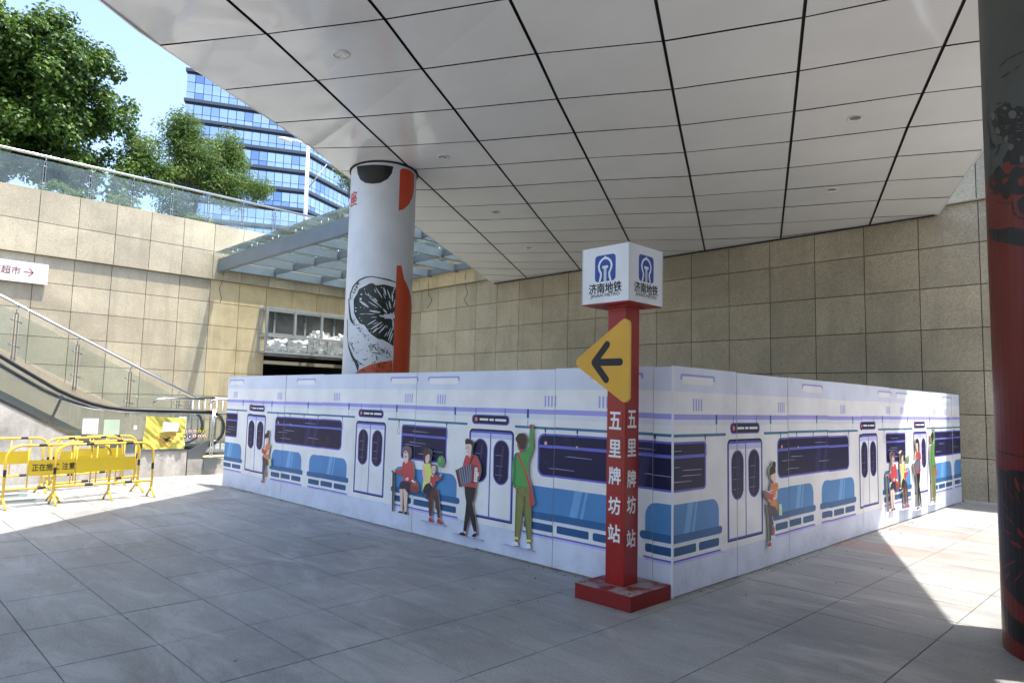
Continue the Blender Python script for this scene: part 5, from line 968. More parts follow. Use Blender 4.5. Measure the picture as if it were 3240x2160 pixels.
for a, b, l, r in ((-0.4, 0.585, 0, 1), (2.125, 4.295, 1, 1), (5.795, 6.745, 1, 1), (8.285, 10.9, 1, 0)):
    rr = 0.085 if b - a > 1.2 else 0.045
    P('5a5cb0', rrect(a, 0.93, b, 1.382, rr), 3); P('17163a', rrect(a + 0.022, 0.95, b - 0.022, 1.362, rr - 0.015), 4); Rc('5f62b4', a + 0.02, 1.232, b - 0.02, 1.262, 6)
    if b - a > 1.2:
        m_ = a + 1.02
        P('2a2750', [(m_, 0.95), (m_ + 0.13, 0.95), (m_ + 0.25, 1.362), (m_ + 0.12, 1.362)], 5); P('2a2750', [(m_ + 0.24, 0.95), (m_ + 0.34, 0.95), (m_ + 0.46, 1.362), (m_ + 0.36, 1.362)], 5)
    x = a + 0.12
    for k, v in enumerate((1.155, 1.07, 1.02, 1.30, 1.12)):
        x0 = a + (0.13 + 0.37 * k) * (b - a) % (b - a - 0.45)
        P('a8aacb', [(x0 + 0.04, v), (x0 + 0.40, v - 0.003), (x0 + 0.40, v), (x0 + 0.10, v + 0.005)], 6)
    if r and b - a > 2 or a > 8:
        P('d99a88', rrect(a + 0.095, 1.262, a + 0.135, 1.30, 0.015), 7); P('d99a88', rrect(a + 0.53, 1.25, a + 0.56, 1.272, 0.008), 7)
for a, b, l, r in ((-0.4, 0.83, 0, 1), (2.06, 3.10, 1, 1), (3.35, 4.47, 1, 1), (5.66, 6.96, 1, 1), (8.10, 9.47, 1, 1), (9.66, 10.9, 1, 0)):
    P('4a7dae', rrect(a, 0.52, b, 0.822, 0.0, 5, 0.13), 3)
    for s in (0.16, 0.30):
        x0 = a + 0.35 * (b - a) + s
        P('6898c4', [(x0, 0.545), (x0 + (0.10 if s < 0.2 else 0.04), 0.545), (x0 + (0.17 if s < 0.2 else 0.10), 0.82), (x0 + 0.07, 0.82)], 4)
    P('305c88', rrect(a - 0.06, 0.478, b + 0.06, 0.552, 0.034), 5)
    Rc('c4c8e6', a - 0.02, 0.455, b + 0.02, 0.478, 2)
    n = 3; x0, x1 = a + 0.0, b - 0.0; wv = (x1 - x0 - 0.10) / 3
    for k in range(3):
        P('264f7a', rrect(x0 + k * (wv + 0.05), 0.365, x0 + k * (wv + 0.05) + wv, 0.442, 0.012 if k == 1 else 0.022), 4)
    Rc('5557aa', a - 0.02, 0.312, b + 0.03, 0.328, 3); Rc('a9a8dc', a, 0.290, b + 0.06, 0.312, 2)
M_EDGE = flat('d8d8dc', 0.5); M_BACK = flat('6d6253', 0.8)
hoard = thing("site_hoarding", "L-shaped white and lilac site hoarding printed with a metro carriage interior", "hoarding", (0, 0, 0))
def panel(run, u0, u1):
    dj = random.uniform(-0.0035, 0.0035); vj = random.uniform(-0.006, 0.006); top = 2.072 + random.uniform(-0.006, 0.006); bot = 0.010 + random.uniform(0, 0.010)
    tl = random.uniform(-0.003, 0.003)
    def f(u, v, d):
        dd = d + dj + tl * v
        return (u - 9.95, -dd, v) if run == 0 else (dd, u, v)
    m = MB(); e = 0.0022
    m.prism([(u0 + e, bot), (u1 - e, bot), (u1 - e, top), (u0 + e, top)], f, -0.018, 0.0, M_EDGE, M_EDGE)
    for h, pts, lv in MUR:
        if run == 1: pts = [(a * 1.012, b) for a, b in pts]
        c = clip_u([(a, b + vj) for a, b in pts], u0 + e, u1 - e)
        if len(c) < 3: continue
        for lim, s in ((bot, 1), (top, -1)):
            c2 = clip_u([(b, a) for a, b in c], lim if s > 0 else -9, 9 if s > 0 else lim); c = [(b, a) for a, b in c2]
            if len(c) < 3: break
        if len(c) < 3: continue
        A = sum(c[i][0] * c[(i + 1) % len(c)][1] - c[(i + 1) % len(c)][0] * c[i][1] for i in range(len(c)))
        if A < 0: c = c[::-1]
        m.add([f(a, b, 0.0004 * lv) for a, b in c], [tuple(range(len(c)))], C_(h))
    return m.build("hoarding_panel", hoard)
JL = [0.06, 1.22, 2.44, 3.66, 4.87, 6.09, 7.31, 8.52, 9.74, 9.948]; JR = [0.002, 1.21, 2.44, 3.64, 4.86, 6.10, 7.31, 8.51, 9.72, 10.28]
for a, b in zip(JL[:-1], JL[1:]): panel(0, a, b)
for a, b in zip(JR[:-1], JR[1:]): panel(1, a, b)
boxpart("corner_trim", (-0.004, -0.014, 0.012), (0.012, 0.0, 2.075), M_WHITE, hoard)
for u in JL[1:-1]: boxpart("post", (u - 9.95 - 0.025, 0.022, 0), (u - 9.95 + 0.025, 0.07, 2.04), M_STEELD, hoard)
for u in JR[1:-1]: boxpart("post", (-0.07, u - 0.025, 0), (-0.022, u + 0.025, 2.04), M_STEELD, hoard)
for z in (0.3, 1.2, 2.0):
    boxpart("rail", (-9.88, 0.072, z - 0.02), (-0.08, 0.10, z + 0.02), M_STEELD, hoard); boxpart("rail", (-0.10, 0.12, z - 0.02), (-0.072, 10.25, z + 0.02), M_STEELD, hoard)

# ---- relief cut-out figures mounted on the hoarding
M_BOARD = flat('b9b3a6', 0.7)
def cutout(name, data, run, label, du=0.0, ledge=None):
    us = [fl[i] for _, _, fl in data for i in range(0, len(fl), 2)]; vs = [fl[i] for _, _, fl in data for i in range(1, len(fl), 2)]
    uc = (min(us) + max(us)) / 2 + du; v0 = min(vs)
    f = (lambda u, v, d: (u + du - 9.95, -d, v)) if run == 0 else (lambda u, v, d: (d, u * 1.012 + du, v))
    o = thing(name, label, "cutout", f(uc - du, v0, 0.03), "relief cut-outs on the hoarding")
    for k, (part, h, fl) in enumerate(data):
        pts = [(fl[i], fl[i + 1]) for i in range(0, len(fl), 2)]; m = MB(); d1 = 0.030 + 0.0006 * k
        thin = part in ("face_detail", "key", "bellows_fold", "book_label", "pocket_seam", "balloon_shine", "trouser_shade", "sweater_shade", "balloon_string", "bag_lining", "headband", "collar")
        m.prism(pts, f, d1 - 0.0012 if thin else 0.012, d1, flat(h, 0.42, 0.5, 0, 1.3), flat(h, 0.42, 0.5, 0, 1.3) if thin else M_BOARD)
        m.build(part, o)
    if ledge:
        m = MB(); u0, u1, v = ledge; m.prism([(u0, v - 0.006), (u1, v - 0.006), (u1, v), (u0, v)], f, 0.004, 0.05, C_('a2a4cc')); m.build("ledge", o)
    return o
for run, tx, du in ((0, "on the left face", 0.0), (1, "on the right face", 0.03)):
    cutout("figure_cutout", TR_READ, run, "cut-out of a seated woman in orange top reading a red book, " + tx, 0.0 if run else -0.03)
    cutout("figure_cutout", TR_OLD, run, "cut-out of a seated grey-haired woman with cane, " + tx, du)
    cutout("figure_cutout", TR_MOM, run, "cut-out of a mother with child and green balloon, " + tx, du, (6.32, 6.80, 0.205))
    cutout("figure_cutout", TR_ACC, run, "cut-out of a man in red shirt playing an accordion, " + tx, du + 0.01 * run, (6.96, 7.47, 0.135))
    cutout("figure_cutout", TR_GREEN, run, "cut-out of a man in green sweater holding the rail, " + tx, du + 0.02 * run, (7.82, 8.29, 0.150))

# ================================================================== METRO SIGN
def bevel(o, w):
    b = o.modifiers.new("edge", 'BEVEL'); b.width = w; b.segments = 2; b.limit_method = 'ANGLE'; return o
sign = thing("metro_sign", "tall red metro signpost with white logo cube and yellow arrow at the hoarding corner", "sign", (-0.305, -0.325, 0))
def basemat():
    m, t, b = newmat("dusty_red_base"); N = t.nodes.new; L = t.links.new
    g = N("ShaderNodeNewGeometry"); n = N("ShaderNodeTexNoise"); n.inputs["Scale"].default_value = 5; n.inputs["Detail"].default_value = 6; L(g.outputs["Position"], n.inputs["Vector"])
    s = N("ShaderNodeSeparateXYZ"); L(g.outputs["Normal"], s.inputs[0])
    r = N("ShaderNodeMapRange"); r.inputs[1].default_value = 0.38; r.inputs[2].default_value = 0.52; L(n.outputs["Fac"], r.inputs[0])
    mu = N("ShaderNodeMath"); mu.operation = 'MULTIPLY'; mu.use_clamp = True; L(r.outputs[0], mu.inputs[0]); L(s.outputs["Z"], mu.inputs[1])
    sc = N("ShaderNodeMath"); sc.operation = 'MULTIPLY'; sc.inputs[1].default_value = 0.8; L(mu.outputs[0], sc.inputs[0])
    mx = N("ShaderNodeMix"); mx.data_type = 'RGBA'; mx.inputs[6].default_value = (*lin('7e0f0e'), 1); mx.inputs[7].default_value = (0.38, 0.35, 0.33, 1)
    L(sc.outputs[0], mx.inputs[0]); L(mx.outputs[2], b.inputs["Base Color"]); b.inputs["Roughness"].default_value = 0.55
    return m
m = MB(); m.box((-0.605, -0.62, 0.001), (-0.003, -0.022, 0.132), basemat()); bevel(m.build("base", sign), 0.004)
PX0, PX1, PY0, PY1 = -0.42, -0.22, -0.425, -0.215
m = MB(); m.box((PX0, PY0, 0.133), (PX1, PY1, 2.60), M_RED); bevel(m.build("post", sign), 0.004)
CX0, CX1, CY0, CY1, CZ0, CZ1 = -0.585, -0.065, -0.600, -0.080, 2.612, 3.125
m = MB(); m.box((CX0, CY0, CZ0), (CX1, CY1, CZ1), flat('e2e5ea', 0.4, 0.5)); cube = bevel(m.build("logo_cube", sign), 0.003)
m = MB(); m.box((CX0 + 0.004, CY0 + 0.004, 2.602), (CX1 - 0.004, CY1 - 0.004, 2.6115), M_RED); m.build("cube_underside", sign)
m = MB(); m.box((PX0 - 0.03, PY0 - 0.03, 2.585), (PX1 + 0.03, PY1 + 0.03, 2.6015), M_RED); m.build("collar", sign)
for bx_, by_ in ((-0.55, -0.565), (-0.06, -0.565), (-0.55, -0.075), (-0.06, -0.075)): tubepart("anchor_bolt", [(bx_, by_, 0.132), (bx_, by_, 0.142)], 0.011, M_STEELD, sign, 6)
for (ex, ey) in ((CX0, CY0), (CX1, CY0), (CX1, CY1), (CX0, CY1)): boxpart("edge_profile", (ex - 0.004, ey - 0.004, CZ0 - 0.002), (ex + 0.004, ey + 0.004, CZ1 + 0.002), flat('c4c8ce', 0.3), cube)
def face_front(u, v, d=0.0): return (-0.325 + u, CY0 - 0.0008 - d, v)        # facing -y
def face_right(u, v, d=0.0): return (CX1 + 0.0008 + d, -0.340 + u, v)        # facing +x
def logo(f):
    zc = 2.925; s = 0.118
    m = MB(); m.add([f(a, b) for a, b in [(x, zc + y) for x, y in rrect(-s * 0.98, -s * 1.02, s * 0.98, s * 1.02, 0.035)]], [tuple(range(20))], M_BLUE); m.build("logo_square", cube)
    m = MB(); WM = flat('e2e5ea', 0.4, 0.5)
    # white arch: thick line down both sides, dome, small finial, inner mushroom post
    path = [(-0.062, -0.120), (-0.048, -0.075), (-0.046, -0.045), (-0.066, -0.010), (-0.072, 0.025), (-0.058, 0.060), (-0.030, 0.084), (0, 0.092), (0.030, 0.084), (0.058, 0.060), (0.072, 0.025), (0.066, -0.010), (0.046, -0.045), (0.048, -0.075), (0.062, -0.120)]
    hw = 0.0105; L_ = []; R_ = []
    for i, (x, y) in enumerate(path):
        a = path[max(i - 1, 0)]; b = path[min(i + 1, len(path) - 1)]; dx, dy = b[0] - a[0], b[1] - a[1]; l = math.hypot(dx, dy); L_.append((x - dy / l * hw, y + dx / l * hw)); R_.append((x + dy / l * hw, y - dx / l * hw))
    n = len(path); vs = [f(x, max(zc + y, zc - 0.1203), 0.0008) for x, y in L_ + R_]
    m.add(vs, [(i, n + i, n + i + 1, i + 1) for i in range(n - 1)], WM)
    for pts in (rrect(-0.011, 0.088, 0.011, 0.108, 0.004), rrect(-0.034, -0.004, 0.034, 0.022, 0.011), rrect(-0.014, -0.1202, 0.014, 0.0, 0.0)):
        m.add([f(x, zc + y, 0.0009) for x, y in pts], [tuple(range(len(pts)))], WM)
    P4 = [(-0.0025, -0.1202), (0.0025, -0.1202), (0.0018, -0.01), (-0.0018, -0.01)]
    m.add([f(x, zc + y, 0.0014) for x, y in P4], [(0, 1, 2, 3)], M_BLUE)
    m.build("logo_arch", cube)
    text_part("lettering", "济南地铁", 0.1, lambda u, v: f(u, v + 2.745, 0.0006), M_INK, cube, 0.0022, 1.0, 0.362, 0.092)
    text_part("lettering", "JINAN METRO", 0.05, lambda u, v: f(u, v + 2.676, 0.0006), M_INK, cube, 0.0005, 1.02, 0.325, 0.036)
logo(face_front); logo(face_right)
# arrow plate on the -y side of the post, standing off
ap = MB()
def fa(u, v, d): return (u, -0.4255 - d, v)
def rounded(poly, r, n=6):
    out = []; k = len(poly)
    for i in range(k):
        p0, p1, p2 = Vector(poly[i - 1]), Vector(poly[i]), Vector(poly[(i + 1) % k]); a = (p0 - p1).normalized(); b = (p2 - p1).normalized()
        an = math.acos(max(-1, min(1, a.dot(b)))); t = r / math.tan(an / 2); c = p1 + (a + b).normalized() * (r / math.sin(an / 2)); s = p1 + a * t; e = p1 + b * t
        a0 = math.atan2(s.y - c.y, s.x - c.x); a1 = math.atan2(e.y - c.y, e.x - c.x); da = (a1 - a0 + math.pi) % (2 * math.pi) - math.pi
        for j in range(n + 1): out.append((c.x + r * math.cos(a0 + da * j / n), c.y + r * math.sin(a0 + da * j / n)))
    return out
tri = rounded(ARROW_TRI, 0.05)
ap.prism(tri, fa, 0.012, 0.042, M_YEL, flat('e8c65a', 0.4)); plate = ap.build("arrow_plate", sign)
for ux in (-0.36, -0.25): boxpart("plate_bracket", (ux - 0.015, -0.4375, 2.16), (ux + 0.015, -0.4252, 2.2), M_STEELD, sign)
m = MB()
def bar(p0, p1, w, d):
    a, b = Vector(p0), Vector(p1); t = (b - a).normalized(); nn = Vector((-t.y, t.x)); pts = []
    a0 = math.atan2(nn.y, nn.x)
    for k in range(9): an = a0 + math.pi * k / 8; pts.append((a.x + w / 2 * math.cos(an), a.y + w / 2 * math.sin(an)))
    for k in range(9): an = a0 + math.pi + math.pi * k / 8; pts.append((b.x + w / 2 * math.cos(an), b.y + w / 2 * math.sin(an)))
    A = sum(pts[i][0] * pts[(i + 1) % 18][1] - pts[(i + 1) % 18][0] * pts[i][1] for i in range(18))
    if A < 0: pts = pts[::-1]
    m.add([fa(u, v, 0.0425 + d) for u, v in pts], [tuple(range(18))], M_INK)
for k, (a, b) in enumerate(ARROW_BARS): bar(a, b, 0.066, 0.0005 * k)
m.build("arrow_mark", plate)
# raised characters down both faces: white glyph on a slightly lighter red sticker
M_STK = flat('9c1c1a', 0.35)
for ch, zf, zr in zip("五里牌坊站", CHZF, CHZR):
    for f, z, nm in ((lambda u, v, d: (-0.325 + u, PY0 - d, v), zf, 0), (lambda u, v, d: (PX1 + d, -0.325 + u, v), zr, 1)):
        tl = random.uniform(-0.02, 0.02); w = 0.128; h = 0.150
        st = MB(); pts = rounded([(-w / 2 - 0.012, -h / 2 - 0.013), (w / 2 + 0.012, -h / 2 - 0.013), (w / 2 + 0.012, h / 2 + 0.013), (-w / 2 - 0.012, h / 2 + 0.013)], 0.02, 3)
        st.prism([(a, b + z) for a, b in pts], f, 0.0004, 0.003, M_STK); s_ = st.build("character_sticker", sign)
        text_part("character", ch, 0.15, lambda u, v: f(u - v * tl, v + u * tl + z, 0.0040), M_WHITE, s_, 0.0036, 1.0, w, h)

# grit and dry leaves blown against the foot of the hoarding
rg = random.Random(12); m = MB(); cg = [flat('4a4234', 0.9), flat('6d6048', 0.9), flat('2b2925', 0.9)]
for k in range(420):
    side = rg.random() < 0.5; t_ = rg.random(); off = abs(rg.gauss(0, 0.05)) + 0.012
    if rg.random() < 0.2: off = rg.uniform(0.05, 1.2)
    x, y = (-9.9 + 9.2 * t_, -off) if side else (off, 0.2 + 9.8 * t_)
    s_ = rg.uniform(0.004, 0.014); a = rg.random() * 6; c_, n_ = math.cos(a), math.sin(a)
    pts = [(x + s_ * c_, y + s_ * n_, 0.002), (x - s_ * n_ * 0.5, y + s_ * c_ * 0.5, 0.002), (x - s_ * c_, y - s_ * n_, 0.002), (x + s_ * n_ * 0.5, y - s_ * c_ * 0.5, 0.002), (x, y, 0.002 + s_ * 0.5)]
    m.add(pts, [(0, 1, 4), (1, 2, 4), (2, 3, 4), (3, 0, 4)], cg[k % 3])
o = m.build("floor_grit"); o["kind"] = "stuff"; o["label"] = "grit and dry leaves along the foot of the hoarding"; o["category"] = "debris"
# ================================================================== ESCALATOR
esc = thing("escalator", "glass sided escalator climbing to the left behind the yellow barriers", "escalator", (-12.5, -1, 0))
def fx(x): return lambda u, v, d: (x + d, u, v)          # polygon in (y,z) on plane x
XE = -11.9; XI = -13.15
plinth = [(0.03, 0.0), (0.03, 0.525), (-1.45, 0.545), (-2.09, 0.85), (-3.27, 1.50), (-9.5, 4.93), (-9.5, 0.0)]
m = MB(); m.prism(plinth, fx(XE), -0.14, 0.0, M_CONC); m.build("side_cladding", esc)
m = MB(); m.prism([(0.03, 0.525), (-1.45, 0.547), (-2.09, 0.852), (-3.27, 1.503), (-9.5, 4.935), (-9.5, 5.0), (-3.27, 1.56), (-2.09, 0.90), (-1.45, 0.585), (0.03, 0.555)], fx(XE), -0.16, 0.012, M_STEEL); m.build("cladding_trim", esc)
m = MB(); m.prism(plinth, fx(XI - 0.14), -0.14, 0.0, M_CONC); m.build("side_cladding", esc)
m = MB(); m.prism([(0.05, 0.30), (0.05, 0.52), (0.45, 0.72), (0.52, 0.72), (0.40, 0.42), (0.30, 0.30)], fx(XE), -0.14, -0.01, M_STEELD); m.build("newel_cap", esc)
rail = [(-9.5, 6.05)] + [(-3.33 - 0.6 * k, 2.33 + 0.37 * k) for k in (6, 3, 1)] + [(-3.33, 2.33), (-3.0, 2.12), (-2.7, 1.93), (-2.39, 1.74), (-2.1, 1.60), (-1.8, 1.49), (-1.5, 1.42), (-1.2, 1.385), (-0.8, 1.37), (0.0, 1.355), (0.42, 1.35)]
rail += [(0.45 + 0.36 * math.sin(math.radians(a)), 0.99 + 0.36 * math.cos(math.radians(a))) for a in range(15, 171, 15)] + [(0.35, 0.60), (0.0, 0.57)]
for x in (XE - 0.07, XI - 0.07):
    m = MB(); m.tube([(x, y, z) for y, z in rail], 0.036, M_RUBBER, 8); m.build("handrail", esc)
    inner = [(y, z - 0.045) for y, z in rail[:-9]] ; arc = [(0.45 + 0.31 * math.sin(math.radians(a)), 0.99 + 0.31 * math.cos(math.radians(a))) for a in range(15, 166, 15)]
    poly = inner + arc + [(0.03, 0.56), (-1.45, 0.59), (-2.09, 0.90), (-3.27, 1.565), (-9.5, 5.01)]
    m = MB(); m.prism(poly, fx(x), -0.005, 0.005, M_GLASSE); m.build("glass_balustrade", esc)
    m = MB(); m.tube([(x, y, z - 0.045) for y, z in rail[:-1]], 0.018, M_STEEL, 6); m.build("handrail_guide", esc)
    m = MB(); m.prism([(0.4, 0.56), (-1.45, 0.60), (-2.09, 0.92), (-9.5, 5.03), (-9.5, 5.18), (-2.09, 1.05), (-1.45, 0.72), (0.4, 0.66)], fx(x), -0.035, -0.012, M_ALU); m.build("skirt_panel", esc)
m = MB(); m.prism([(-2.45, 1.10), (-2.50, 1.10), (-2.30, 1.72), (-2.25, 1.72)], fx(XE - 0.07), -0.008, 0.008, M_STEEL); m.build("glass_joint", esc)
m = MB(); m.box((XI - 0.02, -0.9, 0.40), (XE - 0.14, 1.1, 0.46), M_STEELD); m.build("comb_plate", esc)
for k in range(12):
    y = -1.2 - 0.4 * k; z = 0.46 + 0.2 * k
    m = MB(); m.box((XI - 0.02, y - 0.4, z - 0.2), (XE - 0.14, y, z), M_STEELD); m.build("step", esc)
# notices stuck to the glass
def notice(y0, y1, z0, z1, mat, x=XE - 0.062, name="notice"):
    m = MB(); m.prism([(y0, z0), (y1, z0), (y1, z1), (y0, z1)], fx(x), 0.0, 0.002, mat); return m.build(name, esc)
notice(-1.93, -1.66, 0.90, 1.20, flat('e4e9ea', 0.5)); notice(-1.56, -1.28, 0.88, 1.18, flat('b7c9b4', 0.5)); notice(-0.16, 0.0, 0.98, 1.24, flat('eceef0', 0.5)); notice(-1.02, -0.96, 0.98, 1.06, flat('eceef0', 0.5))
for k in range(6):
    for r_, (cl, inn) in enumerate((('b3282c', 'e9e4e4'), ('0e1f6e', 'e9e9f2'))):
        if r_ == 0 and k >= 4: cl, inn = '30302a', 'd9d23a'
        if r_ == 1 and k >= 3: cl, inn = 'b3282c', 'e9e4e4'
        yc = -0.11 + 0.10 * k; zc = 0.93 - 0.105 * r_
        m = MB()
        for rad, cc, dd in ((0.040, cl, 0.001), (0.032, inn if not (r_ == 1 and k < 3) else cl, 0.002)):
            m.add([(XE - 0.060 + dd, yc + rad * math.cos(a), zc + rad * math.sin(a)) for a in [2 * math.pi * q / 16 for q in range(16)]], [tuple(range(16))], flat(cc, 0.5))
        m.add([(XE - 0.057, yc + a, zc + b) for a, b in ((-0.012, -0.02), (0.010, -0.022), (0.016, 0.004), (0.002, 0.022), (-0.012, 0.008))], [(0, 1, 2, 3, 4)], flat(inn if (r_ == 1 and k < 3) else '26262a', 0.5))
        m.build("safety_symbol", esc)
# crumpled yellow sheet hung over the balustrade
m = MB(); nu, nv = 40, 34; vs = []
for i in range(nu):
    for j in range(nv):
        u, v = i / (nu - 1), j / (nv - 1)
        y = -0.88 + 0.06 * v + (0.78 + 0.05 * (1 - v)) * u; z = 0.575 + 0.68 * v - 0.05 * u * v
        d = 0.014 * math.sin(31 * u + 19 * v) * math.sin(13 * v) + 0.018 * math.sin(9 * u + 3 * v) + 0.02 * math.sin(17 * u * (1.2 - v) + 2) * (1.1 - v) + 0.012 * math.sin(11 * v + 7 * u)
        vs.append((XE + 0.035 + d, y, z))
m.add(vs, [(i * nv + j, (i + 1) * nv + j, (i + 1) * nv + j + 1, i * nv + j + 1) for i in range(nu - 1) for j in range(nv - 1)], flat('cbc25a', 0.5), True)
cl = m.build("yellow_sheet"); tag(cl, "crumpled yellow plastic sheet hung over the escalator glass", "sheet")
def fs_(y, z): return (XE + 0.085, y, z)
m = MB(); T = [(-0.62, 0.83), (-0.24, 0.89), (-0.40, 0.63)]
for k in range(3):
    a, b = Vector(T[k]), Vector(T[(k + 1) % 3]); n2 = (b - a).normalized(); q = Vector((-n2.y, n2.x)) * 0.006
    m.add([fs_(*(a + q)), fs_(*(a - q)), fs_(*(b - q)), fs_(*(b + q))], [(0, 1, 2, 3)], flat('b8322a', 0.6))
for (a, b) in (((-0.50, 0.80), (-0.34, 0.74)), ((-0.47, 0.73), (-0.36, 0.82)), ((-0.44, 0.79), (-0.40, 0.72))):
    a, b = Vector(a), Vector(b); n2 = (b - a).normalized(); q = Vector((-n2.y, n2.x)) * 0.012
    m.add([fs_(*(a + q)), fs_(*(a - q)), fs_(*(b - q)), fs_(*(b + q))], [(0, 1, 2, 3)], M_INK)
m.add([fs_(-0.52, 0.93), fs_(-0.20, 0.94), fs_(-0.19, 1.12), fs_(-0.51, 1.14)], [(0, 1, 2, 3)], flat('c9d3d0', 0.5))
m.build("warning_print", cl)
# low plinth beyond the newel, with steel post and glass end screen
kb = thing("concrete_plinth", "low concrete plinth at the foot of the escalator", "plinth", (-12.0, 1.6, 0))
boxpart("block", (-12.3, 0.055, 0), (XE, 3.6, 0.335), M_CONC, kb)
sp = thing("glass_screen", "narrow glass end screen on steel post beside the escalator newel", "screen", (XE + 0.02, 0.55, 0.2))
boxpart("bracket", (XE + 0.001, 0.38, 0.12), (XE + 0.05, 0.66, 0.36), M_STEELD, sp)
for dy in (0.50, 0.545): tubepart("post", [(XE + 0.03, dy, 0.34), (XE + 0.03, dy + 0.02, 1.40)], 0.014, M_STEEL, sp)
m = MB(); m.prism([(0.57, 0.345), (0.78, 0.345), (0.84, 1.38), (0.62, 1.38)], fx(XE + 0.03), -0.006, 0.006, M_GLASSE); m.build("glass_pane", sp)
for z in (0.72, 1.24): tubepart("clamp", [(XE + 0.03, 0.53, z), (XE + 0.03, 0.66, z)], 0.018, M_STEELD, sp)
tubepart("grab_rail", [(XE + 0.03, 0.42, 1.50), (XE + 0.03, 0.50, 1.60), (XE + 0.03, 0.62, 1.625), (XE + 0.03, 3.5, 1.625)], 0.028, M_STEEL, sp)
# ================================================================== STAIR and its glass rail
XS = -15.0
st = thing("stone_stair", "stone stair with granite stringer rising behind the escalator", "stair", (-16.5, -2, 0))
prof = [(1.6, 0.0)]; y, z = 1.6, 0.0
while z < 7.3: z += 0.155; prof.append((y, z)); y -= 0.31; prof.append((y, z))
prof += [(y, 0.0)]
m = MB(); m.prism(prof, fx(XS - 0.2), -3.6, 0.0, M_CONC); m.build("steps", st)
m = MB(); m.prism([(1.9, 0.0), (1.9, 0.2), (-0.56, 1.37), (-2.91, 2.56), (-11.5, 6.95), (-11.5, 0.0)], fx(XS), -0.2, 0.0, M_GRAN); m.build("stringer", st)
rl = thing("stair_railing", "steel and glass stair railing sloping down from the left", "railing", (XS, -1, 1.5))
def strz(y): return 1.37 - 0.506 * (y + 0.56)
tubepart("handrail", [(XS, -10.5, strz(-10.5) + 1.12), (XS, 1.12, 1.70), (XS, 1.3, 1.63), (XS, 1.75, 1.63)], 0.038, M_STEEL, rl, 10)
py = [-6.3, -5.1, -3.89, -2.67, -1.46, -0.31, 0.84]
for y in py:
    p = MB(); z = strz(y)
    for d in (-0.028, 0.028): p.box((XS - 0.02, y + d - 0.009, z - 0.05), (XS + 0.02, y + d + 0.009, z + 0.98), M_STEELD)
    p.build("post", rl)
    tubepart("bracket", [(XS, y, z + 0.95), (XS, y - 0.01, z + 1.05), (XS, y + 0.03, z + 1.12)], 0.012, M_STEEL, rl, 6)
    for zz in (z + 0.25, z + 0.80): tubepart("glass_clamp", [(XS, y - 0.11, zz + 0.04), (XS, y + 0.11, zz - 0.04)], 0.014, M_STEELD, rl, 6)
for a, b in zip(py[:-1], py[1:]):
    a2, b2 = a + 0.06, b - 0.06
    m = MB(); m.prism([(a2, strz(a2) + 0.06), (b2, strz(b2) + 0.06), (b2, strz(b2) + 0.98), (a2, strz(a2) + 0.98)], fx(XS), -0.006, 0.006, M_GLASS); m.build("glass_pane", rl)
tubepart("lower_grab_rail", [(XS + 0.9, -0.02, 1.48), (XS + 0.9, 0.06, 1.58), (XS + 0.9, 0.2, 1.60), (XS + 0.9, 1.15, 1.61)], 0.03, M_STEEL, rl)
pf = thing("picket_railing", "short dark picket railing beyond the escalator foot", "railing", (-15.8, 2.2, 0))
for k in range(12): tubepart("picket", [(-15.8, 1.50 + 0.16 * k, 0.0), (-15.8, 1.50 + 0.16 * k, 1.60)], 0.02, M_STEELD, pf, 6)
tubepart("top_rail", [(-15.8, 1.42, 0.0), (-15.8, 1.42, 1.55), (-15.8, 1.50, 1.64), (-15.8, 3.5, 1.64)], 0.028, M_STEEL, pf)
tubepart("mid_rail", [(-15.8, 1.44, 1.2), (-15.8, 3.5, 1.2)], 0.018, M_BLACK, pf, 6)
for (x, y, z, s, lb) in ((-14.5, 1.55, 0.0, 0.34, "left"), (-14.2, 2.0, 0.0, 0.28, "right")):
    m = MB(); n1, n2 = 9, 14; vs = []
    for i in range(n1):
        for j in range(n2):
            a = math.pi * i / (n1 - 1) / 2; b = 2 * math.pi * j / n2; rr = s * (1 + 0.18 * math.sin(3 * b + i) + 0.1 * math.cos(5 * b))
            vs.append((x + rr * math.sin(a) * math.cos(b), y + rr * math.sin(a) * math.sin(b) * 1.3, z + 0.85 * s * math.cos(a) + 0.02 * math.sin(4 * b)))
    m.add(vs, [(i * n2 + j, i * n2 + (j + 1) % n2, (i + 1) * n2 + (j + 1) % n2, (i + 1) * n2 + j) for i in range(n1 - 1) for j in range(n2)], flat('c9b48c', 0.8, 0.3, 0, 1, 0.3), True)
    tag(m.build("rubble_sack"), "tan rubble sack on the floor past the escalator, the %s one" % lb, "sack", "rubble sacks")

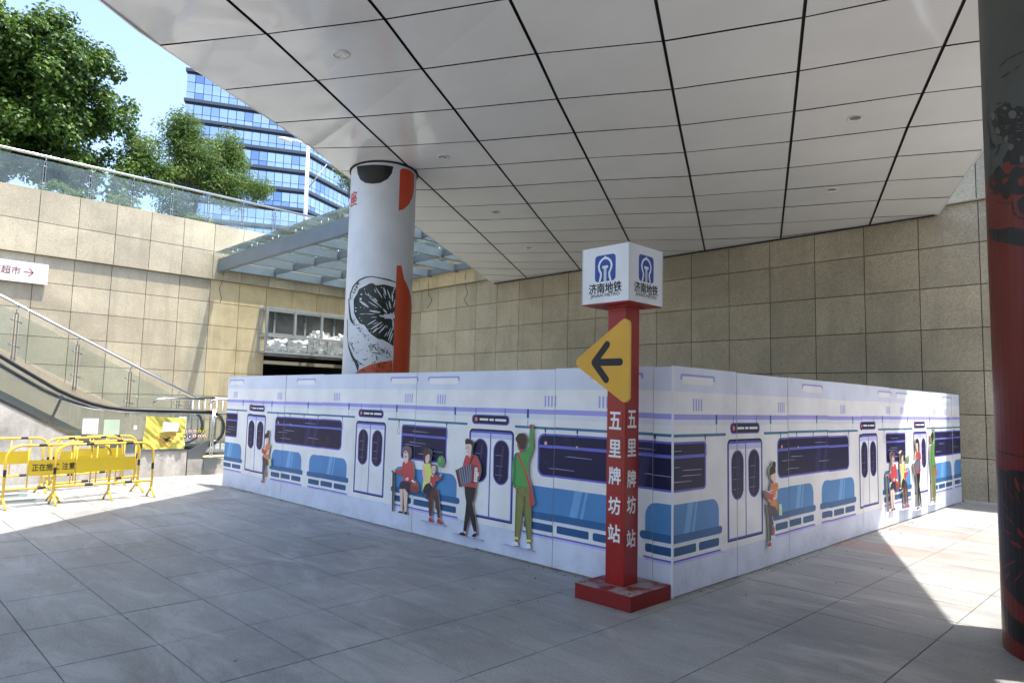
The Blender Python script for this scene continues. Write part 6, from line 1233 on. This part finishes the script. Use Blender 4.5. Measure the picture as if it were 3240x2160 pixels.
# ================================================================== YELLOW BARRIERS
def make_fence(label):
    o = thing("crowd_barrier", label, "barrier", (0, 0, 0), "yellow crowd barriers")
    L_, H, R = 1.42, 0.90, 0.20; T = 0.019
    path = [(0, 0, 0.10), (0, 0, H - R)] + [(0, R - R * math.cos(math.radians(a)), H - R + R * math.sin(math.radians(a))) for a in (20, 40, 60, 80)] + [(0, R, H), (0, L_ - R, H)]
    path += [(0, L_ - R + R * math.sin(math.radians(a)), H - R + R * math.cos(math.radians(a))) for a in (20, 40, 60, 80)] + [(0, L_, H - R), (0, L_, 0.10)]
    tubepart("frame", path, T, M_FENCE, o, 8)
    tubepart("lower_bar", [(0, 0, 0.27), (0, L_, 0.27)], T * 0.9, M_FENCE, o, 8)
    for k in (1, 2, 3, 4): tubepart("upright", [(0, L_ * k / 5 + 0.0, 0.27), (0, L_ * k / 5, H - 0.01)], 0.011, M_FENCE, o, 6)
    boxpart("sign_plate", (0.012, L_ * 0.2, 0.47), (0.018, L_ * 0.8, 0.68), M_FPLATE, o)
    for y in (0, L_):
        m = MB(); m.tube([(0.17, y, 0.004), (0.09, y, 0.08), (0.03, y, 0.135), (0, y, 0.15), (-0.03, y, 0.135), (-0.09, y, 0.08), (-0.17, y, 0.004)], 0.017, M_FENCE, 7); m.build("foot", o)
        m = MB(); m.tube([(0, y, 0.46), (0, y, 0.56)], T + 0.002, M_INK, 8, False); m.build("black_tape", o)
    for z, ys_ in ((0.27, (0.42, 1.0)), (H, (0.40, 0.98))):
        for y in ys_: m = MB(); m.tube([(0, y, z), (0, y + 0.11, z)], T + 0.002, M_INK, 8, False); m.build("black_tape", o)
    return o
fence0 = make_fence("yellow crowd barrier in front with blank plate, right of the lettered one")
FP = [((-8.93, -2.94), (-9.05, -1.50), None),
      ((-8.86, -3.57), (-9.05, -2.15), "yellow crowd barrier nearest the left edge, its plate lettered in black"),
      ((-9.30, -2.86), (-9.80, -1.48), "yellow crowd barrier second from the front, behind the blank-plated one"),
      ((-10.45, -2.82), (-10.98, -1.36), "yellow crowd barrier in the back row, third behind the lettered one"),
      ((-10.95, -2.56), (-11.2, -1.06), "yellow crowd barrier farthest right at the back, touching the escalator cladding"),
      ((-10.7, -4.05), (-10.95, -2.58), "yellow crowd barrier at the back, cut off by the left edge")]
ang0 = None
for k, (a, b, lb) in enumerate(FP):
    ang = math.atan2(b[1] - a[1], b[0] - a[0]) - math.pi / 2
    if k == 0: fr0 = (a, ang); continue
    f_ = copy_tree(fence0, (a[0], a[1], 0), ang, lb)
    if k == 1:
        M_ = Matrix.Translation((a[0], a[1], 0)) @ Matrix.Rotation(ang, 4, 'Z')
        pl = [c for c in f_.children if c.name.startswith("sign_plate")][0]
        text_part("lettering", "正在施工 注意安全", 0.11, lambda u, v: (0.0195, 0.71 + u, 0.575 + v), M_INK, pl, 0.0015, 1.0, 0.76, 0.105)
fence0.location = (*fr0[0], 0); fence0.rotation_euler = (0, 0, fr0[1])
for k, (x, y0, y1, z, w, lb) in enumerate(((-9.42, -5.2, -2.95, 0.0, 0.10, "nearest the lettered barrier"), (-10.15, -5.2, -3.05, 0.0, 0.09, "the middle one of three"), (-10.72, -5.2, -2.95, 0.0, 0.08, "by the escalator cladding"))):
    m = MB(); M_ = Matrix.Translation((x, y1, 0)) @ Matrix.Rotation(random.uniform(-0.06, 0.06), 4, 'Z')
    m.box((-w / 2, y0 - y1, 0.002), (w / 2, 0, 0.055), flat('9fa6a6', 0.45, 0.5, 0.2), M_); m.box((-w / 2 - 0.01, y0 - y1, 0.056), (w / 2 + 0.01, -0.12, 0.066), flat('c9cdcb', 0.45), M_)
    tag(m.build("metal_channel"), "grey metal channel lying behind the barriers, " + lb, "metal bar", "metal channels on the floor")

# ================================================================== PORTAL: steel frame, sacks, back panel
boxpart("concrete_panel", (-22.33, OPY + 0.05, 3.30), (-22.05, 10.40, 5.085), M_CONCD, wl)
sf = thing("steel_light_box_frame", "stripped grey steel sign frame above the dark portal", "frame", (-21.5, 8, 3.4))
F0, F1 = -21.86, -21.32
def tb(a, b, s=0.045, name="frame_tube"):
    p = MB(); a, b = Vector(a), Vector(b); lo = Vector((min(a.x, b.x) - s, min(a.y, b.y) - s, min(a.z, b.z) - s)); hi = Vector((max(a.x, b.x) + s, max(a.y, b.y) + s, max(a.z, b.z) + s)); p.box(lo, hi, M_ALU); p.build(name, sf)
Y0_, Y1_ = 5.98, 10.30
for x in (F0, F1):
    tb((x, Y0_, 5.05), (x, Y1_, 5.05)); tb((x, Y0_, 3.40), (x, Y1_, 3.40))
tb((F1, Y0_ + 0.1, 4.02), (F1, Y1_ - 0.1, 4.02)); tb((F0, Y0_ + 0.1, 4.15), (F0, Y1_ - 0.1, 4.15), 0.025)
for y in (Y0_, Y1_):
    for x in (F0, F1): tb((x, y, 3.5), (x, y, 4.95))
    for z in (5.05, 4.02, 3.40): tb((F0 + 0.1, y, z), (F1 - 0.1, y, z), 0.04)
for y in (7.12, 8.26, 9.40): tb((F1, y, 4.12), (F1, y, 4.95))
for y in (6.9, 7.75, 8.6, 9.45): tb((F1, y, 3.50), (F1, y, 3.92), 0.04)
for y in (6.6, 7.9, 9.2): boxpart("wall_bracket", (-22.03, y - 0.06, 4.72), (-21.95, y + 0.06, 5.0), M_GREYST, sf); boxpart("bracket_post", (-22.04, y - 0.04, 4.0), (-21.97, y + 0.04, 4.7), M_ALU, sf)
tubepart("lintel_rail", [(-22.2, OPY + 0.1, 3.24), (-22.2, 10.3, 3.24)], 0.03, M_BLACK, sf, 6)
boxpart("lintel", (-22.34, OPY + 0.05, 2.98), (-22.1, 10.40, 3.11), flat('8d8676', 0.7), sf)
boxpart("tray", (F0 + 0.05, Y0_ + 0.1, 3.37), (F1 - 0.05, Y1_ - 0.1, 3.39), M_STEELD, sf)
sk_l = ["at the left end of the steel frame", "left of centre in the steel frame", "in the middle of the steel frame, slumped upward", "right of centre in the steel frame", "half hidden by the column in the steel frame"]
for k, (y, sz, h) in enumerate(((6.75, 0.60, 0.48), (7.6, 0.66, 0.50), (8.35, 0.52, 0.88), (9.0, 0.60, 0.74), (9.7, 0.5, 0.92))):
    m = MB(); n1, n2 = 26, 44; vs = []; ph = random.random() * 6
    for i in range(n1):
        for j in range(n2):
            a = math.pi * i / (n1 - 1); b = 2 * math.pi * j / n2
            fold = 1 + 0.14 * math.sin(5 * b + 3 * a + ph) + 0.11 * math.sin(9 * b - 4 * a + ph) + 0.09 * math.sin(13 * a + 3 * b) + 0.06 * math.sin(17 * b + 9 * a)
            sx = math.copysign(abs(math.sin(a)) ** 0.6, 1)
            vs.append((-21.6 + 0.22 * sx * math.cos(b) * fold, y + sz * sx * math.sin(b) * fold, 3.41 + h / 2 - h / 2 * math.cos(a) * fold if a > 0.4 else 3.405))
    m.add(vs, [(i * n2 + j, i * n2 + (j + 1) % n2, (i + 1) * n2 + (j + 1) % n2, (i + 1) * n2 + j) for i in range(n1 - 1) for j in range(n2)], flat('dcdcd8', 0.75, 0.3, 0, 1, 0.5), True)
    tag(m.build("white_sack"), "crumpled white woven sack " + sk_l[k], "sack", "white sacks in the steel frame")

# ================================================================== GLASS CANOPY over the portal
gc = thing("glass_canopy", "grey steel and glass canopy in the wall corner above the portal", "canopy", (-17, 7, 6.5))
def beam(a, b, name="beam", mat=M_GREYST): boxpart(name, a, b, mat, gc)
beam((-21.78, 4.22, 6.22), (-10.6, 4.38, 6.68), "main_beam"); beam((-21.78, 4.385, 6.30), (-21.60, 10.30, 6.62), "wall_beam"); beam((-10.75, 4.385, 6.30), (-10.6, 10.30, 6.62), "edge_beam")
for x in (-20.1, -18.55, -17.0, -15.45, -13.9, -12.35): beam((x - 0.06, 4.385, 6.36), (x + 0.06, 10.30, 6.63), "purlin")
for y in (6.35, 8.35, 10.22):
    xs_ = [-21.60, -20.16, -18.61, -17.06, -15.51, -13.96, -12.41, -10.75]; xe = [-20.16, -18.61, -17.06, -15.51, -13.96, -12.41, -10.75]
    for a, b in zip([-21.60, -20.04, -18.49, -16.94, -15.39, -13.84, -12.29], [-20.16, -18.61, -17.06, -15.51, -13.96, -12.41, -10.75]): beam((a, y - 0.05, 6.40), (b, y + 0.05, 6.62), "rafter_piece")
gx = [-22.0 + 1.55 * k for k in range(8)]
for a, b in zip(gx[:-1], gx[1:]):
    for c, d in zip((3.98, 6.36, 8.36), (6.34, 8.34, 10.32)):
        beam((max(a, -21.78) + 0.008, c, 6.84), (b - 0.008, d, 6.855), "glass_pane", M_GLASSC)
        for px in (max(a, -21.7) + 0.2, b - 0.2): tubepart("spider_stud", [(px, c + 0.3, 6.63), (px, c + 0.3, 6.838)], 0.015, M_STEELD, gc, 6)
# hanging cables
def smooth(pts, n=6):
    P_ = [Vector(q) for q in pts]; P_ = [P_[0]] + P_ + [P_[-1]]; out = []
    for i in range(1, len(P_) - 2):
        a, b, c, d = P_[i - 1:i + 3]
        for k in range(n):
            t_ = k / n; out.append(0.5 * ((2 * b) + (c - a) * t_ + (2 * a - 5 * b + 4 * c - d) * t_ ** 2 + (3 * b - a - 3 * c + d) * t_ ** 3))
    return out + [P_[-2]]
def cable(pts, lb): tag(tubepart("loose_cable", smooth(pts), 0.008, M_INK, None, 5), lb, "cable", "loose hanging cables")
cable([(-21.76, 4.42, 6.2), (-21.84, 4.44, 5.9), (-21.86, 4.36, 5.6), (-21.87, 4.45, 5.3), (-21.87, 4.42, 5.1)], "black cable hanging from the left end of the glass canopy")
cable([(-17.15, 10.33, 6.3), (-17.1, 10.30, 5.95), (-17.2, 10.38, 5.7), (-17.0, 10.39, 5.5), (-17.3, 10.39, 5.2)], "thin black cable hanging on the wall right of the column")
cable([(-14.95, 10.33, 6.5), (-15.0, 10.31, 6.1), (-15.05, 10.38, 5.8), (-14.95, 10.39, 5.55), (-15.1, 10.39, 5.35), (-14.9, 10.39, 5.1)], "wavy black cable hanging on the wall near the ceiling tip")
# ================================================================== WALL SIGN
ws = thing("wall_sign", "long white wall sign with brown lettering and arrow, cut by the left edge", "sign", (-21.8, -2.2, 5.3))
m = MB(); m.box((-21.82, -4.6, 5.0), (-21.76, -0.95, 5.63), flat('d8dade', 0.4)); m.build("panel", ws)
def fw(u, v): return (-21.757, u, v)
text_part("lettering", "座超市", 0.3, lambda u, v: fw(u - 2.02, v + 5.33), flat('7d3a36', 0.5), ws, 0.003, 1.0, 0.72, 0.24)
m = MB()
for a, b in (((-1.58, 5.32), (-1.34, 5.32)), ((-1.45, 5.44), (-1.33, 5.32)), ((-1.45, 5.20), (-1.33, 5.32))):
    a, b = Vector(a), Vector(b); n2 = (b - a).normalized(); q = Vector((-n2.y, n2.x)) * 0.016; m.add([fw(*(a + q)), fw(*(a - q)), fw(*(b - q)), fw(*(b + q))], [(3, 2, 1, 0)], flat('7d3a36', 0.5))
m.build("arrow_mark", ws)
# ================================================================== TERRACE GLASS RAIL
tr = thing("terrace_railing", "glass railing with steel handrail along the top of the sunlit wall", "railing", (-21.95, 0, 7.96))
tubepart("handrail", [(-21.95, -12, 9.07), (-21.95, 10.3, 9.07)], 0.045, M_STEEL, tr, 10)
pys = [-1.24 + 1.265 * k for k in range(-5, 10)]
for y in pys:
    p = MB()
    for d in (-0.03, 0.03): p.box((-21.97, y + d - 0.01, 7.96), (-21.93, y + d + 0.01, 8.90), M_STEELD)
    p.build("post", tr); tubepart("bracket", [(-21.95, y, 8.88), (-21.95, y + 0.02, 8.98), (-21.95, y, 9.06)], 0.013, M_STEEL, tr, 6)
    for z in (8.2, 8.75): tubepart("glass_clamp", [(-21.95, y - 0.10, z), (-21.95, y + 0.10, z)], 0.016, M_STEELD, tr, 6)
for a, b in zip(pys[:-1], pys[1:]): boxpart("glass_pane", (-21.956, a + 0.05, 8.02), (-21.944, b - 0.05, 8.93), M_GLASS, tr)
# ================================================================== TREES AND SHRUBS on the street level
def leafmat(name, c0, c1, c2):
    m = bpy.data.materials.new(name); m.use_nodes = True; t = m.node_tree; t.nodes.clear(); N = t.nodes.new; L = t.links.new
    o = N("ShaderNodeOutputMaterial"); g = N("ShaderNodeNewGeometry"); cr = N("ShaderNodeValToRGB"); e = cr.color_ramp.elements
    e[0].color = (*c0, 1); e[1].color = (*c2, 1); k = e.new(0.55); k.color = (*c1, 1); nz = N("ShaderNodeTexNoise"); nz.inputs["Scale"].default_value = 0.9; L(g.outputs["Position"], nz.inputs["Vector"]); mm = N("ShaderNodeMath"); mm.operation = 'MULTIPLY_ADD'; mm.inputs[1].default_value = 1.6; mm.inputs[2].default_value = -0.75; L(nz.outputs["Fac"], mm.inputs[0]); aa = N("ShaderNodeMath"); aa.operation = 'ADD'; aa.use_clamp = True; L(mm.outputs[0], aa.inputs[0]); hf = N("ShaderNodeMath"); hf.operation = 'MULTIPLY'; hf.inputs[1].default_value = 0.9; L(g.outputs["Random Per Island"], hf.inputs[0]); L(hf.outputs[0], aa.inputs[1]); L(aa.outputs[0], cr.inputs[0])
    d = N("ShaderNodeBsdfPrincipled"); d.inputs["Roughness"].default_value = 0.45; d.inputs["Specular IOR Level"].default_value = 0.35; L(cr.outputs[0], d.inputs["Base Color"])
    tr = N("ShaderNodeBsdfTranslucent"); hs = N("ShaderNodeHueSaturation"); hs.inputs["Value"].default_value = 1.5; hs.inputs["Hue"].default_value = 0.485; L(cr.outputs[0], hs.inputs["Color"]); L(hs.outputs[0], tr.inputs[0])
    mx = N("ShaderNodeMixShader"); mx.inputs[0].default_value = 0.28; L(d.outputs[0], mx.inputs[1]); L(tr.outputs[0], mx.inputs[2]); L(mx.outputs[0], o.inputs[0])
    return m
M_LEAF1 = leafmat("plane_leaf", (0.016, 0.045, 0.008), (0.045, 0.105, 0.016), (0.13, 0.22, 0.034))
M_LEAF2 = leafmat("light_leaf", (0.065, 0.12, 0.028), (0.11, 0.19, 0.042), (0.19, 0.28, 0.075))
M_LEAF3 = leafmat("shrub_leaf", (0.07, 0.12, 0.03), (0.13, 0.20, 0.05), (0.22, 0.29, 0.09))
M_BARK = speckle("bark", (0.05, 0.042, 0.034), (0.10, 0.088, 0.072), (0.17, 0.155, 0.13), 22, 0.85, 0.05, 0.3, 2.0, 0.4)
def leaves(name, parent, centres, n_each, spread, size, mat, rnd, narrow=1.0, droop=0.0):
    vs = []; fs = []; k = 0
    for (c, rad) in centres:
        for _ in range(int(n_each * rad * rad)):
            a = rnd.gauss(0, 1), rnd.gauss(0, 1), rnd.gauss(0, 1); l = math.sqrt(sum(q * q for q in a)) or 1; rr = rad * spread * rnd.random() ** 0.45
            p = Vector((c[0] + a[0] / l * rr, c[1] + a[1] / l * rr, c[2] + a[2] / l * rr * 0.8 - droop * rnd.random()))
            nrm = Vector((a[0] / l + rnd.gauss(0, 0.5), a[1] / l + rnd.gauss(0, 0.5), a[2] / l + 0.5 + rnd.gauss(0, 0.5))).normalized()
            t = nrm.cross(Vector((rnd.gauss(0, 1), rnd.gauss(0, 1), rnd.gauss(0, 1)))).normalized(); b = nrm.cross(t)
            s = size * rnd.uniform(0.6, 1.25); w = s * narrow; fold = nrm * s * 0.14
            q = [p - t * s * 0.5, p - b * w * 0.42 - t * s * 0.05 + fold, p + t * s * 0.12 - b * w * 0.26 + fold * 0.5, p + t * s * 0.55, p + t * s * 0.12 + b * w * 0.26 + fold * 0.5, p + b * w * 0.42 - t * s * 0.05 + fold]
            vs += q; fs.append((k, k + 1, k + 2, k + 3)); fs.append((k, k + 3, k + 4, k + 5)); k += 6
    me = bpy.data.meshes.new(name); me.from_pydata([tuple(v) for v in vs], [], fs); me.materials.append(mat); me.update()
    return link(name, me, parent)
def tree(label, base, trunk_top, lobes, n_cl, cl_rad, n_each, size, mat, seed, trunk_r, narrow=1.0, shell=0.62, droop=0.0):
    rnd = random.Random(seed)
    o = thing("street_tree", label, "tree", base, "trees on the street above the wall")
    bx, by, bz = base; tt = Vector(trunk_top)
    pts = [Vector(base), Vector(base).lerp(tt, 0.35) + Vector((0.08, -0.05, 0)), Vector(base).lerp(tt, 0.7) + Vector((-0.05, 0.08, 0)), tt]
    tubepart("trunk", pts, [trunk_r, trunk_r * 0.8, trunk_r * 0.68, trunk_r * 0.5], M_BARK, o, 9)
    tot = sum(r[0] * r[1] * r[2] for _, r in lobes); cen = []
    for c, r in lobes:
        for _ in range(max(3, int(n_cl * (r[0] * r[1] * r[2]) / tot))):
            a = Vector((rnd.gauss(0, 1), rnd.gauss(0, 1), rnd.gauss(0, 1))).normalized(); f = shell + (1 - shell) * rnd.random() if rnd.random() < 0.8 else rnd.random() * shell
            cen.append(((c[0] + a.x * r[0] * f, c[1] + a.y * r[1] * f, c[2] + a.z * r[2] * f), cl_rad * rnd.uniform(0.65, 1.25)))
    brs = rnd.sample(cen, min(len(cen), 34))
    for c, _ in brs:
        e = Vector(c); st_ = Vector(base).lerp(tt, rnd.uniform(0.55, 1.0)); md = st_.lerp(e, 0.5) + Vector((rnd.uniform(-.2, .2), rnd.uniform(-.2, .2), rnd.uniform(0.1, 0.5)))
        tubepart("branch", [st_, st_.lerp(md, 0.5) + Vector((0, 0, 0.05)), md, e], [trunk_r * 0.32, trunk_r * 0.22, trunk_r * 0.15, 0.012], M_BARK, o, 5)
    leaves("crown", o, cen, n_each, 1.0, size, mat, rnd, narrow, droop)
    return o
tree("big dense dark green plane tree filling the upper left", (-28.6, -1.6, 7.93), (-28.4, -1.4, 12.2),
     [((-28.4, -1.6, 13.7), (3.0, 3.7, 3.0)), ((-28.2, -0.3, 15.0), (1.9, 1.6, 1.9)), ((-28.0, 1.0, 14.9), (1.1, 0.8, 1.0)), ((-28.2, 1.5, 13.1), (1.8, 1.45, 1.2)), ((-28.0, 2.9, 11.9), (0.9, 0.75, 1.0)), ((-28.4, -3.6, 12.8), (2.6, 2.6, 2.4)), ((-27.8, 2.7, 10.7), (1.2, 1.3, 0.8)), ((-28.4, -1.2, 11.2), (2.6, 3.2, 1.4)), ((-28.0, 1.2, 10.4), (1.6, 1.7, 1.0)), ((-28.4, -3.2, 10.4), (2.0, 2.0, 1.2))],
     440, 0.62, 520, 0.175, M_LEAF1, 3, 0.26)
tree("slender light green tree with airy foliage in front of the glass tower", (-27.6, 5.3, 7.93), (-27.8, 5.4, 12.0),
     [((-28, 4.6, 13.2), (1.0, 0.95, 1.25)), ((-28, 5.5, 12.0), (1.4, 1.6, 1.3)), ((-28, 6.9, 13.0), (0.9, 0.75, 1.25)), ((-28, 6.7, 11.4), (1.3, 1.4, 0.9)), ((-28, 8.3, 11.5), (0.8, 0.85, 0.65)), ((-28, 4.1, 11.3), (1.0, 1.1, 1.0)), ((-28, 3.2, 12.0), (0.7, 0.7, 0.8)), ((-28, 5.0, 9.9), (0.8, 0.9, 0.8))],
     270, 0.55, 520, 0.155, M_LEAF2, 8, 0.10, 0.42, 0.35, 0.12)
tree("distant small tree half hidden beside the column top", (-31.0, 15.3, 7.93), (-31.0, 15.3, 13.0), [((-31, 15.0, 14.4), (0.9, 1.0, 0.9))], 24, 0.45, 160, 0.2, M_LEAF2, 21, 0.10, 0.5, 0.4)
for k, (x, y, r, h, lb) in enumerate(((-23.0, -0.45, (0.7, 0.95), 0.75, "under the plane tree"), (-23.0, 3.85, (0.6, 0.62), 0.45, "under the slender tree"), (-23.1, 7.75, (0.6, 0.62), 0.85, "beside the lamp post"), (-23.4, 1.4, (0.5, 0.7), 0.9, "between the two trees"))):
    o = thing("shrub", "low leafy shrub behind the terrace railing, " + lb, "shrub", (x, y, 7.93), "shrubs behind the terrace railing"); rnd = random.Random(40 + k)
    cen = []
    for _ in range(46):
        a = Vector((rnd.gauss(0, 1), rnd.gauss(0, 1), abs(rnd.gauss(0, 1)))).normalized(); f = 0.5 + 0.5 * rnd.random(); cen.append(((x + a.x * r[0] * f, y + a.y * r[1] * f, 7.98 + a.z * h * f), 0.17))
    leaves("foliage", o, cen, 1500, 1.0, 0.085, M_LEAF3, rnd, 0.7)
    for _ in range(7): tubepart("stem", [(x + rnd.uniform(-.1, .1), y + rnd.uniform(-.1, .1), 7.93), (x + rnd.uniform(-.4, .4), y + rnd.uniform(-.4, .4), 7.93 + h * 0.8)], 0.012, M_BARK, o, 5)
# ================================================================== STREET LAMP
lp = thing("street_lamp", "white street lamp post in front of the glass tower", "lamp", (-30, 11.8, 7.93)); MW = flat('e6e8ea', 0.35)
tubepart("post", [(-30, 11.8, 7.93), (-30, 11.75, 15.3)], [0.13, 0.085], MW, lp, 10)
tubepart("arm", [(-30, 11.75, 15.25), (-30, 11.3, 15.32), (-30, 10.75, 15.28)], 0.05, MW, lp, 8)
tubepart("strut", [(-30, 11.78, 12.78), (-30, 12.9, 14.5)], 0.035, M_STEELD, lp, 6)
m = MB(); n1, n2 = 7, 12; vs = []
for i in range(n1):
    for j in range(n2):
        a = math.pi * i / (n1 - 1); b = 2 * math.pi * j / n2; vs.append((-30 + 0.17 * math.sin(a) * math.cos(b), 10.45 - 0.38 * math.cos(a), 15.16 + (0.15 if math.sin(b) > 0 else 0.05) * math.sin(a) * math.sin(b)))
m.add(vs, [(i * n2 + j, i * n2 + (j + 1) % n2, (i + 1) * n2 + (j + 1) % n2, (i + 1) * n2 + j) for i in range(n1 - 1) for j in range(n2)], MW, True); m.build("lamp_head", lp)
# ================================================================== GLASS OFFICE TOWER
tw = thing("office_tower", "blue glass office tower with grey floor bands in the distance", "building", (-103.3, 49.5, 7.93))
def panemat():
    m, t, b = newmat("tower_glass"); N = t.nodes.new; L = t.links.new
    oi = N("ShaderNodeObjectInfo"); g = N("ShaderNodeNewGeometry"); ad = N("ShaderNodeMath"); ad.operation = 'ADD'; L(oi.outputs["Random"], ad.inputs[0]); L(g.outputs["Random Per Island"], ad.inputs[1])
    fr = N("ShaderNodeMath"); fr.operation = 'FRACT'; L(ad.outputs[0], fr.inputs[0])
    cr = N("ShaderNodeValToRGB"); e = cr.color_ramp.elements; e[0].color = (0.20, 0.29, 0.46, 1); e[1].color = (0.50, 0.60, 0.74, 1); k = e.new(0.25); k.color = (0.38, 0.49, 0.68, 1); L(fr.outputs[0], cr.inputs[0]); L(cr.outputs[0], b.inputs["Base Color"])
    b.inputs["Metallic"].default_value = 0.85; b.inputs["Roughness"].default_value = 0.06
    n = N("ShaderNodeTexNoise"); n.inputs["Scale"].default_value = 0.35; n.inputs["Detail"].default_value = 2; L(g.outputs["Position"], n.inputs["Vector"])
    bp = N("ShaderNodeBump"); bp.inputs["Strength"].default_value = 0.5; bp.inputs["Distance"].default_value = 0.10; L(n.outputs["Fac"], bp.inputs["Height"]); L(bp.outputs[0], b.inputs["Normal"])
    return m
M_PANE = panemat(); M_BAND = flat('4a5564', 0.45, 0.5, 0.4); M_MULL = flat('27313f', 0.5)
K0 = Vector((-103.3, 49.5, 0)); DA = Vector((-0.446, -0.895, 0)).normalized(); DB = Vector((-0.44, 0.898, 0)).normalized(); NA = Vector((0.895, -0.446, 0)); NB = Vector((0.898, 0.44, 0)).normalized()
LA, LB, ZT = 19.6, 42.0, 55.2
m = MB(); q = [K0 - NA * 0.25 - NB * 0.25, K0 + DA * LA - NA * 0.25, K0 + DA * LA + DB * LB - NA * 0.25 - NB * 0.25, K0 + DB * LB - NB * 0.25]
m.add([(p.x, p.y, 7.93) for p in q] + [(p.x, p.y, ZT - 0.2) for p in q], [(0, 1, 5, 4), (1, 2, 6, 5), (2, 3, 7, 6), (3, 0, 4, 7), (4, 5, 6, 7)], M_MULL); m.build("core", tw)
levels = [ZT, 50.1, 46.85, 43.7, 40.4, 37.1, 33.8, 30.5, 27.2, 23.9, 20.6, 17.3, 14.0, 10.7]
def strip(o, D, NN, a, b, z0, z1, d0, d1, mat, mb):
    p = [o + D * a + NN * d0, o + D * b + NN * d0, o + D * b + NN * d1, o + D * a + NN * d1]
    mb.add([(v.x, v.y, z0) for v in p] + [(v.x, v.y, z1) for v in p], [(0, 1, 2, 3), (4, 7, 6, 5), (0, 4, 5, 1), (1, 5, 6, 2), (2, 6, 7, 3), (3, 7, 4, 0)], mat)
for z in levels:
    for D, NN, ln in ((DA, NA, LA), (DB, NB, LB)):
        mb = MB(); strip(K0, D, NN, -0.2, ln + 0.2, z - 0.55, z - 0.05, -0.25, 0.55, M_BAND, mb); mb.build("floor_band", tw)
        mb = MB(); strip(K0, D, NN, -0.05, ln + 0.05, z - 0.85, z - 0.56, -0.25, 0.12, M_MULL, mb); mb.build("spandrel", tw)
bay = LA / 15
pm = {}
def pane(z0, z1, a, D, NN):
    h = round(z1 - z0, 3)
    if h not in pm:
        me = bpy.data.meshes.new("window_pane"); w = bay - 0.09
        me.from_pydata([(0, 0, 0), (w, 0, 0), (w, 0, h), (0, 0, h), (0, -0.06, 0), (w, -0.06, 0), (w, -0.06, h), (0, -0.06, h)], [], [(4, 5, 6, 7), (0, 1, 5, 4), (2, 3, 7, 6), (1, 2, 6, 5), (3, 0, 4, 7)]); me.materials.append(M_PANE); me.update(); pm[h] = me
    o_ = K0 + D * (a + 0.045); X = D; Yv = -NN
    ob = link("window_pane", pm[h], tw); ob.matrix_basis = Matrix(((X.x, Yv.x, 0, o_.x), (X.y, Yv.y, 0, o_.y), (0, 0, 1, z0), (0, 0, 0, 1)))
mbB = MB()
for li in range(len(levels) - 1):
    zt, zb = levels[li] - 0.86, levels[li + 1] - 0.02
    cuts = [zb, zb + (zt - zb) * 0.36, zt]
    if li == 0: cuts = [zb, zb + 1.2, zb + 2.9, zt]
    for a, b in zip(cuts[:-1], cuts[1:]):
        if li < 8:
            for k in range(15): pane(a + 0.04, b - 0.04, k * bay, DA, NA)
        else:
            for k in range(15): strip(K0, DA, NA, k * bay + 0.045, (k + 1) * bay - 0.045, a + 0.04, b - 0.04, 0.0, 0.06, M_PANE, mbB)
        for k in range(32): strip(K0, DB, NB, k * bay + 0.045, (k + 1) * bay - 0.045, a + 0.04, b - 0.04, 0.0, 0.06, M_PANE, mbB)
o = mbB.build("curtain_wall", tw); o["kind"] = "stuff"
